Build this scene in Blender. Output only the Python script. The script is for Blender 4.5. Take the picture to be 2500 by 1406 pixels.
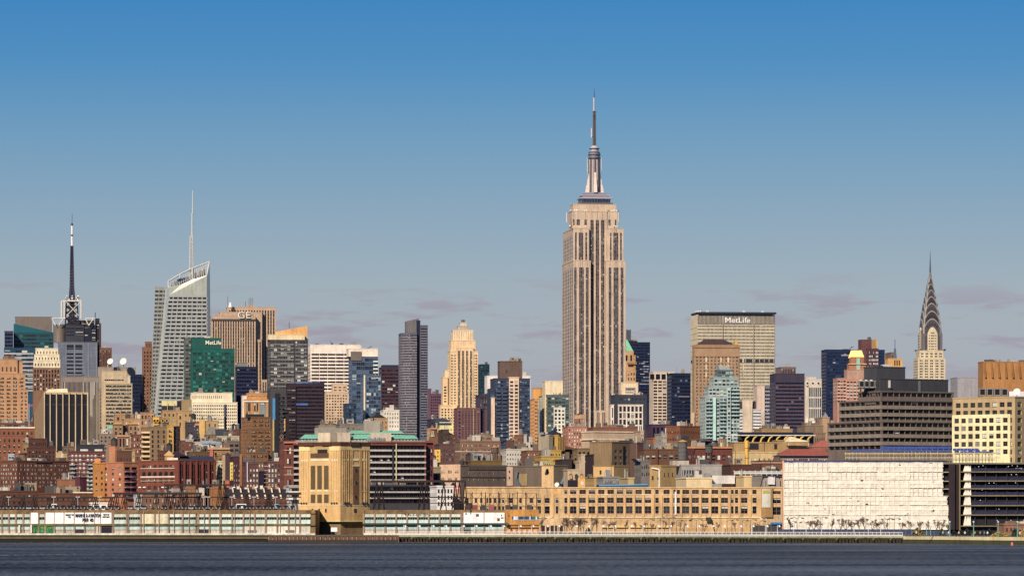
import bpy, math, random
from mathutils import Vector
for o in list(bpy.data.objects): bpy.data.objects.remove(o)
SC = bpy.context.scene
COL = SC.collection
rnd = random.Random(7)
# ---------------------------------------------------------------- camera, sky, sun, exposure
F, CX, HY, CH, GZ = 10450.0, 1250.0, 1264.0, 8.0, 2.3      # focal length in photo pixels, principal column, horizon row, eye height, ground level
cam = bpy.data.cameras.new('camera'); co = bpy.data.objects.new('camera', cam); COL.objects.link(co)
co.location = (0, 0, CH); co.rotation_euler = (math.pi/2, 0, 0)
cam.sensor_width = 36; cam.lens = 36*F/2500; cam.shift_y = (HY-703)/2500; cam.clip_start = 1; cam.clip_end = 60000
SC.camera = co
SUN_AZ, SUN_EL = math.radians(24), math.radians(31)          # sun to the left of and behind the camera
w = bpy.data.worlds.new('World'); SC.world = w; w.use_nodes = True
nt = w.node_tree; N = nt.nodes; LK = nt.links
bg = N['Background']
sky = N.new('ShaderNodeTexSky'); sky.sky_type = 'NISHITA'; sky.sun_disc = False
sky.sun_elevation = SUN_EL; sky.sun_rotation = math.pi+SUN_AZ
sky.air_density = 1.0; sky.dust_density = 1.0; sky.ozone_density = 2.0
tc = N.new('ShaderNodeTexCoord'); sx = N.new('ShaderNodeSeparateXYZ'); LK.new(tc.outputs['Generated'], sx.inputs[0])
ramp = N.new('ShaderNodeValToRGB'); LK.new(sx.outputs['Z'], ramp.inputs[0])
els = ramp.color_ramp.elements
STOPS = [(0.0, (.37,.35,.40)), (.020, (.41,.41,.46)), (.040, (.40,.435,.48)), (.054, (.36,.44,.50)), (.0875, (.178,.352,.53)), (.105, (.092,.290,.55)), (.125, (.048,.240,.55)), (.6, (.022,.13,.36))]
els[0].position, els[0].color = STOPS[0][0], (*STOPS[0][1], 1)
els[1].position, els[1].color = STOPS[-1][0], (*STOPS[-1][1], 1)
for p_, c_ in STOPS[1:-1]:
    e = els.new(p_); e.color = (*c_, 1)
# the sky texture keeps its brightness; the ramp gives the air its polarised, hazy-to-blue colour by elevation
lum = N.new('ShaderNodeRGBToBW'); LK.new(sky.outputs[0], lum.inputs[0])
ml = N.new('ShaderNodeMath'); ml.operation = 'POWER'; ml.inputs[1].default_value = .25; LK.new(lum.outputs[0], ml.inputs[0])
vm = N.new('ShaderNodeVectorMath'); vm.operation = 'SCALE'; LK.new(ramp.outputs[0], vm.inputs[0]); LK.new(ml.outputs[0], vm.inputs['Scale'])
# thin lavender cloud shreds low over the horizon, all the way round
mp = N.new('ShaderNodeMapping'); mp.inputs['Scale'].default_value = (36, 36, 210); mp.inputs['Location'].default_value = (3.1, 0, .7)
LK.new(tc.outputs['Generated'], mp.inputs[0])
nz = N.new('ShaderNodeTexNoise'); nz.inputs['Scale'].default_value = 1.0; nz.inputs['Detail'].default_value = 6; nz.inputs['Roughness'].default_value = .62
LK.new(mp.outputs[0], nz.inputs[0])
cr = N.new('ShaderNodeMapRange'); cr.inputs[1].default_value = .50; cr.inputs[2].default_value = .64; cr.interpolation_type = 'SMOOTHSTEP'
LK.new(nz.outputs[0], cr.inputs[0])
be = N.new('ShaderNodeValToRGB'); LK.new(sx.outputs['Z'], be.inputs[0])
b_ = be.color_ramp.elements; b_[0].position = .028; b_[0].color = (.25,.25,.25,1); b_[1].position = .057; b_[1].color = (0,0,0,1)
e = b_.new(.040); e.color = (.8,.8,.8,1); e = b_.new(.049); e.color = (.8,.8,.8,1)
mm = N.new('ShaderNodeMath'); mm.operation = 'MULTIPLY'; LK.new(cr.outputs[0], mm.inputs[0]); LK.new(be.outputs[0], mm.inputs[1])
mx = N.new('ShaderNodeMixRGB'); LK.new(mm.outputs[0], mx.inputs[0]); LK.new(vm.outputs[0], mx.inputs[1])
cl = N.new('ShaderNodeVectorMath'); cl.operation = 'SCALE'; cl.inputs[0].default_value = (.355,.325,.395); LK.new(ml.outputs[0], cl.inputs['Scale'])
LK.new(cl.outputs[0], mx.inputs[2])
LK.new(mx.outputs[0], bg.inputs[0]); bg.inputs[1].default_value = .49
sl = bpy.data.lights.new('sun', 'SUN'); sl.energy = 4.9; sl.angle = math.radians(.5); sl.color = (1, .84, .62)
so = bpy.data.objects.new('sun', sl); COL.objects.link(so)
sd = Vector((-math.sin(SUN_AZ)*math.cos(SUN_EL), -math.cos(SUN_AZ)*math.cos(SUN_EL), math.sin(SUN_EL)))
so.rotation_euler = sd.to_track_quat('Z', 'Y').to_euler()
SC.view_settings.view_transform = 'Standard'; SC.view_settings.look = 'None'; SC.view_settings.exposure = .34; SC.view_settings.gamma = 1
SC.cycles.max_bounces = 4; SC.cycles.diffuse_bounces = 2; SC.cycles.glossy_bounces = 2
# ---------------------------------------------------------------- materials
MATS = {}
def lin(h):
    v = [int(h[i:i+2], 16)/255 for i in (0, 2, 4)]
    return [x/12.92 if x <= .04045 else ((x+.055)/1.055)**2.4 for x in v]
def hexcol(h):
    a = lin(h); k = (1.33, 1.26, 1.10); a[1] *= 1+.3*min(1, max(0, a[0]/(a[1]+.01)-2)); g = .3*a[0]+.55*a[1]+.15*a[2]; t = .10+.22*min(1, max(0, (a[0]/(a[1]+.01)-1.8)/3)); a = [x+(g-x)*t for x in a]
    return [min(.82, max(.004, x/q)) for x, q in zip(a, k)]
def shade(h, f): return ''.join('%02x' % max(0, min(255, int(int(h[i:i+2], 16)*f))) for i in (0, 2, 4))
def wallmat(h, rough=.85, var=.34, metal=0.0, streak=1.0):
    """painted or masonry surface: base colour with blotches, vertical rain streaks and grain"""
    key = ('w', h, rough, var, metal, streak)
    if key in MATS: return MATS[key]
    m = bpy.data.materials.new('surface_'+h); m.use_nodes = True; n = m.node_tree.nodes; l = m.node_tree.links
    b = n['Principled BSDF']; b.inputs['Roughness'].default_value = rough; b.inputs['Metallic'].default_value = metal
    b.inputs['Specular IOR Level'].default_value = .3
    c = hexcol(h); t = n.new('ShaderNodeTexCoord')
    m1 = n.new('ShaderNodeMapping'); m1.inputs['Scale'].default_value = (.55, .55, .035*streak+.02); l.new(t.outputs['Object'], m1.inputs[0])
    n1 = n.new('ShaderNodeTexNoise'); n1.inputs['Scale'].default_value = 1; n1.inputs['Detail'].default_value = 5; n1.inputs['Roughness'].default_value = .7; l.new(m1.outputs[0], n1.inputs[0])
    n2 = n.new('ShaderNodeTexNoise'); n2.inputs['Scale'].default_value = .09; n2.inputs['Detail'].default_value = 8; n2.inputs['Roughness'].default_value = .72; l.new(t.outputs['Object'], n2.inputs[0])
    n3 = n.new('ShaderNodeTexNoise'); n3.inputs['Scale'].default_value = 1.3; n3.inputs['Detail'].default_value = 3; n3.inputs['Roughness'].default_value = .8; l.new(t.outputs['Object'], n3.inputs[0])
    a0 = n.new('ShaderNodeMath'); a0.operation = 'MULTIPLY_ADD'; a0.inputs[1].default_value = .8; l.new(n3.outputs[0], a0.inputs[0]); l.new(n1.outputs[0], a0.inputs[2])
    ad = n.new('ShaderNodeMath'); ad.operation = 'ADD'; l.new(a0.outputs[0], ad.inputs[0]); l.new(n2.outputs[0], ad.inputs[1])
    mr = n.new('ShaderNodeMapRange'); mr.inputs[1].default_value = 1.08; mr.inputs[2].default_value = 1.72; mr.inputs[3].default_value = 1-var; mr.inputs[4].default_value = 1+var*.7
    l.new(ad.outputs[0], mr.inputs[0])
    vs = n.new('ShaderNodeVectorMath'); vs.operation = 'SCALE'; vs.inputs[0].default_value = c; l.new(mr.outputs[0], vs.inputs['Scale'])
    l.new(vs.outputs[0], b.inputs['Base Color'])
    MATS[key] = m; return m
def flat(h, rough=.6, metal=0.0, spec=.5):
    key = ('f', h, rough, metal, spec)
    if key in MATS: return MATS[key]
    m = bpy.data.materials.new('plain_'+h); m.use_nodes = True; n = m.node_tree.nodes; l = m.node_tree.links
    b = n['Principled BSDF']; c = hexcol(h)
    t = n.new('ShaderNodeTexCoord'); z = n.new('ShaderNodeTexNoise'); z.inputs['Scale'].default_value = .6; z.inputs['Detail'].default_value = 4; l.new(t.outputs['Object'], z.inputs[0])
    mr = n.new('ShaderNodeMapRange'); mr.inputs[3].default_value = .8; mr.inputs[4].default_value = 1.2; l.new(z.outputs[0], mr.inputs[0])
    vs = n.new('ShaderNodeVectorMath'); vs.operation = 'SCALE'; vs.inputs[0].default_value = c; l.new(mr.outputs[0], vs.inputs['Scale']); l.new(vs.outputs[0], b.inputs['Base Color'])
    b.inputs['Roughness'].default_value = rough; b.inputs['Metallic'].default_value = metal; b.inputs['Specular IOR Level'].default_value = spec
    MATS[key] = m; return m
def glass(h, rough=.12, spec=.28):
    return flat(h, rough, 0.0, spec)
GL = dict(
    d=[('2a2a33', 5), ('1c1c26', 5), ('3a3a42', 3), ('45424a', 1), ('8f8a80', 1)],
    l=[('2c2d35', 4), ('3c4048', 3), ('d8dcc4', 2), ('20212a', 3), ('8c9488', 2)],
    b=[('1b2a44', 5), ('16233a', 4), ('2e4668', 2), ('0f1828', 3)],
    n=[('0d1830', 6), ('0a1226', 5), ('182644', 2), ('5a6a80', .3)],
    t=[('0f4a55', 4), ('0b3640', 4), ('1d6a74', 2), ('0a2630', 3)],
    g=[('045f54', 4), ('03463f', 4), ('1a8a78', 2), ('032826', 4)],
    w=[('3f3b42', 5), ('57525a', 3), ('2c2a33', 3), ('7a7a7a', 1)],
    r=[('3a2428', 4), ('241a24', 5), ('4b2f30', 2), ('c8cdb8', .8)],
    k=[('101018', 6), ('181820', 4), ('22222c', 2)],
    s=[('3c5066', 4), ('2e3f55', 4), ('52708a', 2), ('1c2838', 3), ('9fb6bc', .6)],
    m=[('55706f', 3), ('3c5054', 3), ('a8c0b8', 2), ('2a363c', 3)],
    y=[('e8eadc', 4), ('b9beb0', 2), ('2c2d35', 2), ('3c4048', 1)],
)
def pick(p, r=rnd):
    L = GL[p]; t = sum(x[1] for x in L)*r.random()
    for i, x in enumerate(L):
        t -= x[1]
        if t <= 0: return i
    return 0
# ---------------------------------------------------------------- mesh helpers
class MB:
    def __init__(s): s.v, s.f, s.m, s.mats = [], [], [], []
    def mi(s, mat):
        if mat not in s.mats: s.mats.append(mat)
        return s.mats.index(mat)
    def poly(s, pts, mat):
        k = len(s.v); s.v += [tuple(p) for p in pts]; s.f.append(tuple(range(k, k+len(pts)))); s.m.append(s.mi(mat))
    def box(s, x0, x1, y0, y1, z0, z1, mat):
        k = len(s.v); m = s.mi(mat)
        s.v += [(x0,y0,z0),(x1,y0,z0),(x1,y1,z0),(x0,y1,z0),(x0,y0,z1),(x1,y0,z1),(x1,y1,z1),(x0,y1,z1)]
        s.f += [(k,k+1,k+5,k+4),(k+1,k+2,k+6,k+5),(k+2,k+3,k+7,k+6),(k+3,k,k+4,k+7),(k+4,k+5,k+6,k+7),(k+3,k+2,k+1,k)]; s.m += [m]*6
    def hexa(s, b, t, mat):
        """prism between two rings of points"""
        k = len(s.v); n = len(b); m = s.mi(mat); s.v += [tuple(p) for p in b]+[tuple(p) for p in t]
        for i in range(n): s.f.append((k+i, k+(i+1)%n, k+n+(i+1)%n, k+n+i)); s.m.append(m)
        s.f.append(tuple(range(k+n, k+2*n))); s.m.append(m); s.f.append(tuple(range(k+n-1, k-1, -1))); s.m.append(m)
    def cyl(s, cx, cy, z0, z1, r0, r1, mat, n=12):
        ring = lambda z, r: [(cx+r*math.cos(2*math.pi*i/n), cy+r*math.sin(2*math.pi*i/n), z) for i in range(n)]
        s.hexa(ring(z0, r0), ring(z1, max(r1, .01)), mat)
    def bar(s, p, q, r, mat, n=4):
        p, q = Vector(p), Vector(q); d = (q-p)
        if d.length < 1e-6: return
        d.normalize(); u = d.orthogonal().normalized(); v = d.cross(u)
        ring = lambda c: [c+(u*math.cos(2*math.pi*(i+.5)/n)+v*math.sin(2*math.pi*(i+.5)/n))*r for i in range(n)]
        s.hexa(ring(p), ring(q), mat)
    def mesh(s, name):
        me = bpy.data.meshes.new(name); me.from_pydata(s.v, [], s.f)
        for m in s.mats: me.materials.append(m)
        if len(s.mats) > 1: me.polygons.foreach_set('material_index', s.m)
        me.update(); return me
    def build(s, name, parent=None, loc=(0,0,0), kind=None, rotz=0, label=None):
        if not s.v: return None
        return put(name, s.mesh(name), parent, loc, rotz, kind, label)
def put(name, me, parent=None, loc=(0,0,0), rotz=0, kind=None, label=None):
    o = bpy.data.objects.new(name, me); o.location = loc; o.rotation_euler = (0, 0, rotz)
    if parent is not None: o.parent = parent
    if kind: o['kind'] = kind
    if label: o['label'] = label
    COL.objects.link(o); return o
def tag(o, label, cat, group=None):
    o['label'] = label; o['category'] = cat
    if group: o['group'] = group
    return o
def empty(name, loc, label, cat, group=None, rotz=0):
    o = bpy.data.objects.new(name, None); o.location = loc; o.rotation_euler = (0,0,rotz); COL.objects.link(o)
    return tag(o, label, cat, group)
def WX(px, Y): return (px-CX)*Y/F
def WZ(py, Y): return CH+(HY-py)*Y/F
WINCACHE = {}
def winmesh(w_, h_, gp, gi, fr, style):
    w_, h_ = round(w_, 1), round(h_, 1)
    key = (w_, h_, gp, gi, fr, style)
    if key in WINCACHE: return WINCACHE[key]
    b = MB(); g = glass(GL[gp][gi][0]); f = flat(fr, .7)
    b.poly([(0,0,0),(w_,0,0),(w_,0,h_),(0,0,h_)], g)
    t = .09
    b.poly([(0,-t,h_*.48),(w_,-t,h_*.48),(w_,-t,h_*.48+.1),(0,-t,h_*.48+.1)], f)
    nm = max(0, int(round(w_/1.5))-1)
    for i in range(nm):
        x = w_*(i+1)/(nm+1); b.poly([(x-.06,-t,0),(x+.06,-t,0),(x+.06,-t,h_),(x-.06,-t,h_)], f)
    if style:                                                   # a blind pulled part of the way down
        z = h_*(1-.28*style); bl = flat('d9d6c4' if style != 2 else 'b8b09a', .8)
        b.poly([(.05,-.03,z),(w_-.05,-.03,z),(w_-.05,-.03,h_),(.05,-.03,h_)], bl)
    b.box(-.08, w_+.08, -.28, -.02, -.14, 0, f)                 # sill
    WINCACHE[key] = b.mesh('window'); return WINCACHE[key]
def FS(c, r, fw, fh, **k):
    d = dict(c=c, r=r, fw=fw, fh=fh, g=1, gf=.12, top=3, m=0.02, rec=.35, sp=None, dsp=0, gp='d', mode='grid', fr='57534e', bl=.25, rib=None, rw=.5, rd=.6)
    d.update(k); return d
class Bld:
    """one building: an Empty at the street corner nearest the camera; u runs along the front, v back along the side"""
    def __init__(s, name, label, cat, x0, x1, yt, Y, col='c8b090', yb=1100, th=7, D=26, xc=None, group=None, gz=GZ):
        s.Y, s.yb, s.col = Y, yb, shade(col, .84) if 1700 < Y < 2750 else col
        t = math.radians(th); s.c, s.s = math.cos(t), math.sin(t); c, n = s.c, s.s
        k0, k1 = (x0-CX)/F, (x1-CX)/F
        if xc is None:
            s.D = D
            s.Ax = k0*(Y+D*c)+D*n if D*n+k0*D*c > 0 else k0*Y
        else:
            s.Ax = (xc-CX)/F*Y; s.D = (s.Ax-k0*Y)/(n+k0*c)
        s.W = (k1*Y-s.Ax)/(c-k1*n); s.sc = Y/F; s.gz = gz
        s.x0 = xc if xc is not None else CX+s.Ax/Y*F; s.x1 = x1
        s.root = empty(name, (s.Ax, Y, gz), label, cat, group, t)
        s.wall, s.glz, s.nw = MB(), MB(), 0
        s.tops = []
    def zp(s, py, back=0): return WZ(py, s.Y+back*s.c)-s.gz
    def xp(s, px, back=0):
        k = (px-CX)/F
        return (k*s.Y+k*back*s.c-s.Ax+back*s.s)/(s.c-k*s.s)
    def facade(s, ox, oy, phi, width, ztop, zb, S, mat, z0=0, ncol=None):
        a0, a1 = math.cos(phi), math.sin(phi); n0, n1 = math.sin(phi), -math.cos(phi)
        W = s.wall
        P = lambda u, d, z: (ox+a0*u-n0*d, oy+a1*u-n1*d, z)
        def q(u0, u1, za, zc, d, m): W.poly([P(u0,d,za), P(u1,d,za), P(u1,d,zc), P(u0,d,zc)], m)
        if S is None or width < 1.2: q(0, width, z0, ztop, 0, mat); return
        sc = s.sc; r = S['r']*sc; c = ncol or S['c']; rec = S['rec']; g = S['g']
        mg = width*S['m']; cell = (width-2*mg)/c; ww = cell*S['fw']/g
        wins = []
        for i in range(c):
            u = mg+cell*(i+.5)-cell*S['fw']/2
            for j in range(g):
                a = ww*S['gf'] if g > 1 else 0
                wins.append((u+ww*j+a/2, u+ww*(j+1)-a/2))
        if S['mode'] != 'band': rec = min(rec, .25*(wins[0][1]-wins[0][0]))
        rows = []; z = ztop-S['top']*sc
        while z-r > max(zb, z0+.5) and len(rows) < 80:
            rows.append((z-r*(1-S['fh'])*.5-r*S['fh'], z-r*(1-S['fh'])*.5)); z -= r
        if not rows: q(0, width, z0, ztop, 0, mat); return
        spm = wallmat(S['sp']) if S['sp'] else mat
        dsp = min(S['dsp'], rec*.6); band = S['mode'] == 'band'
        pitchpx = (wins[0][1]-wins[0][0])/sc*abs(a0 if phi == 0 else s.s+abs(s.Ax/s.Y)); hpx = (rows[0][1]-rows[0][0])/sc
        ind = S.get('ind', (max(pitchpx, hpx) >= 6.5 and min(pitchpx, hpx) >= 2.6))
        zlow = rows[-1][0]
        # piers between the window columns, full height
        e = [0]
        for u0, u1 in wins: e += [u0, u1]
        e.append(width)
        pm = wallmat(S['pm']) if S.get('pm') else mat
        for i in range(0, len(e), 2):
            inner = 0 < i < len(e)-2
            if e[i+1]-e[i] > .01:
                if band and inner: q(e[i], e[i+1], zlow, rows[0][1], rec-.12, flat('3c3a3c', .6))
                elif S.get('mul') and inner and g > 1 and (i//2) % g: q(e[i], e[i+1], zlow, ztop-S['top']*sc, .12, wallmat(S['mul']))
                else: q(e[i], e[i+1], zlow, ztop, 0, pm if inner else mat)
        q(0, width, z0, zlow, 0, mat)
        gm = [glass(x[0]) for x in GL[S['gp']]]; gw = pick
        for (u0, u1) in wins:
            if band: u0b, u1b = u0, u1
            prev = ztop
            if not band or dsp or rec:
                W.poly([P(u0,0,zlow), P(u0,rec,zlow), P(u0,rec,rows[0][1]), P(u0,0,rows[0][1])], mat)
                W.poly([P(u1,rec,zlow), P(u1,0,zlow), P(u1,0,rows[0][1]), P(u1,rec,rows[0][1])], mat)
            for k, (za, zc) in enumerate(rows):
                if not band or k == 0: q(u0, u1, zc, prev, 0 if k == 0 else dsp, mat if k == 0 else spm)
                W.poly([P(u0,dsp,zc), P(u1,dsp,zc), P(u1,rec,zc), P(u0,rec,zc)], spm)
                W.poly([P(u0,rec,za), P(u1,rec,za), P(u1,dsp,za), P(u0,dsp,za)], spm)
                gi = gw(S['gp'])
                if ind and s.nw < 290:
                    st = 0 if rnd.random() > S['bl'] else rnd.choice((1, 2, 3))
                    put('window', winmesh(u1-u0, zc-za, S['gp'], gi, S['fr'], st), s.root, P(u0, rec-.01, za), phi); s.nw += 1
                else:
                    s.glz.poly([P(u0,rec-.01,za), P(u1,rec-.01,za), P(u1,rec-.01,zc), P(u0,rec-.01,zc)], gm[gi])
                    if rnd.random() < S['bl']*.7:
                        zz = zc-(zc-za)*rnd.uniform(.2,.6); s.glz.poly([P(u0+.05,rec-.06,zz), P(u1-.05,rec-.06,zz), P(u1-.05,rec-.06,zc), P(u0+.05,rec-.06,zc)], flat('b9b6a4', .8))
                prev = za
        if band:                                               # storey-high spandrel bands, one object each
            h = rows[0][0]-(rows[1][1] if len(rows) > 1 else rows[0][0]-1); me = None
            for k in range(1, len(rows)):
                b = MB(); b.box(0, width, -.3, rec+.05, 0, rows[k-1][0]-rows[k][1], spm)
                if me is None: me = b.mesh('floor_band')
                put('floor_band', me, s.root, P(0, 0, rows[k][1]), phi)
        if S['rib']:                                           # ribs standing proud of the wall, one object each
            rm = wallmat(S['rib']); b = MB(); b.box(-S['rw']/2, S['rw']/2, -S['rd'], .02, 0, ztop-zlow, rm); me = b.mesh('pier')
            for i in range(c+1): put('pier', me, s.root, P(min(max(mg+cell*i, S['rw']/2), width-S['rw']/2), 0, zlow), phi)
    def blk(s, x0=None, x1=None, yt=None, back=0, D=None, col=None, f=None, fl='same', yb=None, xl=None, z0=0, cap=True, tri=None):
        """a box: front from column x0 to x1, top at row yt, set back by `back` metres"""
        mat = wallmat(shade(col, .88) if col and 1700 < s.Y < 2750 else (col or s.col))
        D = s.D if D is None else D
        xa = 0 if x0 is None else s.xp(x0, back); xb = s.W if x1 is None else s.xp(x1, back)
        zt = s.zp(yt, back); zb = s.zp((yb or s.yb)+4, back)
        if z0: z0 = s.zp(z0, back)
        s.facade(xa, back, 0, xb-xa, zt, zb, f, mat, z0)
        if fl == 'same': fl = f
        n = None
        if fl and not (s.s > .4) and fl['mode'] != 'band': fl2 = dict(fl); fl2['rec'] = min(.1, fl['rec']); fl2['dsp'] = min(.04, fl['dsp'])
        else: fl2 = fl
        if fl is f and f: n = max(1, int(round(f['c']*D/max(xb-xa, 1))))
        s.facade(xa, back+D, -math.pi/2, D, zt, zb, fl2, mat, z0, n)
        s.wall.poly([(xb,back,z0),(xb,back+D,z0),(xb,back+D,zt),(xb,back,zt)], mat)
        s.wall.poly([(xb,back+D,z0),(xa,back+D,z0),(xa,back+D,zt),(xb,back+D,zt)], mat)
        s.wall.poly([(xa,back,zt),(xb,back,zt),(xb,back+D,zt),(xa,back+D,zt)], wallmat('6d655c'))
        if z0: s.wall.poly([(xa,back,z0),(xa,back+D,z0),(xb,back+D,z0),(xb,back,z0)], mat)
        if cap:
            b = MB(); e = .22; b.box(xa-e, xb+e, back-e, back+D+e, 0, .55, mat); b.build('parapet', s.root, (0,0,zt+.002))
        s.tops.append((xa, xb, back, back+D, zt+.55))
        return s
    def units(s, n, hmax=3.5, i=-1, cols=('8a8680','a89c8c','5a5450','c8bca8','443e3c','6e5a4c','9c8468')):
        """rooftop plant: bulkheads, cooling units, flues"""
        xa, xb, ya, yb_, z = s.tops[i]
        if s.Y < 3100 and xb-xa > 8: n = n*2+2
        for _ in range(n):
            t = rnd.random(); x = rnd.uniform(xa+1, xb-2); y = rnd.uniform(ya+.6, ya+(yb_-ya)*.5); b = MB(); m = flat(rnd.choice(cols), .7)
            if t < .6:
                w_, h_ = rnd.uniform(1.5, min(6, max(2, (xb-xa)*.3))), rnd.uniform(.8, hmax); w_ = min(w_, xb-x)
                b.box(x, x+w_, y, y+rnd.uniform(1.5, 4), z-.02, z+h_, m)
                if t < .15: b.box(x+w_*.2, x+w_*.8, y-.06, y, z+h_*.3, z+h_*.75, flat('4c4846', .8))
                elif t < .3: b.cyl(x+w_*.5, y+1, z+h_, z+h_+.6, .6, .6, flat('8a8680', .6), 8)
                b.build('rooftop_unit', s.root)
            elif t < .8: b.cyl(x, y, z-.02, z+rnd.uniform(1, hmax), .35, .3, m, 8); b.build('flue', s.root)
            else: b.bar((x, y, z-.1), (x, y, z+rnd.uniform(2, 2*hmax)), .09, flat('3a3a3e')); b.build('antenna', s.root)
        return s
    def add(s, b, name, **k): return b.build(name, s.root, **k)
    def done(s):
        s.add(s.wall, 'wall'); s.add(s.glz, 'glazing', kind='stuff'); return s
def T(name, label, cat, x0, x1, yt, yb, Y, col, f=None, fl='same', u=2, **k):
    b = Bld(name, label, cat, x0, x1, yt, Y, col, yb, **k); b.blk(yt=yt, f=f, fl=fl)
    if u: b.units(u)
    return b
def text(B, s_, x0, x1, yt, yb, col, back=-.5, bold=.02, name='lettering', em=None):
    cu = bpy.data.curves.new('t', 'FONT'); cu.body = s_; cu.offset = bold; cu.extrude = .02; cu.align_x = 'LEFT'; cu.resolution_u = 3
    o = bpy.data.objects.new('t', cu); COL.objects.link(o); dg = bpy.context.evaluated_depsgraph_get()
    me = bpy.data.meshes.new_from_object(o.evaluated_get(dg)); bpy.data.objects.remove(o)
    xs = [v.co.x for v in me.vertices]; ys = [v.co.y for v in me.vertices]
    xa, xb = B.xp(x0, back), B.xp(x1, back); za, zc = B.zp(yb, back), B.zp(yt, back)
    kx = (xb-xa)/(max(xs)-min(xs)); kz = (zc-za)/(max(ys)-min(ys)); mx_, my_ = min(xs), min(ys)
    for v in me.vertices: v.co = ((v.co.x-mx_)*kx, -v.co.z*8, (v.co.y-my_)*kz)
    me.materials.clear(); me.materials.append(flat(col, .5))
    return put(name, me, B.root, (xa, back, za))
def lattice(b, cx, cy, z0, z1, w0, w1, mat, r=.25, n=8, rt=None):
    rt = rt or r*.6
    c = lambda i, t: (cx+(-1 if i in (0, 3) else 1)*(w0+(w1-w0)*t)/2, cy+(-1 if i < 2 else 1)*(w0+(w1-w0)*t)/2, z0+(z1-z0)*t)
    for i in range(4): b.bar(c(i, 0), c(i, 1), r, mat)
    for k in range(n):
        for i in range(4):
            j = (i+1) % 4; b.bar(c(i, k/n), c(j, (k+1)/n), rt, mat); b.bar(c(j, k/n), c(i, (k+1)/n), rt, mat); b.bar(c(i, k/n), c(j, k/n), rt, mat)
def dish(label, px, py, rp, Y, col='f2ead8', group=None):
    r = rp*Y/F; e = empty('satellite_dish', (WX(px, Y), Y, WZ(py+rp*1.4, Y)), label, 'dish', group)
    b = MB(); m = flat(col, .5); n = 14; prev = None; ax = Vector((-.35, -.85, .4)).normalized(); u = ax.orthogonal().normalized(); v = ax.cross(u); o = Vector((0, 0, r*1.4))
    for k in range(5):
        rr = r*k/4; ring = [o+ax*(rr*rr/r*.35)+(u*math.cos(2*math.pi*i/n)+v*math.sin(2*math.pi*i/n))*max(rr, .01) for i in range(n)]
        if prev:
            for i in range(n): b.poly([prev[i], prev[(i+1)%n], ring[(i+1)%n], ring[i]], m)
        prev = ring
    b.build('reflector', e); b = MB(); b.bar((0, .3, 0), (0, .3, r*1.3), r*.1, flat('6a6a6a')); b.build('mount', e)
    b = MB(); b.bar(o, o+ax*r*.8, r*.05, flat('6a6a6a')); b.build('feed_horn', e)
def water_tank(label, px, yt, yb, w_, Y, ycone=None, col='6b5648', roof='4a3f3a', legs=None, z0=0):
    """wooden roof tank: yt cone tip row, ycone eaves row, yb tank floor row, legs foot row"""
    legs = legs or yb+3; ycone = ycone or yt+(yb-yt)*.3
    Zf = WZ(legs, Y); e = empty('water_tank', (WX(px, Y), Y, Zf), label, 'water tank', 'rooftop water tanks')
    r = w_/2*Y/F; z = lambda p: WZ(p, Y)-Zf; b = MB(); m = wallmat(col, .9); n = 18
    for i in range(n):
        a0, a1 = 2*math.pi*i/n, 2*math.pi*(i+.94)/n; zb, zc = z(yb), z(ycone)
        b.poly([(r*math.cos(a0), r*math.sin(a0), zb), (r*math.cos(a1), r*math.sin(a1), zb), (r*.97*math.cos(a1), r*.97*math.sin(a1), zc), (r*.97*math.cos(a0), r*.97*math.sin(a0), zc)], m)
    b.cyl(0, 0, z(yb), z(ycone), r*.96, r*.94, m, n); tk_ = b.build('tank', e)
    b = MB()
    for t in (.15, .4, .65, .9): zz = z(yb)+(z(ycone)-z(yb))*t; b.cyl(0, 0, zz, zz+.12, r*1.02, r*1.02, flat('3a3634'), n)
    b.build('hoops', tk_, kind='stuff')
    b = MB(); b.cyl(0, 0, z(ycone), z(yt), r*1.12, .05, wallmat(roof), n); b.build('roof', e)
    b = MB(); b.cyl(0, 0, z(yb)-.3, z(yb), r*1.1, r*1.1, flat('2e2a28'), n); b.build('platform', e)
    mb = MB(); mb.bar((0,0,0), (0,0,z(yb)), .14, flat('2e2a28')); me = mb.mesh('leg')
    for i in range(6): put('leg', me, e, (r*.8*math.cos(i*1.047+.3), r*.8*math.sin(i*1.047+.3), 0))
    return e
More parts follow.
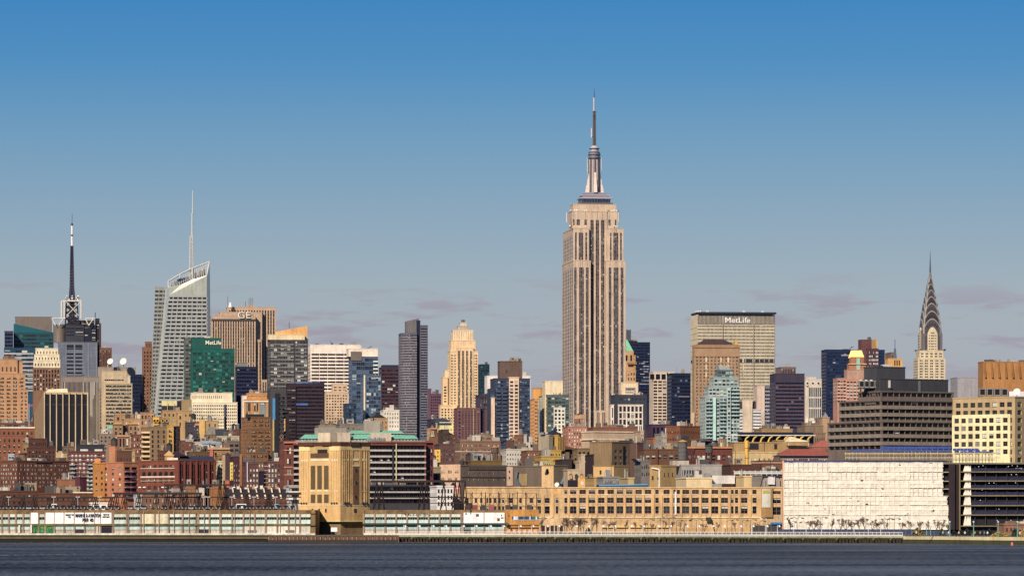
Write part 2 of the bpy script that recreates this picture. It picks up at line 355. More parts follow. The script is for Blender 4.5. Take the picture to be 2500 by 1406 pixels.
# ---------------------------------------------------------------- water, land, quay
def watermat():
    m = bpy.data.materials.new('river_water'); m.use_nodes = True; n = m.node_tree.nodes; l = m.node_tree.links
    b = n['Principled BSDF']; b.inputs['Roughness'].default_value = .22; b.inputs['IOR'].default_value = 1.33; b.inputs['Specular IOR Level'].default_value = .07
    t = n.new('ShaderNodeTexCoord')
    def noise(sc, det=4, r=.6, d=0):
        mp_ = n.new('ShaderNodeMapping'); mp_.inputs['Scale'].default_value = sc; l.new(t.outputs['Object'], mp_.inputs[0])
        z = n.new('ShaderNodeTexNoise'); z.inputs['Scale'].default_value = 1; z.inputs['Detail'].default_value = det; z.inputs['Roughness'].default_value = r; z.inputs['Distortion'].default_value = d
        l.new(mp_.outputs[0], z.inputs[0]); return z
    a = noise((.8, .10, 1), 4, .8); c = noise((.03, .008, 1), 3, .5); w1 = noise((.004, .012, 1), 4, .6, .5)
    bp = n.new('ShaderNodeBump'); bp.inputs['Strength'].default_value = 1; bp.inputs['Distance'].default_value = 1.5; l.new(a.outputs[0], bp.inputs['Height'])
    bp2 = n.new('ShaderNodeBump'); bp2.inputs['Strength'].default_value = 1; bp2.inputs['Distance'].default_value = 4; l.new(c.outputs[0], bp2.inputs['Height']); l.new(bp.outputs[0], bp2.inputs['Normal'])
    l.new(bp2.outputs[0], b.inputs['Normal'])
    mx_ = n.new('ShaderNodeMixRGB'); mx_.inputs[1].default_value = (.010, .009, .010, 1); mx_.inputs[2].default_value = (.150, .132, .120, 1)
    mr = n.new('ShaderNodeMapRange'); mr.inputs[1].default_value = .42; mr.inputs[2].default_value = .60
    ad = n.new('ShaderNodeMath'); ad.operation = 'MULTIPLY_ADD'; ad.inputs[1].default_value = .35; l.new(w1.outputs[0], ad.inputs[0]); 
    hf = n.new('ShaderNodeMath'); hf.operation = 'MULTIPLY'; hf.inputs[1].default_value = .65; l.new(a.outputs[0], hf.inputs[0]); l.new(hf.outputs[0], ad.inputs[2])
    l.new(ad.outputs[0], mr.inputs[0]); l.new(mr.outputs[0], mx_.inputs[0]); l.new(mx_.outputs[0], b.inputs['Base Color'])
    mr2 = n.new('ShaderNodeMapRange'); mr2.inputs[1].default_value = .35; mr2.inputs[2].default_value = .65; mr2.inputs[3].default_value = .5; mr2.inputs[4].default_value = .32
    l.new(w1.outputs[0], mr2.inputs[0]); l.new(mr2.outputs[0], b.inputs['Roughness'])
    return m
b = MB(); wm_ = watermat(); b.poly([(-9000,-800,0),(9000,-800,0),(9000,3000,0),(-9000,3000,0)], wm_); o = b.build('river_water'); o['kind'] = 'structure'
SHORE = [(-200, 1445), (655, 1445), (655, 1428), (972, 1428), (972, 1438), (1600, 1420), (2205, 1372), (2205, 1366), (2720, 1235)]
def shore_y(px, pad=0):
    for (a, ya), (c, yc) in zip(SHORE, SHORE[1:]):
        if a <= px <= c and c > a: return ya+(yc-ya)*(px-a)/(c-a)+pad
    return 1445+pad
pts = [(WX(p, y), y) for p, y in SHORE]
pts = [(-3500, 1445)]+pts+[(3500, 1235)]
g = MB(); gm = wallmat('7a7368', .95)
g.poly([(x, y, GZ) for x, y in pts]+[(3500, 14000, GZ), (-3500, 14000, GZ)], gm); o = g.build('ground'); o['kind'] = 'structure'
# the river wall, a panel at a time
bw = MB(); conc, alg, dark = wallmat('b5a488'), wallmat('4a4a2c', .9), flat('15130f', .9)
def wallrun(p0, p1, mats):
    (xa, ya), (xb, yb_) = (WX(p0, shore_y(p0+.01)), shore_y(p0+.01)), (WX(p1, shore_y(p1-.01)), shore_y(p1-.01))
    for z0, z1, d, m in mats: bw.poly([(xa, ya-d, z0), (xb, yb_-d, z0), (xb, yb_-d, z1), (xa, ya-d, z1)], m); bw.poly([(xa, ya-d, z1), (xb, yb_-d, z1), (xb, yb_, z1), (xa, ya, z1)], m)
wallrun(-200, 655, [(-1, 1.0, 0, dark), (1.0, 1.9, .3, wallmat('6a5a3c')), (1.9, GZ, .5, wallmat('3c4432'))])
wallrun(655, 972, [(-1, .8, 0, dark), (.8, GZ, .0, dark)])
wallrun(972, 1600, [(-1, 1.3, 0, dark), (1.3, 1.75, .9, wallmat('4e5a3c')), (1.75, GZ, 1.1, wallmat('a3a384'))])
wallrun(1600, 2205, [(-1, 1.3, 0, dark), (1.3, 1.75, .9, wallmat('4e5a3c')), (1.75, GZ, 1.1, wallmat('a3a384'))])
wallrun(2205, 2720, [(-1, 1.15, .15, alg), (1.15, 1.25, .35, alg), (1.25, GZ, .3, wallmat('e3cf9a'))])
o = bw.build('river_wall'); o['kind'] = 'structure'
# timber piles along the old dock and under the esplanade
dk = empty('timber_dock', (WX(655, 1426), 1426, 0), 'weathered timber dock with rust stained pilings below the beige ventilation tower', 'dock')
b = MB(); b.box(0, .42, -.4, 0, -1, 2.25, wallmat('7a4c3c', .95, .6)); mp1 = b.mesh('pile'); b = MB(); b.box(0, .3, -.2, 0, -1, 1.9, wallmat('a58a76', .95, .6)); mp2 = b.mesh('pile')
xw = WX(972, 1426)-WX(655, 1426)
b = MB(); b.box(0, xw, -.5, .2, 1.95, 2.34, wallmat('5d5a40')); b.build('cap_beam', dk)
i = 0; x = 0
while x < xw:
    put('pile', mp1 if i % 3 else mp2, dk, (x, -.1, rnd.uniform(-.35, 0))); x += rnd.uniform(.36, .62); i += 1
b = MB(); b.box(0, xw, -.55, .1, -.5, .75, flat('10100c')); b.build('fender', dk)
es = empty('esplanade_deck', (WX(972, 1436), 1436, 0), 'long concrete esplanade deck on dark piles with green stained edge along the river', 'promenade')
b = MB(); b.box(-.35, .35, -.35, .35, -1, 1.6, wallmat('3c3424', .95, .6)); me = b.mesh('pile')
b = MB(); b.hexa([(-.5,-.2,.35),(-.3,-.2,.2),(-.3,.1,.2),(-.5,.1,.35)], [(.1,-.2,.95),(.35,-.2,.9),(.35,.1,.9),(.1,.1,.95)], wallmat('8a8258')); mh = b.mesh('bracket')
px = 975; i = 0
while px < 2205:
    y = shore_y(px)-rnd.choice((.7, .9, 1.2)); put('pile', me, es, (WX(px, y)-es.location.x, y-1436, rnd.uniform(-.25, .25)))
    if i % 6 == 4: put('bracket', mh, es, (WX(px, y)-es.location.x, y-1437.6, .75))
    px += rnd.uniform(5.5, 9); i += 1
# white railing along the esplanade
rl = empty('railing', (WX(972, 1436), 1436, GZ), 'long low white railing along the edge of the esplanade', 'railing')
b = MB(); b.box(-.06, .06, -.06, .06, 0, 1.15, flat('efe2d8')); mpst = b.mesh('post')
px = 975.0; pr = None
while px < 2205:
    y = shore_y(px)-.7; p = Vector((WX(px, y)-rl.location.x, y-1436, 0)); put('post', mpst, rl, p)
    if pr is not None:
        b = MB()
        for z in (1.12, .15): b.bar(pr+Vector((0,0,z)), p+Vector((0,0,z)), .1 if z > 1 else .16, flat('efe2d8'))
        for z in (.4, .65, .9): b.bar(pr+Vector((0,0,z)), p+Vector((0,0,z)), .025, flat('cfc4ba'))
        b.build('rail', rl)
    pr = p; px += 10.5
# white promenade lamps
def lamp(px, Y, top, lab=None):
    e = empty('street_lamp', (WX(px, Y), Y, GZ), lab or 'short white promenade lamp with a bell shaped hood in front of '+('the cream pier shed' if px < 1235 else 'the tan terminal' if px < 1910 else 'the white wrapped building'), 'street lamp', 'white lamps along the esplanade' if lab is None else None); h = WZ(top, Y)-GZ
    b = MB(); b.bar((0,0,0), (0,0,h), .09, flat('f4ece2')); b.build('pole', e)
    b = MB(); b.bar((0,0,h-.05), (.7,0,h+.05), .06, flat('f4ece2')); ar_ = b.build('arm', e)
    b = MB(); b.cyl(.7, 0, h-.45, h+.1, .42, .1, flat('fbf3e8'), 8); b.build('lamp_shade', ar_)
    return e
LP = [985,1020,1054,1085,1128,1159,1194,1226,1267,1298,1333,1361,1404,1434,1468,1498,1538,1568,1604,1634,1674,1703,1737,1765,1805,1835,1869,1898,1937,1968,2006,2039,2085,2120,2150]
for p in LP: lamp(p, shore_y(p, 2.5), 1282)
def street_light(px, Y, top, col, dirs, name='street_light', lab='', grp=None):
    e = empty(name, (WX(px, Y), Y, GZ), lab, 'street light', grp); h = WZ(top, Y)-GZ
    b = MB(); b.cyl(0, 0, 0, h, .13, .07, flat(col), 6); b.build('pole', e)
    for d in dirs:
        b = MB(); b.bar((0,0,h-.2), (d*.9,0,h+.25), .07, flat(col)); b.bar((d*.9,0,h+.25), (d*2.0,0,h+.15), .06, flat(col)); b.build('arm', e)
        b = MB(); b.box(d*2.0-.45, d*2.0+.45, -.15, .15, h-.25, h+.12, flat(col)); b.build('lamp_head', e)
    return e
for p, t in ((905,1262),(1353,1263),(1484,1262),(1616,1262),(1872,1265)): street_light(p, 1520, t, 'd8d4c8', (-1,), 'street_light', 'tall pale street light with one curved arm on the riverside road', 'tall pale street lights')
for p, t in ((1582,1268),(1633,1263),(1652,1270),(1672,1270),(1700,1268),(1716,1270),(1775,1270),(1787,1268),(1812,1270),(1832,1268),(1855,1272),(1946,1264),(1929,1273),(1968,1274),(2004,1263),(2078,1270),(2167,1267),(2183,1266),(2294,1270)):
    street_light(p, 1545, t, '3a2c30', (-1, 1) if p > 1940 or p in (1633, 1700) else (1,), 'street_light', 'dark metal street light on the highway before '+('the white wrapped building' if p > 1912 else 'the tan terminal'), 'dark street lights')
for p in (2262, 2272, 2319, 2377, 2437, 2484): 
    e = empty('light_pole', (WX(p, shore_y(p, 2)), shore_y(p, 2), GZ), 'tall green painted light pole at the park edge above the river wall', 'light pole', 'green poles in the park')
    b = MB(); h = (1316-(1295 if p < 2300 else 1282))*.127; b.cyl(0,0,0,h,.2,.12,flat('5f9c90'),8); b.build('pole', e); b = MB(); b.cyl(0,0,h,h+.5,.25,.3,flat('cfd8d0'),8); b.build('lamp_head', e)
# bare winter trees
TM = []
def treemesh(seed, spread):
    r = random.Random(seed); tr, cr_ = MB(), MB(); bark = wallmat('6b5646', .95); tw = flat('8a7263', .9)
    def grow(p, d, L, rad, dep):
        q = p+d*L; (tr if dep < 2 else cr_).bar(p, q, rad, bark if dep < 2 else tw, 3)
        if dep >= 5: return
        for _ in range(3 if dep < 3 else 4):
            nd = (d+Vector((r.uniform(-1,1)*spread, r.uniform(-1,1)*spread, r.uniform(.0,.5)))).normalized()
            grow(p+d*L*r.uniform(.6,1), nd, L*r.uniform(.6,.78), max(rad*.62, .026), dep+1)
    grow(Vector((0,0,0)), Vector((0,0,1)), 1.9, .13, 0)
    return tr.mesh('trunk'), cr_.mesh('crown')
for i in range(4): TM.append(treemesh(i, .55 if i < 2 else .8))
TR = [(1322,5.5),(1384,6.2),(1392,5),(1396,6.4),(1379,5),(1412,5),(1418,6),(1425,6.5),(1445,5.4),(1457,6),(1480,5),(1501,5),(1527,4.6),(1552,4.4),(1575,4.4),(1590,4),(1622,5),(1640,4.6),(1660,5),(1720,4),(1750,4),(1795,4.4),(1850,4.4),(1880,4),(1930,5.4),(1975,5),(1988,5.6),(2001,5.2),(2030,5),(2052,5.8),(2064,5.5),(2078,5),(2098,5.6),(2112,6),(2130,5.6),(2144,5),(2160,4.6),(2200,4.4),(2222,5.2),(2248,5),(2268,4.4),(2286,4.8),(2297,5),(2316,4)]
for i, (p, h) in enumerate(TR):
    Y = 1535 if p < 1920 else 1490; e = empty('bare_tree', (WX(p, Y), Y, GZ), 'small leafless winter tree standing in front of '+('the tan terminal' if p < 1912 else 'the white wrapped building' if p < 2200 else 'the navy hoarding near the park'), 'tree', 'bare trees along the riverside highway', rnd.uniform(0, 6))
    t, c_ = TM[i % 4]; s_ = h/5.0; e.scale = (s_, s_, s_)
    put('trunk', t, e); put('crown', c_, e)
# shrubs at the park end
def bush(px, Y, wpx, hpx, col, lab, cat='bush'):
    e = empty('bush', (WX(px, Y), Y, GZ), lab, cat); b = MB(); r = wpx*Y/F/2; h = hpx*Y/F; m1, m2 = flat(col, .9), wallmat(col, .95, .6)
    for _ in range(int(90+wpx*8)):
        a = rnd.uniform(0, 6.28); q = rnd.random()**.5; z = rnd.random(); x, y = r*q*math.cos(a)*(1-.5*z*z), r*.5*q*math.sin(a); z = z*h*(1-.45*q*q)
        d1 = Vector((rnd.uniform(-1,1), rnd.uniform(-1,1), rnd.uniform(-1,1))).normalized()*.28; d2 = Vector((rnd.uniform(-1,1), rnd.uniform(-1,1), rnd.uniform(-1,1))).normalized()*.28
        c = Vector((x, y, z)); b.poly([c-d1, c+d2, c+d1, c-d2], m1 if rnd.random() < .5 else m2)
    b.build('foliage', e); b = MB(); b.bar((0,0,0),(0,0,h*.5),.08,flat('4a3c30')); b.build('stem', e)
bush(2240, 1400, 34, 20, '8a7a40', 'wide olive bush in front of the white wrapped building')
bush(2300, 1400, 14, 18, '34503a', 'small dark green evergreen near the end of the wrapped facade')
bush(2440, 1330, 46, 12, 'b0953a', 'long mound of golden shrubs on the park bank')
bush(2478, 1325, 20, 22, '333f2e', 'dark conical evergreen among golden shrubs in the park')
bush(2494, 1325, 14, 14, 'c09a34', 'golden shrub at the very end of the park bank')
bush(1436, 1530, 18, 16, '26463c', 'round dark green bush beside a lamp before the tan terminal')
for i, p in enumerate((2330, 2345, 2362, 2385, 2400, 2415)): bush(p, 1370, 18, 13+i % 3*3, '2c3430', f'low dark bush {["nearest the wrapped tarps","second along the park path","under the white tarp column","before the blue netted floors","beside the taller green pole","next to the golden shrubs"][i]}')
def fence(label, p0, p1, Y, yt, col='2c3c5c', n=None):
    xa = WX(p0, Y); e = empty('construction_fence', (xa, Y, GZ), label, 'fence'); L = WX(p1, Y)-xa; n = n or max(2, int((p1-p0)/14)); h = WZ(yt, Y)-GZ
    b = MB(); b.box(0, L/n-.08, 0, .05, 0, h, flat(col, .8)); me = b.mesh('panel'); b = MB(); b.cyl(0,0,0,h+.1,.05,.05,flat('8c8c88'),6); mp_ = b.mesh('post')
    for i in range(n): put('panel', me, e, (i*L/n, 0, 0))
    for i in range(n+1): put('post', mp_, e, (i*L/n-.04, -.05, 0))
fence('long navy construction hoarding before the white wrapped building', 1898, 2240, 1480, 1291)
fence('dark mesh fence beside the tan terminal entrance', 1838, 1898, 1520, 1282, '3a3538')
fence('navy hoarding between shrubs below the unwrapped steel frame', 2250, 2312, 1420, 1295)
fence('dark railing screen along the park walk above the river wall', 2210, 2500, 1345, 1306, '3a3238', 36)
e = empty('buoy', (WX(2471, 1255), 1255, 0), 'small orange buoy floating against the pale river wall', 'buoy'); b = MB(); b.cyl(0,0,-.2,.55,.42,.4,flat('e8552a'),10); b.cyl(0,0,.55,1.0,.4,.12,flat('e8552a'),10); b.build('float', e)
# walkers in the park
def person(px, Y, col, leg, lab):
    me = bpy.data.meshes.new('body')
    J = [(0,0,.95,.13),(0,0,1.2,.15),(0,0,1.42,.16),(0,0,1.53,.06),(0,0,1.6,.085),(0,0,1.72,.08),(-.1,0,.85,.09),(-.12,-.04,.48,.065),(-.13,.03,.05,.05),(.1,0,.85,.09),(.13,.06,.48,.065),(.12,-.02,.05,.05),(-.22,0,1.4,.055),(-.27,.02,1.12,.045),(-.27,-.08,.88,.035),(.22,0,1.4,.055),(.27,-.02,1.12,.045),(.26,.08,.88,.035)]
    E = [(0,1),(1,2),(2,3),(3,4),(4,5),(0,6),(6,7),(7,8),(0,9),(9,10),(10,11),(2,12),(12,13),(13,14),(2,15),(15,16),(16,17)]
    me.from_pydata([j[:3] for j in J], E, []); o = put('person', me, None, (WX(px, Y), Y, GZ)); md = o.modifiers.new('s', 'SKIN')
    for i, j in enumerate(J): me.skin_vertices[0].data[i].radius = (j[3], j[3]*.8)
    me.skin_vertices[0].data[0].use_root = True; o.modifiers.new('u', 'SUBSURF').levels = 1
    dg = bpy.context.evaluated_depsgraph_get(); m2 = bpy.data.meshes.new_from_object(o.evaluated_get(dg)); o.modifiers.clear(); o.data = m2
    m2.materials.clear()
    for c in (col, leg, 'c89a78'): m2.materials.append(flat(c, .9))
    for p in m2.polygons: p.material_index = 1 if p.center.z < .86 else (2 if p.center.z > 1.5 else 0)
    tag(o, lab, 'person'); return o
P_ = [(2237,'e8e4dc','2a2a36','walker in a white top at the park rail beneath the lamp posts'),(2302,'c8b8a8','3a3440','walker in a beige coat near the dark evergreen'),(2316,'e6dede','50505a','pale dressed walker beside the green pole'),(2341,'d8c0b4','30303a','walker in a pinkish top below the tarp column'),(2356,'f0eae6','2a2a30','walker in bright white below the blue netting'),(2380,'b8a850','2e2e38','walker in a mustard jacket near the green pole'),(2393,'c86a50','2c2c38','walker in a brick red jacket on the park path'),(2403,'4a8ab8','2c2c38','walker in a blue jacket on the park path'),(2411,'e8e8ea','30303c','walker in a white shirt before the golden shrubs'),(2490,'d8dcc8','3a3a44','walker in a pale shirt at the far end of the park'),(1341,'e8e2da','3a2c30','person in white on the esplanade beside the orange pier house'),(1162,'303040','20202a','cyclist dressed in dark on the esplanade near the pier')]
for p, c, l_, lab in P_: person(p, shore_y(p, 1.5), c, l_, lab)
b = MB(); wk = flat('9aa0a8', .7); pts_ = []
for i in range(61):
    px = -60+305*i/60; y = 1356-(px+60)*.016+rnd.uniform(-.3, .3); Y0 = CH*F/(y-HY); wd = 7*(1-i/60)**.5+rnd.uniform(0, 3); pts_.append((WX(px, Y0), Y0, wd))
for (xa, ya, wa), (xb, yb_, wb) in zip(pts_, pts_[1:]):
    if rnd.random() < .88: b.poly([(xa, ya-wa/2, .03), (xb, yb_-wb/2, .03), (xb, yb_+wb/2, .03), (xa, ya+wa/2, .03)], wk)
o = b.build('boat_wake'); o['kind'] = 'stuff'
# ---------------------------------------------------------------- landmark towers
# art deco skyscraper with mooring mast
B = Bld('skyscraper', 'tallest limestone art deco skyscraper with vertical window strips, stepped crown and antenna mast', 'skyscraper', 1372, 1527, 637, 4300, 'd0b496', 1060, xc=1400)
sp = '5a4c50'
def es(c, g, **k): return FS(c, 8.8, .66, .62, g=g, gf=.16, sp=sp, dsp=.3, rec=.55, top=14, gp='w', bl=.12, mul='988a7e', m=.04, **k)
def strips(x0, x1, yt, back, D, groups, yb=None, fl=None, top=14, base=None):
    z0 = B.zp(base, back) if base else 0
    """front with groups of (first column px, last column px, windows)"""
    mat = wallmat(B.col); xa, xb = B.xp(x0, back), B.xp(x1, back); zt = B.zp(yt, back)
    cur = x0
    for a, c, n in groups:
        if a > cur: B.facade(B.xp(cur, back), back, 0, B.xp(a, back)-B.xp(cur, back), zt, 0, None, mat, z0)
        S = es(1, n); S['fw'] = .98; S['m'] = 0; S['top'] = top
        B.facade(B.xp(a, back), back, 0, B.xp(c, back)-B.xp(a, back), zt, B.zp((yb or B.yb)+4), S, mat, z0); cur = c
    if cur < x1: B.facade(B.xp(cur, back), back, 0, B.xp(x1, back)-B.xp(cur, back), zt, 0, None, mat, z0)
    B.facade(xa, back+D, -math.pi/2, D, zt, B.zp(B.yb), fl, mat, z0)
    B.wall.poly([(xb,back,z0),(xb,back+D,z0),(xb,back+D,zt),(xb,back,zt)], mat); B.wall.poly([(xb,back+D,z0),(xa,back+D,z0),(xa,back+D,zt),(xb,back+D,zt)], mat)
    B.wall.poly([(xa,back,zt),(xb,back,zt),(xb,back+D,zt),(xa,back+D,zt)], wallmat('8a8078'))
    p = MB(); p.box(xa-.3, xb+.3, back-.3, back+D+.3, 0, .5, mat); p.build('parapet', B.root, (0,0,zt+.002))
SD = es(6, 1); SD['fw'] = .5; SD['rec'] = .1; SD['dsp'] = .05; SD['top'] = 14
D0 = B.D
strips(1400, 1442, 637, 0, D0, [(1401.5,1408,2),(1413.5,1426,3),(1430,1437.5,2)], fl=SD)
strips(1479, 1527, 637, 0, D0, [(1486,1493,2),(1497.5,1510.5,3),(1515,1522.5,2)])
SD2 = es(6, 1); SD2['fw'] = .5; SD2['rec'] = .1; SD2['dsp'] = .05
strips(1399.5, 1438, 558, 2.5, D0-8, [(1404,1408,1),(1412.5,1424.5,3),(1429,1433.5,1)], 640, SD2, 8, 638)
strips(1482, 1522, 558, 2.5, D0-8, [(1489.5,1493,1),(1497,1510,3),(1514,1518,1)], 640, None, 8, 638)
strips(1438, 1482, 517, 7, D0-16, [(1441,1450,2),(1454,1463,2),(1467,1476,2)], None, None, 18)
strips(1397, 1438, 516, 8, 28, [(1398.5,1403,2),(1407.5,1416,3),(1426.5,1433,2)], 556, None, 18, 560)
strips(1482, 1507, 516, 8, 28, [(1485,1491,2),(1501,1505,1)], 556, None, 18, 560)
S = FS(6, 13, .22, .5, top=6, gp='w', sp=None); B.blk(1399, 1504.5, 499, back=11, D=24, f=S, fl=None, yb=513, z0=520)
# low podium arches
for i, px in enumerate((1444.5, 1458.5, 1471.5)):
    m = MB(); g_ = glass('3c3440'); cx_ = B.xp(px+4, 0); r_ = 3.2*B.sc; z_ = B.zp(1008)
    m.poly([(cx_-r_, 6.4, B.zp(1062))]+[(cx_+r_, 6.4, B.zp(1062))]+[(cx_+r_*math.cos(a*math.pi/8), 6.4, z_+r_*math.sin(a*math.pi/8)) for a in range(9)], g_); 
    for u in (-.33, .33): m.poly([(cx_+u*r_-.2, 6.2, B.zp(1062)), (cx_+u*r_+.2, 6.2, B.zp(1062)), (cx_+u*r_+.2, 6.2, z_+r_*.9), (cx_+u*r_-.2, 6.2, z_+r_*.9)], wallmat('d0b496'))
    m.build('arched_window', B.root)
pm_ = MB(); pm_.box(B.xp(1441.5, 8), B.xp(1479, 8), 6.6, 7.1, 0, B.zp(1001), wallmat('d0b496')); pm_.build('podium_front', B.root)
cxm = (B.xp(1409, 24)+B.xp(1493, 24))/2; cym = 24
met = lambda h='aaa4ac': flat(h, .4, .15)
def ring(w_, d_, z): return [(cxm-w_/2, cym-d_/2, z), (cxm+w_/2, cym-d_/2, z), (cxm+w_/2, cym+d_/2, z), (cxm-w_/2, cym+d_/2, z)]
for (wp, y0, y1, c_) in ((84, 499, 497, '6c6668'), (72, 497, 487, '6a7082'), (80, 487, 484, 'b8aeb0'), (66, 484, 480, '9a949c'), (70, 480, 477.5, 'b5abac'), (56, 477.5, 474, '8a848c'), (46, 474, 471, '9c949a')):
    m = MB(); z0, z1 = B.zp(y0, 25), B.zp(y1, 25); m.hexa(ring(wp*B.sc, wp*B.sc*.75, z0), ring(wp*B.sc, wp*B.sc*.75, z1+.002), met(c_)); m.build('crown_step', B.root)
m = MB()
for i in range(18): x = cxm+(i-8.5)*3.9*B.sc; m.box(x-.5, x+.5, cym-74*B.sc*.375-.15, cym-74*B.sc*.375, B.zp(495.5, 25), B.zp(488, 25), glass('202848'))
m.build('observatory_glazing', B.root, kind='stuff')
for i in range(4):                                              # winged buttresses of the mast
    for k, (wp, yt_) in enumerate(((23, 452), (20, 437), (17.5, 422))):
        m = MB(); a = i*math.pi/2+math.pi/4*0; r_ = wp*B.sc; d = Vector((math.cos(a), math.sin(a), 0)); p_ = Vector((-math.sin(a), math.cos(a), 0)); c0 = Vector((cxm, cym, 0)); t_ = 1.6-.25*k
        zz0, zz1 = B.zp(471, 25), B.zp(yt_, 25)
        bt = [c0+p_*t_, c0-p_*t_, c0+d*r_-p_*t_, c0+d*r_+p_*t_]; tp = [c0+p_*t_, c0-p_*t_, c0+d*r_*.86-p_*t_, c0+d*r_*.86+p_*t_]
        m.hexa([(v.x, v.y, zz0) for v in bt], [(v.x, v.y, zz1) for v in tp], flat('e6d2c0', .6)); m.build('buttress', B.root)
m = MB(); m.cyl(cxm, cym, B.zp(471, 25), B.zp(388, 25), 14.5*B.sc, 13*B.sc, flat('8a7c7c', .5, .2), 16); m.build('mast_shaft', B.root)
for i in range(16):
    a = 2*math.pi*i/16; m = MB(); m.bar((cxm+14.6*B.sc*math.cos(a), cym+14.6*B.sc*math.sin(a), B.zp(470, 25)), (cxm+13.2*B.sc*math.cos(a), cym+13.2*B.sc*math.sin(a), B.zp(390, 25)), .5, flat('d8c8bc' if i % 2 else '4c4450', .5)); m.build('mast_rib', B.root)
for y0, y1, r0, r1, c_ in ((388,384,15.5,15.5,'55525e'),(384,380,13.5,13.5,'9a949c'),(380,376.5,15.5,15.5,'4c4a56'),(376.5,373,13.5,13.5,'a39da6'),(373,371,15,13,'5a5662'),(371,364,10.5,10.5,'b8a8a0'),(364,362,12.5,12.5,'3c3c46'),(362,356,12,5,'d8ccc8')):
    m = MB(); m.cyl(cxm, cym, B.zp(y0, 25), B.zp(y1, 25), r0*B.sc, r1*B.sc, met(c_), 20); m.build('mast_ring', B.root)
m = MB(); lattice(m, cxm, cym, B.zp(356, 25), B.zp(272, 25), 6.5*B.sc, 5.2*B.sc, flat('6a5c50'), .26, 18, .16); m.cyl(cxm, cym, B.zp(356, 25), B.zp(272, 25), 1.2*B.sc, .9*B.sc, flat('5c4c40'), 6); m.build('antenna_lattice', B.root)
for y in (272.5, 284, 291): m = MB(); m.cyl(cxm, cym, B.zp(y, 25), B.zp(y-1, 25), 4.2*B.sc, 4.2*B.sc, flat('2e2c34'), 10); m.build('antenna_ring', B.root)
m = MB(); m.cyl(cxm-.4, cym, B.zp(272, 25), B.zp(238, 25), 2.3*B.sc, 2.1*B.sc, flat('b8b4b0'), 8); m.build('antenna_mast', B.root)
m = MB(); m.cyl(cxm, cym, B.zp(238, 25), B.zp(215, 25), 1.1*B.sc, .25*B.sc, flat('3c3c50'), 6); m.build('antenna_tip', B.root)
m = MB(); m.cyl(cxm-7*B.sc, cym, B.zp(336, 25), B.zp(313, 25), 1.4*B.sc, 1.4*B.sc, flat('e0d8d4'), 6); m.bar((cxm-7*B.sc, cym, B.zp(334, 25)), (cxm, cym, B.zp(334, 25)), .3, flat('4a423c')); m.build('panel_antenna', B.root)
for px, y0, y1 in ((1432.5,420,386),(1467.5,418,386),(1434,428,400)): m = MB(); x = B.xp(px, 25); m.bar((x, cym-4, B.zp(y0, 25)), (x, cym-4, B.zp(y1, 25)), .45, flat('c8c0bc')); m.build('panel_antenna', B.root)
for px, y0, y1 in ((1384.5,543,519),(1510.5,541,518),(1507,541,522)): m = MB(); x = B.xp(px, 8); m.bar((x, 9, B.zp(y0, 8)), (x, 9, B.zp(y1, 8)), .7, flat('e0ccb4')); m.build('panel_antenna', B.root)
for i in range(26):
    px = rnd.choice((rnd.uniform(1387, 1436), rnd.uniform(1484, 1510))); y = rnd.choice((553, 515)); m = MB(); bk = 4 if y == 553 else 9; x = B.xp(px, bk); z = B.zp(y+2, bk); r_ = rnd.uniform(.6, 1.3)
    m.cyl(x, bk, z+1, z+1+r_, r_, r_*.4, flat(rnd.choice(('f4ece0', 'e8e0d8', '4a4a4c'))), 8); m.bar((x, bk, z-1), (x, bk, z+1.2), .15, flat('4a4a4c')); m.build('rooftop_dish', B.root)
B.done()
# needle spired art deco tower with arched steel crown
B = Bld('skyscraper', 'art deco tower with steel sunburst arched crown and long needle spire', 'skyscraper', 2230, 2308, 875, 4900, 'dcc6a0', 935, xc=2241)
B.blk(2241, 2308, 875, f=FS(5, 6.6, .62, .5, g=2, gf=.2, gp='k', rec=.5, bl=.05, top=2), fl=FS(4, 6.6, .8, .5, gp='k', rec=.5))
B.blk(2245, 2303, 856, back=4, D=B.D*.8, f=FS(5, 6.6, .6, .5, g=2, gp='k', top=4, bl=.05), fl=FS(4, 6.6, .5, .5, gp='k'), yb=872)
sc = B.sc; CXk, CYk = B.xp(2271, 22), 22
silver = flat('6a5e5a', .3, .45); dk_ = flat('2a262c', .4, .4); cream = wallmat('dcc6a0')
z = lambda y: B.zp(y, 22)
# shaft under the crown
hw = 25*sc
m = MB(); m.box(CXk-hw, CXk+hw, CYk-hw, CYk+hw, z(858), z(815), flat('8a7f80', .4, .5)); m.build('shaft', B.root)
def arch(w_, d_, z0, z1, rise, ax, mat, n=12):
    """parabolic barrel of width w_ and length d_, crossing the tower along ax"""
    pr = [(-w_/2, z0), (w_/2, z0)]+[(w_/2*(1-2*i/n), z1+rise*(1-(1-2*i/n)**2)) for i in range(n+1)]
    b = MB()
    P = (lambda u, v, zz: (CXk+u, CYk+v, zz)) if ax == 0 else (lambda u, v, zz: (CXk-v, CYk+u, zz))
    b.hexa([P(u, -d_/2, zz) for u, zz in pr], [P(u, d_/2, zz) for u, zz in pr], mat)
    return b
for ax in (0, 1):
    arch(37*sc, 51*sc, z(858), z(822), 20*sc, ax, silver).build('crown_frame', B.root)
    arch(25*sc, 52.4*sc, z(858), z(815), 16*sc, ax, cream).build('arched_bay', B.root)
TI = [(47, 818, 800, 24), (42, 800, 780, 23), (36, 780, 760, 22), (29, 762, 742, 20), (22, 744, 724, 18), (17, 726, 707, 15), (11, 709, 690, 14)]
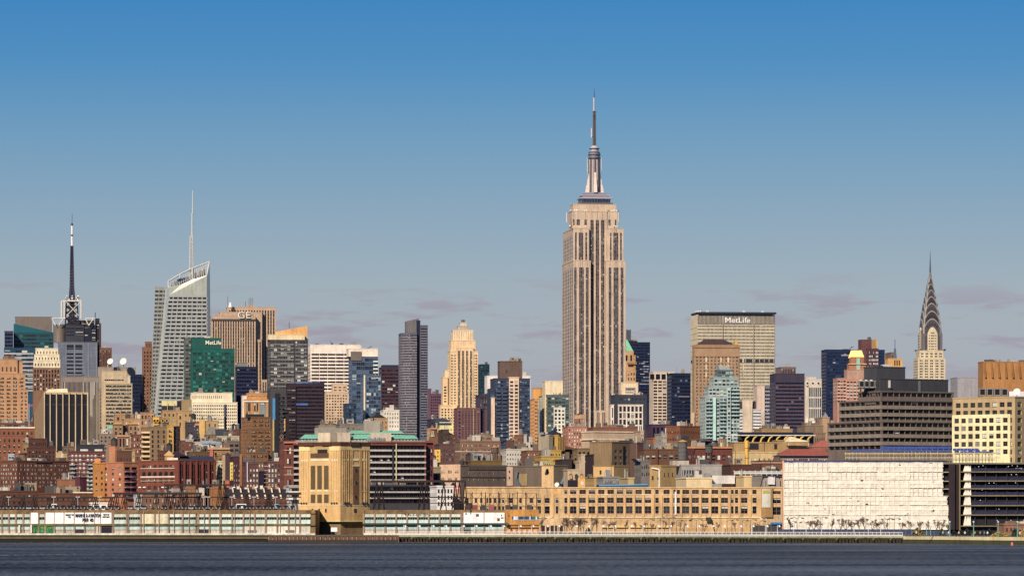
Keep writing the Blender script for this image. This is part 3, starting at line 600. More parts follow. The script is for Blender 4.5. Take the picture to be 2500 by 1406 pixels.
for k, (wp, y0, y1, rs) in enumerate(TI):
    for ax in (0, 1):
        arch(wp*sc*.8, wp*sc, z(y0+8), z(y1), rs*sc*.8, ax, silver if k % 2 == 0 else flat('564c4a', .3, .45)).build('crown_arch', B.root)
        arch(wp*sc*.86, wp*sc*.97, z(y0+8), z(y1), rs*sc*.92, ax, flat('cbbfae', .25, .5)).build('arch_rim', B.root)
    if k < 5:
        b = MB()
        for j in range(-2, 3):                                  # triangular windows fanned round each arch
            for ax in (0, 1):
                a = j*.55; cx0, cz0 = wp*sc*.24*math.sin(a), z(y1)+rs*sc*.8*.5*math.cos(a)-1.5; r_ = wp*sc*.035+.2
                pt = [(cx0-r_*math.cos(a), cz0+r_*math.sin(a)), (cx0+r_*math.cos(a), cz0-r_*math.sin(a)), (cx0+2.4*r_*math.sin(a), cz0+2.4*r_*math.cos(a))]
                b.poly([((CXk+u, CYk-wp*sc/2-.12, zz) if ax == 0 else (CXk-wp*sc/2-.12, CYk-u, zz)) for u, zz in pt], dk_)
        b.build('triangular_windows', B.root, kind='stuff')
m = MB(); m.cyl(CXk, CYk, z(690), z(665), 5*sc, 2.2*sc, silver, 8); m.build('spire_base', B.root)
m = MB(); m.cyl(CXk, CYk, z(665), z(612), 2.2*sc, .25*sc, flat('4c4a5c', .4, .5), 8); m.build('spire', B.root)
b = MB()                                                        # punched windows of the arched bays
for r_ in range(7):
    for u in (-8, -3.2, 0, 3.2, 8):
        zz = z(853-r_*6.6)
        if r_ == 6 and abs(u) > 4: continue
        b.poly([(CXk+(u-1.1)*sc, CYk-26.3*sc, zz-1.6*sc), (CXk+(u+1.1)*sc, CYk-26.3*sc, zz-1.6*sc), (CXk+(u+1.1)*sc, CYk-26.3*sc, zz+1.4*sc), (CXk+(u-1.1)*sc, CYk-26.3*sc, zz+1.4*sc)], glass('22222c'))
        b.poly([(CXk-26.3*sc, CYk-(u-1.1)*sc, zz-1.6*sc), (CXk-26.3*sc, CYk-(u+1.1)*sc, zz-1.6*sc), (CXk-26.3*sc, CYk-(u+1.1)*sc, zz+1.4*sc), (CXk-26.3*sc, CYk-(u-1.1)*sc, zz+1.4*sc)], glass('22222c'))
b.build('glazing', B.root, kind='stuff')
for u, v in ((-1,-1),(1,-1),(-1,1)):
    m = MB(); m.bar((CXk+u*24*sc, CYk+v*24*sc, z(857)), (CXk+u*31*sc, CYk+v*31*sc, z(854)), 1.1, silver); m.build('gargoyle', B.root)
B.done()
# faceted glass tower with lattice spire
B = Bld('skyscraper', 'faceted pale glass tower with sloped crystalline top and white lattice spire', 'skyscraper', 366, 512, 640, 4300, 'c9c6b4', 1010, xc=366, D=40)
def facet(TL, TR_, BR, BL, pitch, mat, gp, nb, dep=0, ytop_clip=None, frac=.5, tilt=0):
    """glass facet between four (px, row, back) corners: continuous window bands with white spandrels, one object per storey band"""
    y = max(TL[1], TR_[1]); yb_ = BL[1]; k = 0
    def edge(A, C, y): t = (y-A[1])/(C[1]-A[1]); return A[0]+(C[0]-A[0])*t, A[2]+(C[2]-A[2])*t
    P = lambda e, y, o=0: Vector((B.xp(e[0], e[1]), e[1]+o, B.zp(y, e[1])))
    while y+pitch < yb_:
        y1, y2 = y+pitch*(1-frac), y+pitch
        for ya, yc, isw in ((y, y1, 0), (y1, y2, 1)):
            la, lb = edge(TL, BL, ya), edge(TL, BL, yc); ra, rb = edge(TR_, BR, ya), edge(TR_, BR, yc)
            if not isw:
                b = MB(); f_ = [P(lb, yc), P(rb, yc), P(ra, ya), P(la, ya)]; bk = [v+Vector((0, .8, 0)) for v in f_]; b.hexa(f_[::-1], bk[::-1], mat); b.build('floor_band', B.root)
            else:
                A_, B_, C_, D_ = P(lb, yc, .45), P(rb, yc, .45), P(ra, ya, .45), P(la, ya, .45)
                for i in range(nb*3):
                    t0, t1 = i/(nb*3), (i+1)/(nb*3); gi = pick(gp)
                    B.glz.poly([A_.lerp(B_, t0), A_.lerp(B_, t1), D_.lerp(C_, t1), D_.lerp(C_, t0)], glass(GL[gp][gi][0], .08))
                for i in range(nb+1):
                    t = i/nb; dl = Vector((.55, -.3, 0)); a_, c_ = A_.lerp(B_, t), D_.lerp(C_, t); B.wall.poly([a_-Vector((.5,.3,0)), a_+dl, c_+dl, c_-Vector((.5,.3,0))], mat)
        y = y2; k += 1
pale = wallmat('a3a49c', .35, .2)
# main face: closed glass cap, then banded floors
def quadf(pts, mat, name):
    b = MB(); P_l = [Vector((B.xp(p[0], p[2]), p[2], B.zp(p[1], p[2]))) for p in pts]; b.hexa(P_l, [v+Vector((0, 1.2, 0)) for v in P_l], mat); b.build(name, B.root)
quadf([(412, 704, 6), (413, 720, 6), (504, 720, 0), (505, 672, 0), (470, 682, 3), (440, 696, 5)], wallmat('a8ac9e', .25, .3), 'glass_cap')
facet((412, 720, 6), (505, 720, 0), (506, 1040, 0), (378, 1040, 4), 9.75, pale, 'd', 8)
facet((379, 704, 30), (409, 704, 6.5), (380, 1040, 4.5), (366, 1040, 20), 9.75, wallmat('9c9a88', .4), 'w', 3)
quadf([(379, 704, 30), (409, 704, 6.5), (409, 702, 6.5), (379, 699, 30)], wallmat('9a988a'), 'parapet')
quadf([(409, 704, 6.6), (366+17, 1040, 4.2), (373, 1040, 5), (404, 704, 7)], pale, 'corner_fin')
quadf([(505, 672, .2), (506, 1040, .2), (516, 1040, 24), (512, 638, 24)], flat('34425c', .2), 'shaded_glass_face')
# raking open steel crown
b = MB(); V = lambda px, y, bk: (B.xp(px, bk), bk, B.zp(y, bk)); wc = flat('cfcbbf', .5)
top = [(411, 686, 8), (440, 669, 8), (470, 654, 8), (512, 638, 8)]; bot = [(412, 703, 6.5), (440, 697, 6.5), (470, 686, 5), (505, 672, 1)]
for P0 in (top, bot):
    for p, q_ in zip(P0, P0[1:]): b.bar(V(*p), V(*q_), .7, wc)
for p, q_ in zip(top, bot): b.bar(V(*p), V(*q_), .8, wc)
b.build('crown_frame', B.root)
b = MB()
for i in range(22):
    t = i/21; x = 412+93*t; yt_ = 686-48*t; yb_ = 703-31*t; b.bar(V(x, yb_, 6-5*t), V(x+3*t, yt_+1, 8), .22, wc); b.bar(V(x, yb_, 6-5*t), V(min(x+6, 506), yt_+2, 8), .16, wc)
b.build('crown_lattice', B.root, kind='stuff')
quadf([(415, 700, 14), (440, 694, 14), (504, 672, 14), (500, 655, 14), (470, 668, 14), (440, 683, 14), (420, 690, 14)], wallmat('6f6860'), 'plant_screen')
for px, y, w_ in ((436, 684, 10), (425, 690, 6), (484, 664, 8), (494, 656, 6)):
    b = MB(); x = B.xp(px, 11); b.cyl(x, 11, B.zp(y+6, 11), B.zp(y-3, 11), w_*.42*B.sc, w_*.3*B.sc, flat('d8d0c0'), 10); b.build('cooling_unit', B.root)
b = MB(); lattice(b, B.xp(467.5, 12), 12, B.zp(690, 12), B.zp(575, 12), 10*B.sc, 6*B.sc, wc, .42, 13, .28); b.build('spire_lattice', B.root)
b = MB(); b.cyl(B.xp(469, 12), 12, B.zp(600, 12), B.zp(520, 12), 2.2*B.sc, 1.8*B.sc, wc, 6); b.cyl(B.xp(470.4, 12), 12, B.zp(520, 12), B.zp(464, 12), 1.7*B.sc, .8*B.sc, wc, 6); b.build('spire', B.root)
b = MB(); b.box(B.xp(415, 12), B.xp(500, 12), 12, 30, 0, B.zp(702, 12), wallmat('8a8a84')); b.build('core', B.root)
B.done()
# radio masted tower with dark glass and silver drum
B = Bld('skyscraper', 'grey office tower with white corner frames and striped broadcasting mast', 'skyscraper', 142, 238, 836, 4400, '6d7280', 925, D=30)
B.blk(yt=836, f=FS(1, 9.2, .01, .5, top=70))
for r_ in range(7):
    for c_ in range(2):
        b = MB(); x0, x1 = B.xp(163+21*c_), B.xp(180+21*c_); zz = B.zp(862+9.2*r_); b.box(x0, x1, -.15, .0, zz-3.6*B.sc, zz, glass('15151c')); b.build('window_band', B.root)
for c_ in range(2): b = MB(); b.box(B.xp(163+21*c_), B.xp(180+21*c_), -.15, 0, B.zp(853), B.zp(841), glass('262c34')); b.build('large_window', B.root)
for i in range(9): b = MB(); b.box(0, B.W, -.2, -.02, B.zp(841+9.2*i), B.zp(840.4+9.2*i), wallmat('8d90a0')); b.build('string_course', B.root)
for i in range(5): b = MB(); x = B.xp((161.5, 182, 203, 216, 236)[i]); b.box(x-.4, x+.4, -.4, -.02, 0, B.zp(836), wallmat('858996')); b.build('mullion', B.root)
B.blk(160, 205, 794, back=5, D=22, col='3c3e48', f=FS(2, 8, .88, .45, top=4, gp='n', rec=.8), yb=818)
b = MB(); b.cyl(B.xp(146, 12), 12, B.zp(836, 12), B.zp(792, 12), 16*B.sc, 16*B.sc, wallmat('a08c78', .3, .2, .5), 24); b.build('silver_drum', B.root)
for i in range(11): b = MB(); zz = B.zp(834-4*i, 12); b.cyl(B.xp(146, 12), 12, zz, zz+.3, 16.3*B.sc, 16.3*B.sc, flat('6c625a'), 24); b.build('drum_band', B.root)
B.blk(205, 234, 794, back=6, D=22, col='262a3c', f=FS(3, 6, .9, .5, gp='n'), yb=834)
B.blk(233, 243, 778, back=8, D=16, col='33313c', f=FS(1, 8, .7, .5, gp='k'), yb=860)
B.blk(166, 230, 783, back=9, D=10, col='3a3438', f=FS(4, 9, .8, .5, gp='k'), yb=794)
wf = flat('f2e4c8', .5); m = MB(); v = lambda px, y, bk=1: (B.xp(px, bk), bk, B.zp(y, bk))
for x0, x1 in ((126.5, 160), (208, 233)):
    for p, q_ in ((v(x0, 777), v(x1, 777)), (v(x0, 777), v(x0+9, 794)), (v(x1-5, 777), v(x1-16, 794))): m.bar(p, q_, .5, wf)
m.build('corner_frame', B.root)
m = MB()
for a in (150.5, 157.5, 198.5): m.bar(v(a, 778, 6 if a < 152 else 3), v(a, 735, 6 if a < 152 else 3), .75, wf)
m.bar(v(150.5, 735, 6), v(157.5, 734.5, 3), .7, wf); m.bar(v(157.5, 734.5, 3), v(198.5, 734.5, 3), .8, wf); m.bar(v(162, 737, 3), v(192, 770, 3), .35, wf); m.bar(v(196, 737, 3), v(163, 770, 3), .35, wf)
m.build('mast_cage', B.root)
m = MB(); lattice(m, B.xp(175.5, 12), 12, B.zp(792, 12), B.zp(735, 12), 32*B.sc, 26*B.sc, flat('3c3444'), .6, 4, .4); m.cyl(B.xp(175.5, 12), 12, B.zp(792, 12), B.zp(735, 12), 7*B.sc, 6*B.sc, flat('3c3444'), 6); m.build('mast_base', B.root)
m = MB(); lattice(m, B.xp(175.5, 12), 12, B.zp(735, 12), B.zp(700, 12), 14*B.sc, 9*B.sc, flat('38304a'), .55, 6, .4); lattice(m, B.xp(175.5, 12), 12, B.zp(700, 12), B.zp(600, 12), 9*B.sc, 5*B.sc, flat('38304a'), .5, 14, .35); m.cyl(B.xp(175.5, 12), 12, B.zp(735, 12), B.zp(600, 12), 2.6*B.sc, 1.6*B.sc, flat('38304a'), 6); m.build('mast_lattice', B.root)
for y0, y1, c_ in ((600, 577, 'f6ead8'), (577, 572.5, '30345c'), (572.5, 551, 'f6ead8'), (551, 545, '28305a')): m = MB(); m.cyl(B.xp(175.8, 12), 12, B.zp(y0, 12), B.zp(y1, 12), 2.4*B.sc, 2.4*B.sc, flat(c_), 8); m.build('mast_section', B.root)
m = MB(); m.bar(v(175.8, 545, 12), v(176.2, 521, 12), .28, flat('6a7080')); m.bar(v(232.5, 776, 6), v(232.5, 762, 6), .4, flat('3c4050')); m.build('whip_antenna', B.root)
for i in range(14):
    px = rnd.uniform(158, 194); y = rnd.choice((722, 727, 731)); m = MB(); x = B.xp(px, 8); m.cyl(x, 8, B.zp(y+1.5, 8), B.zp(y-1.5, 8), 1.6*B.sc, .9*B.sc, flat('f0e4d4'), 8); m.bar((x, 8, B.zp(733, 8)), (x, 8, B.zp(y, 8)), .3, flat('3c3444')); m.build('mast_dish', B.root)
m = MB(); m.cyl(B.xp(175.5, 12), 12, B.zp(735, 12), B.zp(732.5, 12), 17*B.sc, 17*B.sc, flat('2c2834'), 10); m.build('mast_platform', B.root)
B.done()
# broad octagonal slab with a roof sign
B = Bld('skyscraper', 'broad grey concrete slab with a dark overhanging roof and white MetLife lettering near the top', 'skyscraper', 1686, 1892, 768, 4900, 'cfbfa0', 1010, xc=1702)
f_ = FS(1, 8.03, .985, .5, g=19, gf=.42, top=24, gp='k', rec=.5, m=0, ind=False, bl=.06, mul='cfbfa0')
for i, (a, c_, n) in enumerate(((1702, 1764.5, 19), (1765.5, 1839.5, 23), (1840.5, 1891, 16))):
    S = dict(f_); S['g'] = n; B.facade(B.xp(a), 0, 0, B.xp(c_)-B.xp(a), B.zp(768), B.zp(1012), S, wallmat(B.col))
    b = MB(); b.box(B.xp(a+.5), B.xp(c_-.5), -.25, 0, B.zp(790), B.zp(771), flat('3a4048')); b.build('louvre_panel', B.root)
    for j in range(n): b = MB(); x = B.xp(a+1.5)+(B.xp(c_-1.5)-B.xp(a+1.5))*j/(n-1); b.box(x-.35, x+.35, -.7, -.25, B.zp(790), B.zp(771), wallmat('b8a98e')); b.build('louvre_fin', B.root)
    b = MB(); b.box(B.xp(a+.5), B.xp(c_-.5), -.3, 0, B.zp(883.5), B.zp(876), flat('1e2230')); b.build('plant_storey', B.root)
    for j in range(5): b = MB(); x = B.xp(a+2+(c_-a-4)*j/4); b.box(x-.5, x+.5, -.6, -.3, B.zp(883.5), B.zp(876), wallmat('a89c86')); b.build('column', B.root)
for px in (1765, 1840): b = MB(); b.box(B.xp(px)-.5, B.xp(px)+.5, -.5, 0, 0, B.zp(770), wallmat('8f8574')); b.build('vertical_joint', B.root)
B.facade(0, B.D, -math.pi/2, B.D, B.zp(768), 0, None, wallmat('e6d0a6'))
for i in range(14): b = MB(); b.box(-.15, -.02, 0, B.D, B.zp(800+14*i), B.zp(799.2+14*i), wallmat('a8946e')); b.build('panel_joint', B.root)
b = MB(); b.box(-.3, -.02, 2, B.D-4, B.zp(883.5), B.zp(876), flat('2a2a38')); b.build('plant_storey', B.root)
B.wall.poly([(B.W,0,0),(B.W,B.D,0),(B.W,B.D,B.zp(768)),(B.W,0,B.zp(768))], wallmat(B.col)); B.wall.poly([(B.W,B.D,0),(0,B.D,0),(0,B.D,B.zp(768)),(B.W,B.D,B.zp(768))], wallmat(B.col)); B.wall.poly([(0,0,B.zp(768)),(B.W,0,B.zp(768)),(B.W,B.D,B.zp(768)),(0,B.D,B.zp(768))], wallmat('5a5a60'))
b = MB(); b.hexa([(4,-1,B.zp(768)),(B.W-3,-1,B.zp(768)),(B.W-3,B.D,B.zp(768)),(4,B.D,B.zp(768))], [(1,-3,B.zp(766)),(B.W+.5,-3,B.zp(766)),(B.W+.5,B.D,B.zp(766)),(1,B.D,B.zp(766))], flat('2c3040')); b.box(.5, B.W+1, -3.6, B.D, B.zp(766), B.zp(761.5), flat('16213c')); b.build('roof_overhang', B.root)
text(B, 'MetLife', 1770.5, 1832, 774, 787.5, 'f4ece8', back=-1.2, bold=.008)
for i in range(12): b = MB(); px = rnd.choice((rnd.uniform(1698, 1712), rnd.uniform(1725, 1735), rnd.uniform(1810, 1820), rnd.uniform(1858, 1880))); b.cyl(B.xp(px, 3), 3, B.zp(761.5, 3), B.zp(757+rnd.random()*3, 3), 1.2, .5, flat('d8ccc0'), 6); b.build('rooftop_dish', B.root)
B.done()
# slab with neon letters
B = Bld('skyscraper', 'stepped limestone slab with vertical window strips and GE letters on its roof wall', 'skyscraper', 516, 653, 772, 4700, 'c4a486', 970, D=40)
sg = lambda c, **k: FS(c, 8.6, .5, .55, sp='55463f', dsp=.22, rec=.5, gp='k', bl=.12, m=.02, **k)
B.blk(516, 624, 772, f=sg(17, top=9), D=22)
B.blk(537, 640, 762, back=10, D=20, f=sg(14, top=12), yb=775)
B.blk(555, 674, 750, back=18, D=24, f=sg(17, top=5), yb=960)
B.blk(624.5, 639, 829, back=4, D=16, f=sg(2, top=3)); B.blk(639.5, 652, 927, back=2, D=16, f=sg(2, top=3))
B.blk(528, 560, 768, back=14, D=10, col='c4926c', f=None)
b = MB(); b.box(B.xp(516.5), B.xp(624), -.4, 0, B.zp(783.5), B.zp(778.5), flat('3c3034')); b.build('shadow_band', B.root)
for w_, c_ in ((.05, '5a4a42'), (.0, 'f2e4c8')): text(B, 'GE', 580.5, 611.5, 760.5, 776.5, c_, back=-.9 if c_[0] == '5' else -1.5, bold=w_, name='roof_lettering')
b = MB(); b.cyl(B.xp(562.5, 12), 12, B.zp(749.5, 12), B.zp(738, 12), 5.5*B.sc, 2*B.sc, flat('f6e6dc'), 14); b.cyl(B.xp(562.5, 12), 12, B.zp(752, 12), B.zp(749.4, 12), 3*B.sc, 5.5*B.sc, flat('f6e6dc'), 14); b.build('radome', B.root)
b = MB(); b.box(B.xp(606, 20), B.xp(619, 20), 20, 24, B.zp(752, 20), B.zp(744, 20), wallmat('d39c66')); b.build('plant_room', B.root)
for px, y in ((556, 722), (608, 728), (612, 725), (616, 727), (599, 735)): b = MB(); b.bar((B.xp(px, 20), 20, B.zp(752, 20)), (B.xp(px, 20), 20, B.zp(y, 20)), .35, flat('8a7a72')); b.build('antenna', B.root)
B.units(6, 4, 0); B.done()
# steam from the faceted tower's plant deck
e = empty('steam_plume', (WX(442, 4310), 4312, WZ(694, 4310)), 'small pale steam puff inside the open crown of the faceted glass tower', 'steam'); e['kind'] = 'stuff'
sm = bpy.data.materials.new('steam'); sm.use_nodes = True; n_ = sm.node_tree.nodes; l_ = sm.node_tree.links; n_.remove(n_['Principled BSDF']); pv = n_.new('ShaderNodeVolumePrincipled'); pv.inputs['Color'].default_value = (.95,.9,.92,1)
t_ = n_.new('ShaderNodeTexCoord'); g_ = n_.new('ShaderNodeTexNoise'); g_.inputs['Scale'].default_value = .22; g_.inputs['Detail'].default_value = 4; l_.new(t_.outputs['Object'], g_.inputs[0]); mr_ = n_.new('ShaderNodeMapRange'); mr_.inputs[1].default_value = .42; mr_.inputs[2].default_value = .7; mr_.inputs[4].default_value = .9; l_.new(g_.outputs[0], mr_.inputs[0]); l_.new(mr_.outputs[0], pv.inputs['Density']); l_.new(pv.outputs[0], n_['Material Output'].inputs['Volume'])
b = MB(); n = 12; rings = []
for j in range(7):
    t = j/6*math.pi; rings.append([(-8*math.cos(t)+2.6*math.sin(t)*math.cos(2*math.pi*i/n)*.3, 2.6*math.sin(t)*math.cos(2*math.pi*i/n), 3.5+2.5*(-math.cos(t))+3.6*math.sin(t)*math.sin(2*math.pi*i/n)) for i in range(n)])
for r0, r1 in zip(rings, rings[1:]):
    for i in range(n): b.poly([r0[i], r1[i], r1[(i+1)%n], r0[(i+1)%n]], sm)
b.build('plume', e)
# ---------------------------------------------------------------- midtown towers, far row
O, A_ = 'office_tower', 'apartment_tower'
# left edge cluster
B = Bld(O, 'teal glass tower with slanted roof edge against a brown block', 'tower', 33, 131, 812, 4500, '1d4a55', 930, D=30)
B.blk(yt=812, f=FS(9, 9, .92, .62, gp='t', rec=.15, sp='1f5560', bl=.08), cap=False)
b = MB(); b.hexa([(0,-.1,B.zp(812)),(B.W,-.1,B.zp(812)),(B.W,20,B.zp(812)),(0,20,B.zp(812))], [(0,-.1,B.zp(790)),(B.W,-.1,B.zp(811)),(B.W,20,B.zp(811)),(0,20,B.zp(790))], glass('1f5f68', .2)); b.build('slanted_crown', B.root)
B.done()
T(O, 'brown windowless slab rising behind the teal slanted glass tower', 'tower', 37, 127, 774, 900, 4560, '7c6f66', None, u=1).done()
T(O, 'narrow dark glass wing beside the teal slanted tower', 'tower', 11, 32, 809, 870, 4480, '39435c', FS(3, 9, .9, .6, gp='n', bl=.03), u=0).done()
T(O, 'blue glass block with pale ribbon bands below the teal tower', 'tower', 10, 82, 850, 965, 4350, '1f4a66', FS(5, 10, .97, .62, mode='band', sp='b7aeb0', gp='t', rec=.3), u=1).done()
B = T(O, 'brown slab with pale vertical stripes behind the masted tower', 'tower', 236, 247, 790, 850, 4700, '6a4a38', FS(3, 60, .5, .95, sp='33231f', rec=.5, ind=False), u=0).done()
T(O, 'plain brown ribbed block behind the satellite dishes', 'tower', 238, 273, 850, 900, 4650, '7a5140', FS(9, 8, .5, .6, sp='55382e', ind=False), u=1).done()
B = Bld(O, 'cream tower with rounded tiered crown above brown window strips', 'tower', 80, 147, 895, 3900, '8a6248', 955)
B.blk(yt=897, f=FS(9, 11, .55, .6, sp='6e4a38', gp='k', bl=.3, dsp=.2), cap=False)
B.blk(82, 147, 880, back=.5, D=20, col='ead6ae', z0=900, f=FS(9, 12, .35, .55, top=4, gp='k', bl=.05, ind=False), yb=898)
B.blk(84, 145, 866, back=3, D=18, col='ead6ae', f=FS(8, 12, .3, .5, top=3, gp='k', bl=.05, ind=False), yb=880)
B.blk(87, 142, 851, back=6, D=14, col='ead6ae', f=FS(7, 13, .3, .5, top=3, gp='k', bl=.05, ind=False), yb=866)
B.done()
B = Bld('brick_tower', 'tan brick setback tower with paired windows at the very edge of the skyline', 'tower', -20, 62, 912, 3500, 'c08e62', 1030)
B.blk(yt=912, f=FS(5, 9.2, .62, .55, g=3, gf=.22, top=7, gp='k', bl=.45)); B.blk(-20, 43, 878, back=4, D=18, f=FS(6, 22, .3, .5, top=12, gp='k'), yb=910); B.blk(43, 55, 882, back=6, D=14, f=None)
B.blk(48, 68, 952, back=-.8, D=14, f=FS(2, 9.2, .5, .55, g=2)); B.units(2, 3, 1); B.done()
water_tank('brown drum tank on the tan brick edge tower', 19, 864, 878, 17, 3510, 868, 'a06c4c')
B = T(O, 'grey fluted concrete tower behind the black striped slab', 'tower', 148, 242, 920, 1085, 3700, '8f8073', FS(30, 150, .5, .97, top=10, sp='4e4541', rec=.8, dsp=.6, ind=False, m=.01), u=2).done()
B = T(O, 'striped concrete roof block with cream parapet carrying satellite dishes', 'tower', 238, 332, 897, 915, 4300, 'a08e7c', FS(32, 120, .5, .97, top=3, sp='5c4b40', rec=.6, dsp=.5, ind=False), u=2).done()
dish('upright white satellite dish, tilted away, on the striped block', 270, 883, 8, 4290); dish('larger round white satellite dish facing the river', 302, 883, 9, 4290)
B = Bld(O, 'tan office tower with stacked ribbon windows and blank top storey', 'tower', 240, 323, 937, 3500, 'c7ad86', 1060, xc=256)
B.blk(yt=937, f=FS(1, 9.1, .97, .55, g=18, gf=.16, mul='8c7c66', top=1, gp='d', bl=.5, ind=False), fl=FS(1, 9.1, .6, .5, top=2, gp='d')); B.blk(248, 309, 906, back=2, D=18, f=FS(1, 9, .8, .4, top=17, gp='k', g=10), yb=935); B.units(2); B.done()
T(O, 'navy glass tower with one bright vertical line', 'tower', 316, 347, 915, 1000, 4200, '14203c', FS(6, 9, .9, .5, gp='n', bl=.02, ind=False), u=0, D=20).done()
e = T(O, 'thin cream striped tower beside the navy glass one', 'tower', 309, 318, 918, 945, 4150, 'd9c8a4', FS(3, 40, .5, .95, sp='4a3c38', ind=False), u=0).done()
B = Bld('brick_tower', 'slim brown brick tower with dark crown beside the faceted glass tower', 'tower', 347, 372, 848, 4500, '8a5c46', 1010); B.blk(yt=848, f=FS(3, 9, .4, .5, top=8, gp='k', ind=False)); B.blk(355, 371, 835, back=2, D=12, f=FS(4, 13, .4, .6, top=1, ind=False), yb=846); B.done()
# black bays slab
B = Bld(O, 'dark slab with seven black bays between tall cream fins and a fluted side', 'tower', 60, 215, 957, 2900, 'c9a878', 1095, xc=107)
B.facade(0, 0, 0, B.W, B.zp(957), 0, None, wallmat('c9a878'))
bw_ = B.W/7
for i in range(7):
    b = MB(); b.box(i*bw_+.9, (i+1)*bw_-.25, -.2, -.02, B.zp(1100), B.zp(962), glass('1e1a28')); b.build('dark_bay', B.root)
    for j in range(5): b = MB(); b.box(i*bw_+1.4+j*.85, i*bw_+1.5+j*.85, -.3, -.2, B.zp(1100), B.zp(963), flat('3a3440')); b.build('mullion', B.root)
    b = MB(); b.box(i*bw_+1.0, (i+1)*bw_-.3, -.26, -.2, B.zp(988), B.zp(986.6), flat('3a3440')); b.build('transom', B.root)
for i in range(8): b = MB(); x = min(max(i*bw_, .35), B.W-.35); b.box(x-.35, x+.35, -1.6, -.2, B.zp(1100), B.zp(958), wallmat('d0b888')); b.build('fin', B.root)
B.facade(0, B.D, -math.pi/2, B.D, B.zp(957), B.zp(1090), FS(22, 150, .5, .97, top=32, sp='38323a', rec=.1, dsp=.05, ind=False, pm='8c7866'), wallmat('b48c60'))
B.wall.poly([(0,0,B.zp(957)),(B.W,0,B.zp(957)),(B.W,B.D,B.zp(957)),(0,B.D,B.zp(957))], wallmat('6d655c')); B.wall.poly([(B.W,0,0),(B.W,B.D,0),(B.W,B.D,B.zp(957)),(B.W,0,B.zp(957))], wallmat('9a8670')); B.wall.poly([(0,B.D,0),(0,B.D,B.zp(957)),(B.W,B.D,B.zp(957)),(B.W,B.D,0)], wallmat('9a8670'))
b = MB(); b.hexa([(1,6,B.zp(957)),(B.W*.55,6,B.zp(957)),(B.W*.55,14,B.zp(957)),(1,14,B.zp(957))], [(3,8,B.zp(949)),(B.W*.53,8,B.zp(947)),(B.W*.53,12,B.zp(947)),(3,12,B.zp(950))], wallmat('e6d7a8')); b.build('roof_house', B.root); B.done()
# green glass with sign
B = Bld(O, 'green glass office block with small white MetLife lettering on its upper wall', 'tower', 469, 574, 852, 3900, '0a5c54', 975, D=30)
B.blk(469, 573, 852, f=FS(14, 10, .95, .55, top=6, gp='g', rec=.15, sp='06544c', dsp=.05, bl=.05)); B.blk(469, 541, 826, back=2, D=22, f=None)
b = MB(); 
for i in range(10): b.box(.0, B.xp(541), 1.85, 1.98, B.zp(829+2.2*i), B.zp(828.4+2.2*i), flat('0a5c50'))
b.build('louvre_panel', B.root, kind='stuff'); b = MB(); b.box(B.xp(498), B.xp(500), -.3, 0, B.zp(975), B.zp(853), flat('06564a')); b.build('vertical_joint', B.root)
text(B, 'MetLife', 502, 540, 831, 841, 'f6e8d0', back=.8, bold=.015); B.units(4, 2, 1); B.done()
T(O, 'grey green glass flank between the faceted tower and the green block', 'tower', 449, 470, 826, 972, 3950, '5f6a62', FS(2, 10, .85, .55, gp='w', rec=.15, bl=.15), u=1).done()
B = T(O, 'navy blue box tower between the green block and the stepped limestone slab', 'tower', 574, 626, 896, 1010, 4000, '1c2444', FS(8, 9, .8, .5, gp='n', bl=.02, sp='262c4a', ind=False), u=0); B.blk(580, 604, 886, back=4, D=10, f=None, col='7e8078'); B.done()
B = Bld(A_, 'dark glass apartment tower with cream band and slanted orange roof screen', 'tower', 653, 752, 829, 3700, '4a4648', 955, D=30)
B.blk(yt=829, f=FS(11, 9.3, .95, .6, top=2, gp='d', rec=.2, sp='7b7772', fr='8f8a84', bl=.3)); B.blk(655, 744, 818, back=-.4, D=20, col='ecd3a2', f=None, z0=829)
b = MB(); b.hexa([(B.xp(672,8),8,B.zp(829)),(B.W,8,B.zp(829)),(B.W,16,B.zp(829)),(B.xp(672,8),16,B.zp(829))], [(B.xp(672,8),8,B.zp(809)),(B.W,8,B.zp(794)),(B.W,16,B.zp(794)),(B.xp(672,8),16,B.zp(809))], wallmat('e8a856', .5)); b.build('roof_screen', B.root)
b = MB(); b.box(B.xp(718), B.xp(720.5), -.4, 0, 0, B.zp(829), flat('2c2a34')); b.build('vertical_joint', B.root); b = MB(); b.bar((B.xp(706,8),8,B.zp(800)), (B.xp(706,8),8,B.zp(785)), .25, flat('4c4a50')); b.build('antenna', B.root); B.done()
B = Bld(O, 'white office slab with long black window bands and a flat cream crown', 'tower', 752, 882, 842, 4200, 'f6e2cc', 958, D=30)
B.blk(yt=842, f=FS(6, 8.4, .95, .52, top=19, gp='k', rec=.7, bl=.02, ind=True)); B.units(8, 3); B.done()
B = Bld(O, 'slate glass tower with a wide cream roof crown and corner balconies', 'tower', 851, 923, 870, 3560, '4a5870', 1030, D=30)
B.blk(yt=870, f=FS(6, 10, .93, .7, gp='s', rec=.1, bl=.06), col='52607a', cap=False); B.blk(851, 922.5, 852, back=-.5, D=22, col='f0dcc4', z0=870); b = MB(); b.box(B.xp(856), B.xp(883), -.8, -.52, B.zp(880), B.zp(858), wallmat('7b6c64')); b.build('louvre_panel', B.root)
for i in range(6): b = MB(); b.box(B.xp(911), B.xp(922.5), -1.8, 0, B.zp(884+9*i), B.zp(880.5+9*i), wallmat('d9e0cc')); b.build('balcony', B.root)
b = MB(); b.bar((B.xp(893,5),5,B.zp(852,5)), (B.xp(908,5),5,B.zp(845,5)), .3, flat('5c5450')); b.bar((B.xp(880,5),5,B.zp(841,5)), (B.xp(898,5),5,B.zp(848,5)), .2, flat('a8a098')); b.build('roof_crane', B.root); B.done()
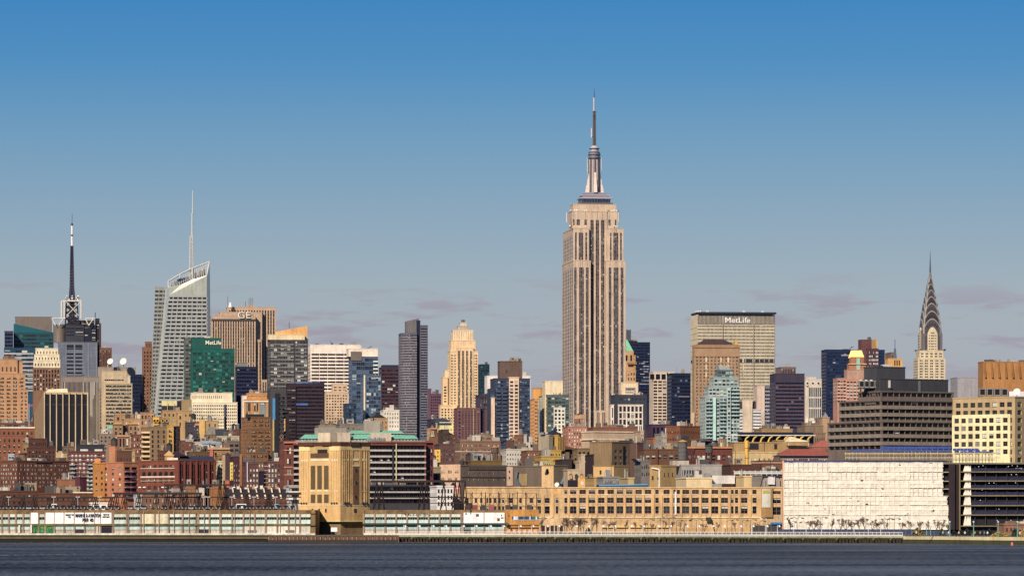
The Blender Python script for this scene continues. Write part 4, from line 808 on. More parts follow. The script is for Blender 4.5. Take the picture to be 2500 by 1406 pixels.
B = Bld(O, 'lower slate blue glass tower with one bright cream edge', 'tower', 881, 930, 917, 3400, '5b6a84', 1050, D=26); B.blk(yt=917, f=FS(7, 9.4, .94, .72, gp='s', rec=.1, bl=.06)); b = MB(); b.box(0, 1.2, -.5, 0, 0, B.zp(915), wallmat('f0e2b8')); b.build('edge_fin', B.root); B.units(2, 2); B.done()
T(O, 'small dark blue glass block before the slate towers', 'tower', 838, 870, 986, 1040, 3300, '2c3c52', FS(4, 9, .9, .7, gp='s', bl=.03), u=1).done()
B = T('brick_tower', 'cream brick apartment slab with rows of dark balcony openings', 'apartment block', 788, 850, 958, 1042, 3350, 'd7b48e', FS(8, 7, .6, .5, gp='k', ind=True, bl=.3, top=4), u=1); B.blk(812, 848, 938, back=6, D=12, f=FS(3, 7, .6, .4, top=4), yb=957); B.done()
B = Bld(O, 'dark brown glass tower between the slate glass and the curved slab', 'tower', 925, 973, 897, 3900, '43303c', 1010, D=26); B.blk(yt=897, f=FS(6, 9, .9, .55, gp='r', sp='4c3440', bl=.03, rec=.15)); B.blk(935, 973, 892, back=3, D=18, f=None, col='26304c'); B.done()
# curved slate slab
B = Bld(A_, 'tall slate residential slab with rounded corner, deep vertical groove and raking roof block', 'tower', 973, 1045, 812, 3300, '5f5f6c', 1065, D=24)
seg = []; n = 6
for k in range(n+1): a = math.pi/2*(1-k/n); seg.append((9-9*math.sin(a), 9-9*math.cos(a)))
zt = B.zp(812)
for k in range(n):
    (xa, ya), (xb, yb_) = seg[k], seg[k+1]; phi = math.atan2(yb_-ya, xb-xa); L = math.hypot(xb-xa, yb_-ya)
    B.facade(xa, ya, phi, L, zt, B.zp(1068), FS(1, 6.35, .97, .55, g=2, gf=.1, top=4, gp='w', rec=.2, sp='8c8488', bl=.05, ind=False, m=0), wallmat('5f5f6c'))
xe = B.xp(1018); S = FS(1, 6.35, .98, .55, g=5, gf=.1, top=4, gp='w', rec=.2, sp='8c8488', bl=.05, ind=False, m=0)
B.facade(9, 0, 0, xe-9, zt, B.zp(1068), S, wallmat('5f5f6c')); B.facade(0, 24, -math.pi/2, 15, zt, B.zp(1068), S, wallmat('5f5f6c')); B.wall.poly([p+(zt,) for p in seg]+[(xe,0,zt),(xe,24,zt),(0,24,zt)], wallmat('5c5a60'))
B.blk(1018, 1026, 784, back=3, D=18, col='1c2440'); B.blk(1026, 1044.5, 795, back=0, D=22, f=FS(1, 6.35, .9, .55, g=4, top=5, gp='n', rec=.2, sp='7c7880', bl=.03, ind=False))
b = MB(); x0, x1 = B.xp(992,6), B.xp(1023,6); b.hexa([(x0,6,zt),(x1,6,zt),(x1,18,zt),(x0,18,zt)], [(x0,6,B.zp(783)),(x1,6,B.zp(776)),(x1,18,B.zp(776)),(x0,18,B.zp(783))], wallmat('716b6c')); b.build('roof_block', B.root)
for i in range(6): b = MB(); b.box(x0+1.6*i+.5, x0+1.6*i+.8, 5.7, 6, zt, B.zp(784), wallmat('8a8480')); b.build('fin', B.root)
B.done()
B = T(O, 'purple brown brick office block with a taller end', 'tower', 1043, 1080, 962, 1045, 3600, '6a4858', FS(6, 7, .7, .4, gp='n', bl=.05, ind=False), u=2); B.blk(1043, 1053, 950, back=2, D=14, f=None); B.done()
# cream deco tower
B = Bld('brick_tower', 'golden cream art deco tower with stepped shoulders and rooftop machinery', 'tower', 1094, 1167, 858, 3500, 'edc794', 1100, xc=1099)
def deco(c, **k): return FS(c, 6.9, .5, .55, gp='k', bl=.15, m=.02, ind=False, **k)
B.blk(1099, 1115, 858, f=FS(2, 6.9, .7, .5, g=2, gf=.3, gp='k', top=6, ind=False), D=20); B.blk(1115, 1156, 850, back=-.6, D=20, f=FS(4, 6.9, .62, .72, g=2, gf=.22, gp='k', sp='6a5648', dsp=.15, top=5, ind=False)); B.blk(1156, 1167, 858, D=20, f=FS(1, 6.9, .7, .5, g=2, gf=.3, gp='k', top=6, ind=False))
B.blk(1101, 1161, 832, back=2, D=16, f=FS(5, 28, .3, .6, top=1, gp='k'), yb=856); B.blk(1106, 1156, 807, back=4, D=14, f=FS(7, 40, .34, .8, top=12, gp='k', sp='8c6c4c'), yb=850)
for i in range(9): b = MB(); x = B.xp(1108+5.6*i, 4); b.box(x-.5, x+.5, 3.6, 4, B.zp(832), B.zp(806), wallmat('f4d8ac')); b.build('fluted_pier', B.root)
B.blk(1118, 1143, 797, back=7, D=8, col='b8a890'); B.blk(1123, 1140, 788, back=8, D=6, col='c9b9a4'); B.units(4, 3)
B.blk(1075, 1116, 990, back=-3, D=12, f=deco(5, top=6)); B.blk(1081, 1093, 922, back=9, D=12, f=deco(1, top=20), yb=985, fl=None); B.blk(1086, 1099, 905, back=11, D=10, f=None)
B.blk(1105, 1118, 1000, back=-7, D=8, f=FS(2, 7.2, .5, .5, top=2, gp='k', bl=.05), yb=1100); B.done()
B = Bld('brick_tower', 'maroon brick office block gridded with pale string courses', 'tower', 1117, 1183, 997, 2800, '7a4c50', 1100, D=22); B.blk(1117, 1173, 997, f=FS(7, 8.7, .6, .45, gp='n', bl=.06, sp='6c4248', top=4), fl=None); B.blk(1173, 1183, 998, back=3, D=18, col='2c2c44')
for i in range(12): b = MB(); b.box(0, B.xp(1173), -.12, -.01, B.zp(1006+8.7*i), B.zp(1005.2+8.7*i), wallmat('a08078')); b.build('string_course', B.root)
b = MB(); b.box(B.xp(1155), B.xp(1156.5), -.4, 0, 0, B.zp(998), wallmat('b8a070')); b.build('downpipe', B.root); B.done()
B = T(O, 'slate glass pavilion with raking roof behind the maroon block', 'tower', 1161, 1198, 965, 1000, 3000, '40384a', FS(9, 8, .9, .75, gp='w', bl=.02, sp='5a4c58', ind=False), u=0); b = MB(); b.hexa([(0,0,B.zp(965)),(B.W,0,B.zp(965)),(B.W,12,B.zp(965)),(0,12,B.zp(965))], [(0,0,B.zp(964)),(B.W,0,B.zp(957)),(B.W,12,B.zp(957)),(0,12,B.zp(964))], flat('4a4654')); b.build('raking_roof', B.root); B.done()
B = T('brick_building', 'plain maroon wall with fine pale courses beside the slate apartment tower', 'building', 1180, 1200, 997, 1092, 2950, '834c4a', None, u=0)
for i in range(12): b = MB(); b.box(0, B.W, -.1, -.01, B.zp(1004+7.5*i), B.zp(1003.2+7.5*i), wallmat('a8746c')); b.build('string_course', B.root)
B.done()
T(O, 'dark teal glass tower with crane behind the white striped block', 'tower', 1166, 1195, 890, 960, 4200, '1c3444', FS(5, 8, .8, .5, gp='t', bl=.1, ind=False), u=2).done()
B = Bld(O, 'white framed tower with tall dark bays behind the slate apartments', 'tower', 1183, 1295, 918, 3900, 'f2e4d4', 975, D=20); B.blk(yt=918, f=FS(9, 60, .55, .85, top=6, gp='k', sp='7a6a68', bl=.1, ind=False)); B.units(2); B.done()
B = Bld(A_, 'slate blue apartment tower with a cream window column and brown roof block', 'tower', 1206, 1294, 925, 2900, '3c4256', 1090, D=24)
B.blk(1207, 1243, 925, f=FS(5, 8.7, .9, .6, gp='s', rec=.4, sp='3c4256', bl=.08), fl=None); B.blk(1267, 1294, 925, f=FS(4, 8.7, .88, .6, gp='s', rec=.4, sp='3c4256', bl=.08), fl=None)
B.blk(1243, 1267, 922, back=-.9, D=18, col='ecc8a4', f=FS(2, 8.7, .66, .62, top=6, gp='d', bl=.12, rec=.5), fl=None); B.blk(1197, 1208, 950, back=-.6, D=18, f=FS(1, 8.7, .8, .6, gp='s'), yb=972, fl=None); B.blk(1199, 1208, 972, back=-.9, D=16, col='eac6a2')
B.blk(1220, 1275, 883, back=5, D=12, col='6b5348'); b = MB(); b.box(B.xp(1235,5), B.xp(1239,5), 4.8, 5, B.zp(909,5), B.zp(903,5), flat('3a2c28')); b.build('hatch', B.root)
for px in range(1211, 1242, 15):
    for r_ in range(14): b = MB(); b.box(B.xp(px), B.xp(px+11), -1.1, 0, B.zp(957+9*r_), B.zp(955+9*r_), flat('4c5670')); b.build('balcony', B.root)
B.units(3, 3); B.done()
T('building', 'blank cream stair block standing before the slate apartment tower', 'building', 1261, 1286, 1062, 1100, 2500, 'ded0bc', None, u=0).done()
B = T('brick_tower', 'narrow orange brick tower with two window columns', 'tower', 1294, 1313, 974, 1098, 3000, 'e09a5c', FS(2, 8.7, .62, .5, gp='k', bl=.1, top=3), u=0); B.done()
e = empty('rooftop_drum', (WX(1315, 3050), 3050, WZ(1000, 3050)), 'large round orange drum on the roof beside the white glass block', 'drum'); b = MB(); r_ = 15*3050/F; h_ = 25*3050/F; b.cyl(0,0,0,h_*.4+5,r_*.5,r_*.8,wallmat('c8823c'),16); b.build('base', e); b = MB(); b.cyl(0,0,h_*.4+5,h_+7.5,r_,r_,wallmat('e8963c'),24); b.build('drum', e); b = MB(); b.cyl(0,0,h_+7.5,h_+8.2,r_*1.03,r_*1.03,wallmat('b87038'),24); b.build('rim', e)
B = Bld(A_, 'white and green apartment block with striped flank and roof garden', 'apartment block', 1312, 1390, 965, 3000, '5c6a66', 1065, xc=1336)
B.blk(yt=965, f=FS(6, 9.3, .88, .55, gp='m', sp='5a6460', bl=.25), fl=FS(7, 9.3, .42, .6, gp='m', pm='e8ecd4', bl=.2)); B.blk(1352, 1380, 996, back=-.8, D=8, col='f0e8d0', f=FS(3, 9.3, .6, .62, gp='d', bl=.3, top=2)); B.blk(1331, 1374, 931, back=6, D=16, col='ecd4a8', fl=None)
for i in range(16): b = MB(); x = rnd.uniform(1, B.W-1); b.cyl(x, 2, B.zp(965), B.zp(961-rnd.random()*3), .5, .2, flat('6a6a50'), 5); b.build('roof_shrub', B.root)
B.done()
# right of the great tower
B = Bld(O, 'tan Gothic tower with green pyramid roof behind the tall deco skyscraper', 'tower', 1524, 1552, 905, 4600, 'c99c6c', 935, D=20); B.blk(yt=905, f=FS(3, 12, .4, .5, top=2, gp='k')); B.blk(1524, 1547, 858, back=3, D=14, f=FS(2, 24, .4, .6, top=4, gp='k'), yb=903)
b = MB(); b.hexa([(0,3,B.zp(858)),(B.xp(1547,3),3,B.zp(858)),(B.xp(1547,3),17,B.zp(858)),(0,17,B.zp(858))], [(0,8,B.zp(828)),(1.5,8,B.zp(828)),(1.5,10,B.zp(828)),(0,10,B.zp(828))], wallmat('7fc49a')); b.build('pyramid_roof', B.root)
b = MB(); b.box(0, B.W+1, -1, .5, B.zp(889), B.zp(884), wallmat('a37a50')); b.build('cornice', B.root); B.blk(1547, 1552, 868, back=1, D=4, col='b88c5c'); B.done()
B = Bld(O, 'navy slab tower with speckled lit floors and a lattice on its roof', 'tower', 1530, 1587, 836, 4900, '15223e', 985, D=24); B.blk(yt=836, f=FS(9, 7.2, .85, .5, gp='n', bl=.05, sp='1a2a48', ind=False)); B.blk(1530, 1556, 833, back=3, D=12)
for i in range(34): b = MB(); y = rnd.choice((882,886,893,900,906,912,920,928,936)); x = B.xp(rnd.uniform(1560, 1580)); b.box(x, x+rnd.uniform(2, 5), -.3, 0, B.zp(y+1.6), B.zp(y), flat('b8bcc0')); b.build('lit_window', B.root)
b = MB(); lattice(b, B.xp(1534.5,6), 6, B.zp(833), B.zp(804), 9*B.sc, 9*B.sc, flat('5a5860'), .35, 6, .3); b.build('roof_lattice', B.root); B.units(6, 2); B.done()
B = Bld('building', 'cream rooftop block with small square NOW RENTING sign', 'building', 1510, 1558, 935, 3000, 'e8cba4', 960, D=12); B.blk(yt=935); b = MB(); b.box(B.xp(1526), B.xp(1551.5), -.25, -.01, B.zp(958.5), B.zp(945), flat('a89c84')); b.build('sign_board', B.root)
text(B, 'NOW', 1529, 1549, 947, 951.5, '5a5048', back=-.5, bold=.03); text(B, 'RENTING', 1527.5, 1550, 953.5, 957.5, 'efe2cc', back=-.5, bold=.02); b = MB(); b.hexa([(B.xp(1541),2,B.zp(935)),(B.xp(1555),2,B.zp(935)),(B.xp(1555),6,B.zp(935)),(B.xp(1541),6,B.zp(935))], [(B.xp(1547),3.9,B.zp(929)),(B.xp(1549),3.9,B.zp(929)),(B.xp(1549),4.1,B.zp(929)),(B.xp(1547),4.1,B.zp(929))], wallmat('d08c50')); b.build('roof', B.root); B.done()
B = Bld(A_, 'dark grey block with a bold white window grid below the renting sign', 'apartment block', 1490, 1579, 965, 2950, '3c3e4a', 1065, D=22); B.blk(yt=965, f=FS(8, 10, .5, .5, gp='m', bl=.2, top=4), yb=984); B.blk(1509, 1570, 989, back=-.8, D=8, col='f0dcc4', f=FS(6, 16, .66, .8, top=1, gp='d', bl=.15, rec=.6), fl=None); B.blk(1492, 1499, 989, back=-.6, D=8, col='f0dcc4', f=FS(1, 30, .4, .8, gp='k')); B.units(3, 2, 0); B.done()
B = Bld(O, 'tan concrete grid office block with three tall top openings', 'tower', 1585, 1646, 908, 4000, 'dcc2a4', 1035, D=24); B.blk(yt=908, f=FS(3, 7.65, .82, .6, top=20, gp='d', bl=.12, rec=.6, m=0), x1=1628, fl=None)
for i in range(3): b = MB(); x = B.xp(1587+14*i); b.box(x, x+10.5*B.sc, -.15, 0, B.zp(926), B.zp(913), glass('151826')); b.build('tall_window', B.root)
B.blk(1628, 1646, 909, back=2, D=18, f=FS(2, 14, .6, .8, top=3, gp='n'), yb=925); B.done()
B = T(O, 'near black navy glass block beside the wide slab with roof lettering', 'tower', 1628, 1686, 912, 1035, 3900, '141e3a', FS(7, 9, .9, .6, gp='n', bl=.03, sp='18243f', ind=False), u=2); b = MB(); b.box(B.xp(1655), B.xp(1683), -.3, 0, B.zp(969), B.zp(966), flat('7a6a68')); b.build('string_course', B.root); B.done()
B = Bld('brick_tower', 'brown Gothic office block with dark hipped roof before the broad slab', 'tower', 1690, 1806, 842, 4700, 'ae8a68', 1035, xc=1695)
B.blk(yt=842, f=FS(12, 8.2, .5, .55, g=2, gf=.3, gp='k', bl=.35, top=26, ind=False), fl=None, cap=False)
b = MB(); b.box(-.5, B.W+.5, -.9, .2, B.zp(849), B.zp(841), wallmat('a8805a')); b.build('cornice', B.root); b = MB(); b.box(-.3, B.W+.3, -.6, .2, B.zp(870), B.zp(866), wallmat('b08860')); b.build('string_course', B.root)
b = MB(); b.hexa([(4,4,B.zp(842)),(B.W-4,4,B.zp(842)),(B.W-4,24,B.zp(842)),(4,24,B.zp(842))], [(14,10,B.zp(827)),(B.W-16,10,B.zp(827)),(B.W-16,18,B.zp(827)),(14,18,B.zp(827))], wallmat('4a3838')); b.build('hipped_roof', B.root)
b = MB(); b.box(B.xp(1795), B.xp(1803), 3, 9, B.zp(842), B.zp(829), wallmat('d8b060')); b.build('chimney', B.root)
for i in range(6):
    for c_ in range(3):
        if i % 3 == 1: continue
        b = MB(); x = B.xp(1722+18*i); b.box(x, x+2, -.3, 0, B.zp(884+18*c_), B.zp(872+18*c_), wallmat('e0c8a0')); b.build('pilaster', B.root)
B.blk(1676, 1696, 1008, back=-2, D=14, col='d8b890', f=FS(6, 30, .4, .8, gp='k')); B.done()
B = Bld(A_, 'pale mint glass condominium with stepped terraces and angled roof canopy', 'apartment block', 1719, 1807, 970, 3000, 'a4b2aa', 1092, D=24)
cd = lambda c, **k: FS(c, 8.9, .78, .68, gp='m', bl=.2, rec=.6, sp='c6cec4', dsp=.05, **k)
B.blk(1722, 1776, 970, f=cd(6, top=2)); B.blk(1776, 1784, 948, back=-.4, D=14, col='c9ddd2', f=cd(1)); B.blk(1784, 1806, 942, back=1, D=14, f=cd(3, top=2)); B.blk(1730, 1784, 945, back=2, D=18, f=cd(6, top=2), yb=972); B.blk(1742, 1803, 922, back=4, D=16, f=cd(6, top=3), yb=945); B.blk(1752, 1790, 904, back=6, D=12, col='5c7478', f=FS(4, 9, .85, .7, gp='m', top=1), yb=922)
b = MB(); b.hexa([(B.xp(1758,6),6,B.zp(903)),(B.xp(1786,6),6,B.zp(903)),(B.xp(1786,6),18,B.zp(903)),(B.xp(1758,6),18,B.zp(903))], [(B.xp(1752,6),4,B.zp(890)),(B.xp(1776,6),4,B.zp(891)),(B.xp(1776,6),18,B.zp(889)),(B.xp(1752,6),18,B.zp(888))], wallmat('ddd8c4')); b.build('roof_canopy', B.root)
b = MB(); b.box(B.xp(1740), B.xp(1747), -1.4, 0, 0, B.zp(970), wallmat('c8ecdc')); b.build('white_fin', B.root)
for r_ in range(13):
    for px in (1723, 1756): b = MB(); b.box(B.xp(px), B.xp(px+15), -1.6, 0, B.zp(981+8.9*r_), B.zp(978+8.9*r_), wallmat('a9c0b8')); b.build('balcony', B.root)
    if r_ < 8: b = MB(); b.box(B.xp(1786), B.xp(1804), -1.0, 1.2, B.zp(953+8.9*r_), B.zp(950+8.9*r_), wallmat('b9cfc4')); b.build('balcony', B.root)
B.done()
B = Bld(A_, 'cream central shaft flanked by long white balcony wings', 'apartment block', 1784, 1858, 1000, 3150, 'c9c0b8', 1056, D=18)
B.blk(1784, 1815, 1000, f=FS(4, 7.8, .9, .6, gp='d', sp='e0d8d0', rec=1, bl=.2)); B.blk(1837, 1858, 1000, f=FS(3, 7.8, .9, .6, gp='d', sp='e0d8d0', rec=1, bl=.2)); B.blk(1813, 1837, 976, back=-1, D=14, col='dcc4a4')
for r_ in range(7):
    for a, c_ in ((1784, 1813), (1838, 1858)): b = MB(); b.box(B.xp(a), B.xp(c_), -1.2, 0, B.zp(1007+7.8*r_), B.zp(1005+7.8*r_), wallmat('ece6e0')); b.build('balcony', B.root)
for a, c_ in ((1798, 1812), (1838, 1846)): b = MB(); b.hexa([(B.xp(a),1,B.zp(1000)),(B.xp(c_),1,B.zp(1000)),(B.xp(c_),8,B.zp(1000)),(B.xp(a),8,B.zp(1000))], [(B.xp(a+6),1,B.zp(978)),(B.xp(c_),1,B.zp(980)),(B.xp(c_),8,B.zp(980)),(B.xp(a+6),8,B.zp(978))], flat('3a2430')); b.build('dark_roof', B.root)
B.done()
B = T(O, 'pinkish blank slab with a grey banded return', 'tower', 1848, 1881, 942, 1040, 3500, 'd9bca4', None, u=0, x1=None) if False else Bld(O, 'pinkish blank slab with a grey banded return', 'tower', 1848, 1881, 942, 3500, 'd9bca4', 1040, D=16)
B.blk(1848, 1867, 942); B.blk(1867, 1880.5, 943, back=1, D=14, col='7c7c84', f=FS(1, 9, .95, .5, g=3, gp='n', sp='9a98a0')); B.done()
B = T(O, 'striped brown block peeping over the dark slate office', 'tower', 1893, 1943, 897, 912, 3650, '7a6460', FS(9, 14, .5, .9, top=3, gp='k', sp='3c3034', ind=False), u=2).done()
B = Bld(O, 'dark slate office block with fine red brown floor lines', 'tower', 1879, 1964, 913, 3400, '40384a', 1045, D=24); B.blk(yt=913, f=FS(11, 9, .96, .5, top=18, gp='n', sp='574450', bl=.03, rec=.2)); B.done()
B = Bld(O, 'blue glass tower crossed by white fins under three diamond windows', 'tower', 1964, 2006, 926, 3900, 'd8c8b0', 1030, D=20); B.blk(yt=926, f=FS(6, 26, .66, .86, top=18, gp='s', sp='d8c8b0', bl=.03, rec=.5)); B.blk(1966, 1992, 921, back=3, D=10)
for i in range(3):
    cx_, cz_ = B.xp(1971+13.5*i), B.zp(935.5); r_ = 6.4*B.sc
    b = MB(); b.poly([(cx_-r_,-.3,cz_),(cx_,-.3,cz_-r_),(cx_+r_,-.3,cz_),(cx_,-.3,cz_+r_)], wallmat('f0dcc4')); b.poly([(cx_-r_*.55,-.4,cz_),(cx_,-.4,cz_-r_*.55),(cx_+r_*.55,-.4,cz_),(cx_,-.4,cz_+r_*.55)], glass('2c3c4c')); b.build('diamond_window', B.root)
B.done()
B = Bld(O, 'navy blue glass slab with faint white lettering behind the lantern tower', 'tower', 2005, 2160, 854, 4600, '14284c', 1020, D=26); B.blk(yt=854, f=FS(20, 8, .9, .55, gp='b', bl=.01, sp='16294c', rec=.1, ind=False, top=4)); B.units(3, 2)
text(B, 'offices', 2054, 2080, 863.5, 869, 'b4b0c0', back=-.6, bold=.02); b = MB(); b.bar((B.xp(2073),3,B.zp(853)), (B.xp(2082),3,B.zp(846)), .3, flat('3c3a44')); b.bar((B.xp(2079),3,B.zp(846)), (B.xp(2085),3,B.zp(846)), .3, flat('3c3a44')); b.build('roof_crane', B.root); B.done()
B = Bld(O, 'maroon tower with small bright windows and blank roof block', 'tower', 2106, 2145, 852, 4300, '5c3440', 930, D=22); B.blk(yt=852, f=FS(8, 9, .5, .55, gp='y', bl=.2, top=4, sp='4a2c3a', ind=False)); B.blk(2102, 2128, 830, back=4, D=14, col='6c3c44'); B.done()
T('building', 'narrow tan shaft beside the blank maroon roof block', 'building', 2129, 2139, 829, 852, 4330, 'd9a860', None, u=0).done()
water_tank('small grey tank topping the maroon tower', 2122, 822, 829, 9, 4315, 824.5, '7a7674')
# lantern tower
B = Bld(A_, 'pink brick tower crowned by a gold pyramidal lantern with painted sun glint over a colonnade', 'tower', 2044, 2130, 925, 4000, 'c98a74', 980, D=20)
B.blk(2044, 2066, 924, f=FS(3, 8, .8, .5, gp='k', bl=.4, sp='d8a890')); B.blk(2066, 2100, 926, f=FS(4, 8, .7, .5, gp='d', bl=.5, sp='d8b8a0')); B.blk(2068, 2124, 903, back=3, D=14, f=FS(5, 24, .55, .85, top=3, gp='k', pm='c0a890', ind=True), yb=925, col='b89078')
B.blk(2073, 2114, 888, back=5, D=10, col='b5654c'); B.blk(2077, 2109, 872, back=6, D=8, col='b5654c')
b = MB(); b.box(B.xp(2091,5), B.xp(2100,5), 4.6, 5, B.zp(902), B.zp(873), flat('9ac0ac')); b.build('glass_bay', B.root)
for y in (887, 902): b = MB(); b.box(B.xp(2071,4), B.xp(2116,4), 3.6, 4.9, B.zp(y+1.6), B.zp(y), wallmat('e8cfa4')); b.build('cornice', B.root)
gold = bpy.data.materials.new('sun_glint_gold'); gold.use_nodes = True; q_ = gold.node_tree.nodes['Principled BSDF']; q_.inputs['Base Color'].default_value = (.9,.62,.12,1); q_.inputs['Emission Color'].default_value = (1,.78,.22,1); q_.inputs['Emission Strength'].default_value = .75  # sun glint on the gold roof put in as emission, no lamp inside
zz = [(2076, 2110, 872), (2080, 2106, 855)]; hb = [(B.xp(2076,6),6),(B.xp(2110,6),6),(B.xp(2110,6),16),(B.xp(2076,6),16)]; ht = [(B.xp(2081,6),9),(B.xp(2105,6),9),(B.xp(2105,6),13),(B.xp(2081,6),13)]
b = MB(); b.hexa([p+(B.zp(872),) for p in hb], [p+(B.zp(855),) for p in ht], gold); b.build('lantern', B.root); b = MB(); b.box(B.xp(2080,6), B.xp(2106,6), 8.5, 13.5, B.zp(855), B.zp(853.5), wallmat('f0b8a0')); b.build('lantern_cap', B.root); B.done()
B = Bld('building', 'golden rounded roof block with three dark slots', 'building', 2160, 2203, 876, 3800, 'e0a65c', 896, D=14); B.blk(yt=876)
for i in range(3): b = MB(); x = B.xp(2183+5.5*i); b.box(x, x+1.1, -.2, 0, B.zp(892), B.zp(879), flat('3a2820')); b.build('slot', B.root)
B.done()
T('building', 'small brown stone roof house beside a radio mast', 'building', 2161, 2182, 861, 875, 3900, '7c6454', FS(1, 12, .3, .6), u=0).done()
e = empty('radio_mast', (WX(2185, 3850), 3850, WZ(876, 3850)), 'thin lattice radio mast above the golden rounded roof block', 'mast'); b = MB(); lattice(b, 0, 0, 0, 9.5, 2.6, .9, flat('5a6478'), .25, 6, .16); b.build('lattice', e); b = MB(); b.bar((0,0,9.5), (0,0,17.5), .25, flat('3c4468')); b.build('whip', e)
T(O, 'pale grey ribbed round block beyond the cooling units', 'tower', 2320, 2400, 922, 965, 3500, 'a39c9c', FS(20, 60, .5, .95, top=4, sp='7a7478', dsp=.3, rec=.5, ind=False), u=0).done()
B = Bld('building', 'rust orange block with raking fins and a golden recessed storey', 'building', 2400, 2530, 921, 2900, 'a87040', 960, D=16); B.blk(yt=921, f=FS(5, 24, .6, .9, top=2, gp='k', sp='7a5c30')); B.blk(2400, 2530, 884, back=-.8, D=15, col='b4713c')
for i in range(8):
    b = MB(); x = B.xp(2403+17*i); b.hexa([(x,-2.2,B.zp(922)),(x+.9,-2.2,B.zp(922)),(x+.9,-.8,B.zp(922)),(x,-.8,B.zp(922))], [(x-.6,-1.2,B.zp(883)),(x+.3,-1.2,B.zp(883)),(x+.3,-.8,B.zp(883)),(x-.6,-.8,B.zp(883))], wallmat('a05c30')); b.build('fin', B.root)
B.units(6, 1.5); B.done()
# ---------------------------------------------------------------- midtown to village, middle rows
BT, BB, WB = 'brick_tower', 'brick_building', 'building'
def win(c, r, fw=.45, fh=.55, **k): return FS(c, r, fw, fh, **k)
def gable(B, x0, x1, yb, yt, back, D, col, name='gable_roof', m=None):
    """ridge running back from the front"""
    a, c = B.xp(x0, back), B.xp(x1, back); z0, z1 = B.zp(yb, back), B.zp(yt, back); mt = m or wallmat(col); b = MB(); h = (a+c)/2
    b.hexa([(a,back,z0),(c,back,z0),(h,back,z1)], [(a,back+D,z0),(c,back+D,z0),(h,back+D,z1)], mt); b.build(name, B.root)
def hip(B, x0, x1, yb, yt, back, D, col, ins=.3, name='hipped_roof', rough=.85):
    a, c = B.xp(x0, back), B.xp(x1, back); z0, z1 = B.zp(yb, back), B.zp(yt, back); w_ = (c-a)*ins; d = D*.4; b = MB()
    b.hexa([(a,back,z0),(c,back,z0),(c,back+D,z0),(a,back+D,z0)], [(a+w_,back+d,z1),(c-w_,back+d,z1),(c-w_,back+D-d,z1),(a+w_,back+D-d,z1)], wallmat(col, rough)); b.build(name, B.root)
def bx(B, name, x0, x1, y0, y1, back=0, out=.2, dep=0, col='e8d8c0', mt=None):
    """a box on the front: columns x0..x1, rows y0 (top)..y1 (bottom), standing out metres"""
    b = MB(); b.box(B.xp(x0, back), B.xp(x1, back), back-out, back+dep, B.zp(y1, back), B.zp(y0, back), mt or wallmat(col)); return b.build(name, B.root)
# left
B = T(BB, 'ornate old tan stone building with arched upper windows and pointed dark roof', 'building', 278, 379, 1012, 1095, 3100, 'b88a5e', win(8, 14, .4, .6, bl=.2), u=3); B.blk(343, 377, 1008, back=-1, D=10, f=win(4, 14, .5, .6)); hip(B, 350, 366, 1007, 996, 2, 8, '3a2a38', .45); B.done()
B = T(BB, 'golden brown block with tall chimney pole in front of the faceted tower', 'building', 300, 343, 1023, 1095, 2950, 'bf9060', win(4, 15, .4, .5), u=2); b = MB(); b.bar((B.xp(295),0,B.zp(1030)), (B.xp(295),0,B.zp(1000)), .35, flat('c8905c')); b.build('flagpole', B.root); B.done()
B = Bld(BB, 'twin pavilion stone house front with yellow tiled eaves', 'building', 277, 338, 1036, 2700, 'b98c62', 1092, D=16); B.blk(277, 300, 1036, f=win(2, 12, .4, .6)); B.blk(314, 336, 1036, f=win(2, 12, .4, .6)); B.blk(300, 314, 1040, back=3, D=10, col='7a4f4c', f=win(1, 16, .7, .8, gp='k'))
for a, c_ in ((276, 301), (313, 337)): hip(B, a, c_, 1036, 1031, -.6, 14, 'dcb45c', .1, 'tiled_eave')
B.done()
B = T(BB, 'small brown house front with three tall windows before the pavilion house', 'building', 286, 315, 1064, 1100, 2500, 'b07c58', win(3, 24, .5, .8, top=4, gp='d'), u=1); bx(B, 'cornice', 285, 316, 1062, 1065.5, out=.6, col='c89870'); B.done()
B = T(BB, 'low cream house with a single window beside the brown house', 'building', 314, 334, 1072, 1096, 2480, 'd8b080', win(1, 12, .35, .5), u=1).done()
T(WB, 'jumble of small taupe rooftops below the stacked ribbon tower', 'building', 240, 283, 1060, 1102, 2850, '8f7a68', win(4, 9, .4, .5), u=5).done()
B = T(WB, 'pale stair house with mint green screen on its roof', 'building', 257, 277, 1047, 1064, 2900, 'a89c8a', win(1, 10, .3, .5), u=1); bx(B, 'mint_screen', 261, 275, 1038, 1047, out=0, dep=.3, col='8cc8a0'); B.done()
B = T(WB, 'brown brick tenement with white windows next to the balcony block', 'building', 320, 348, 1062, 1125, 2380, '9a4c3c', win(3, 15, .4, .5, bl=.6), u=2); 
for y in (1080, 1096, 1112): bx(B, 'string_course', 320.5, 347, y, y+1, col='c89c88')
B.done()
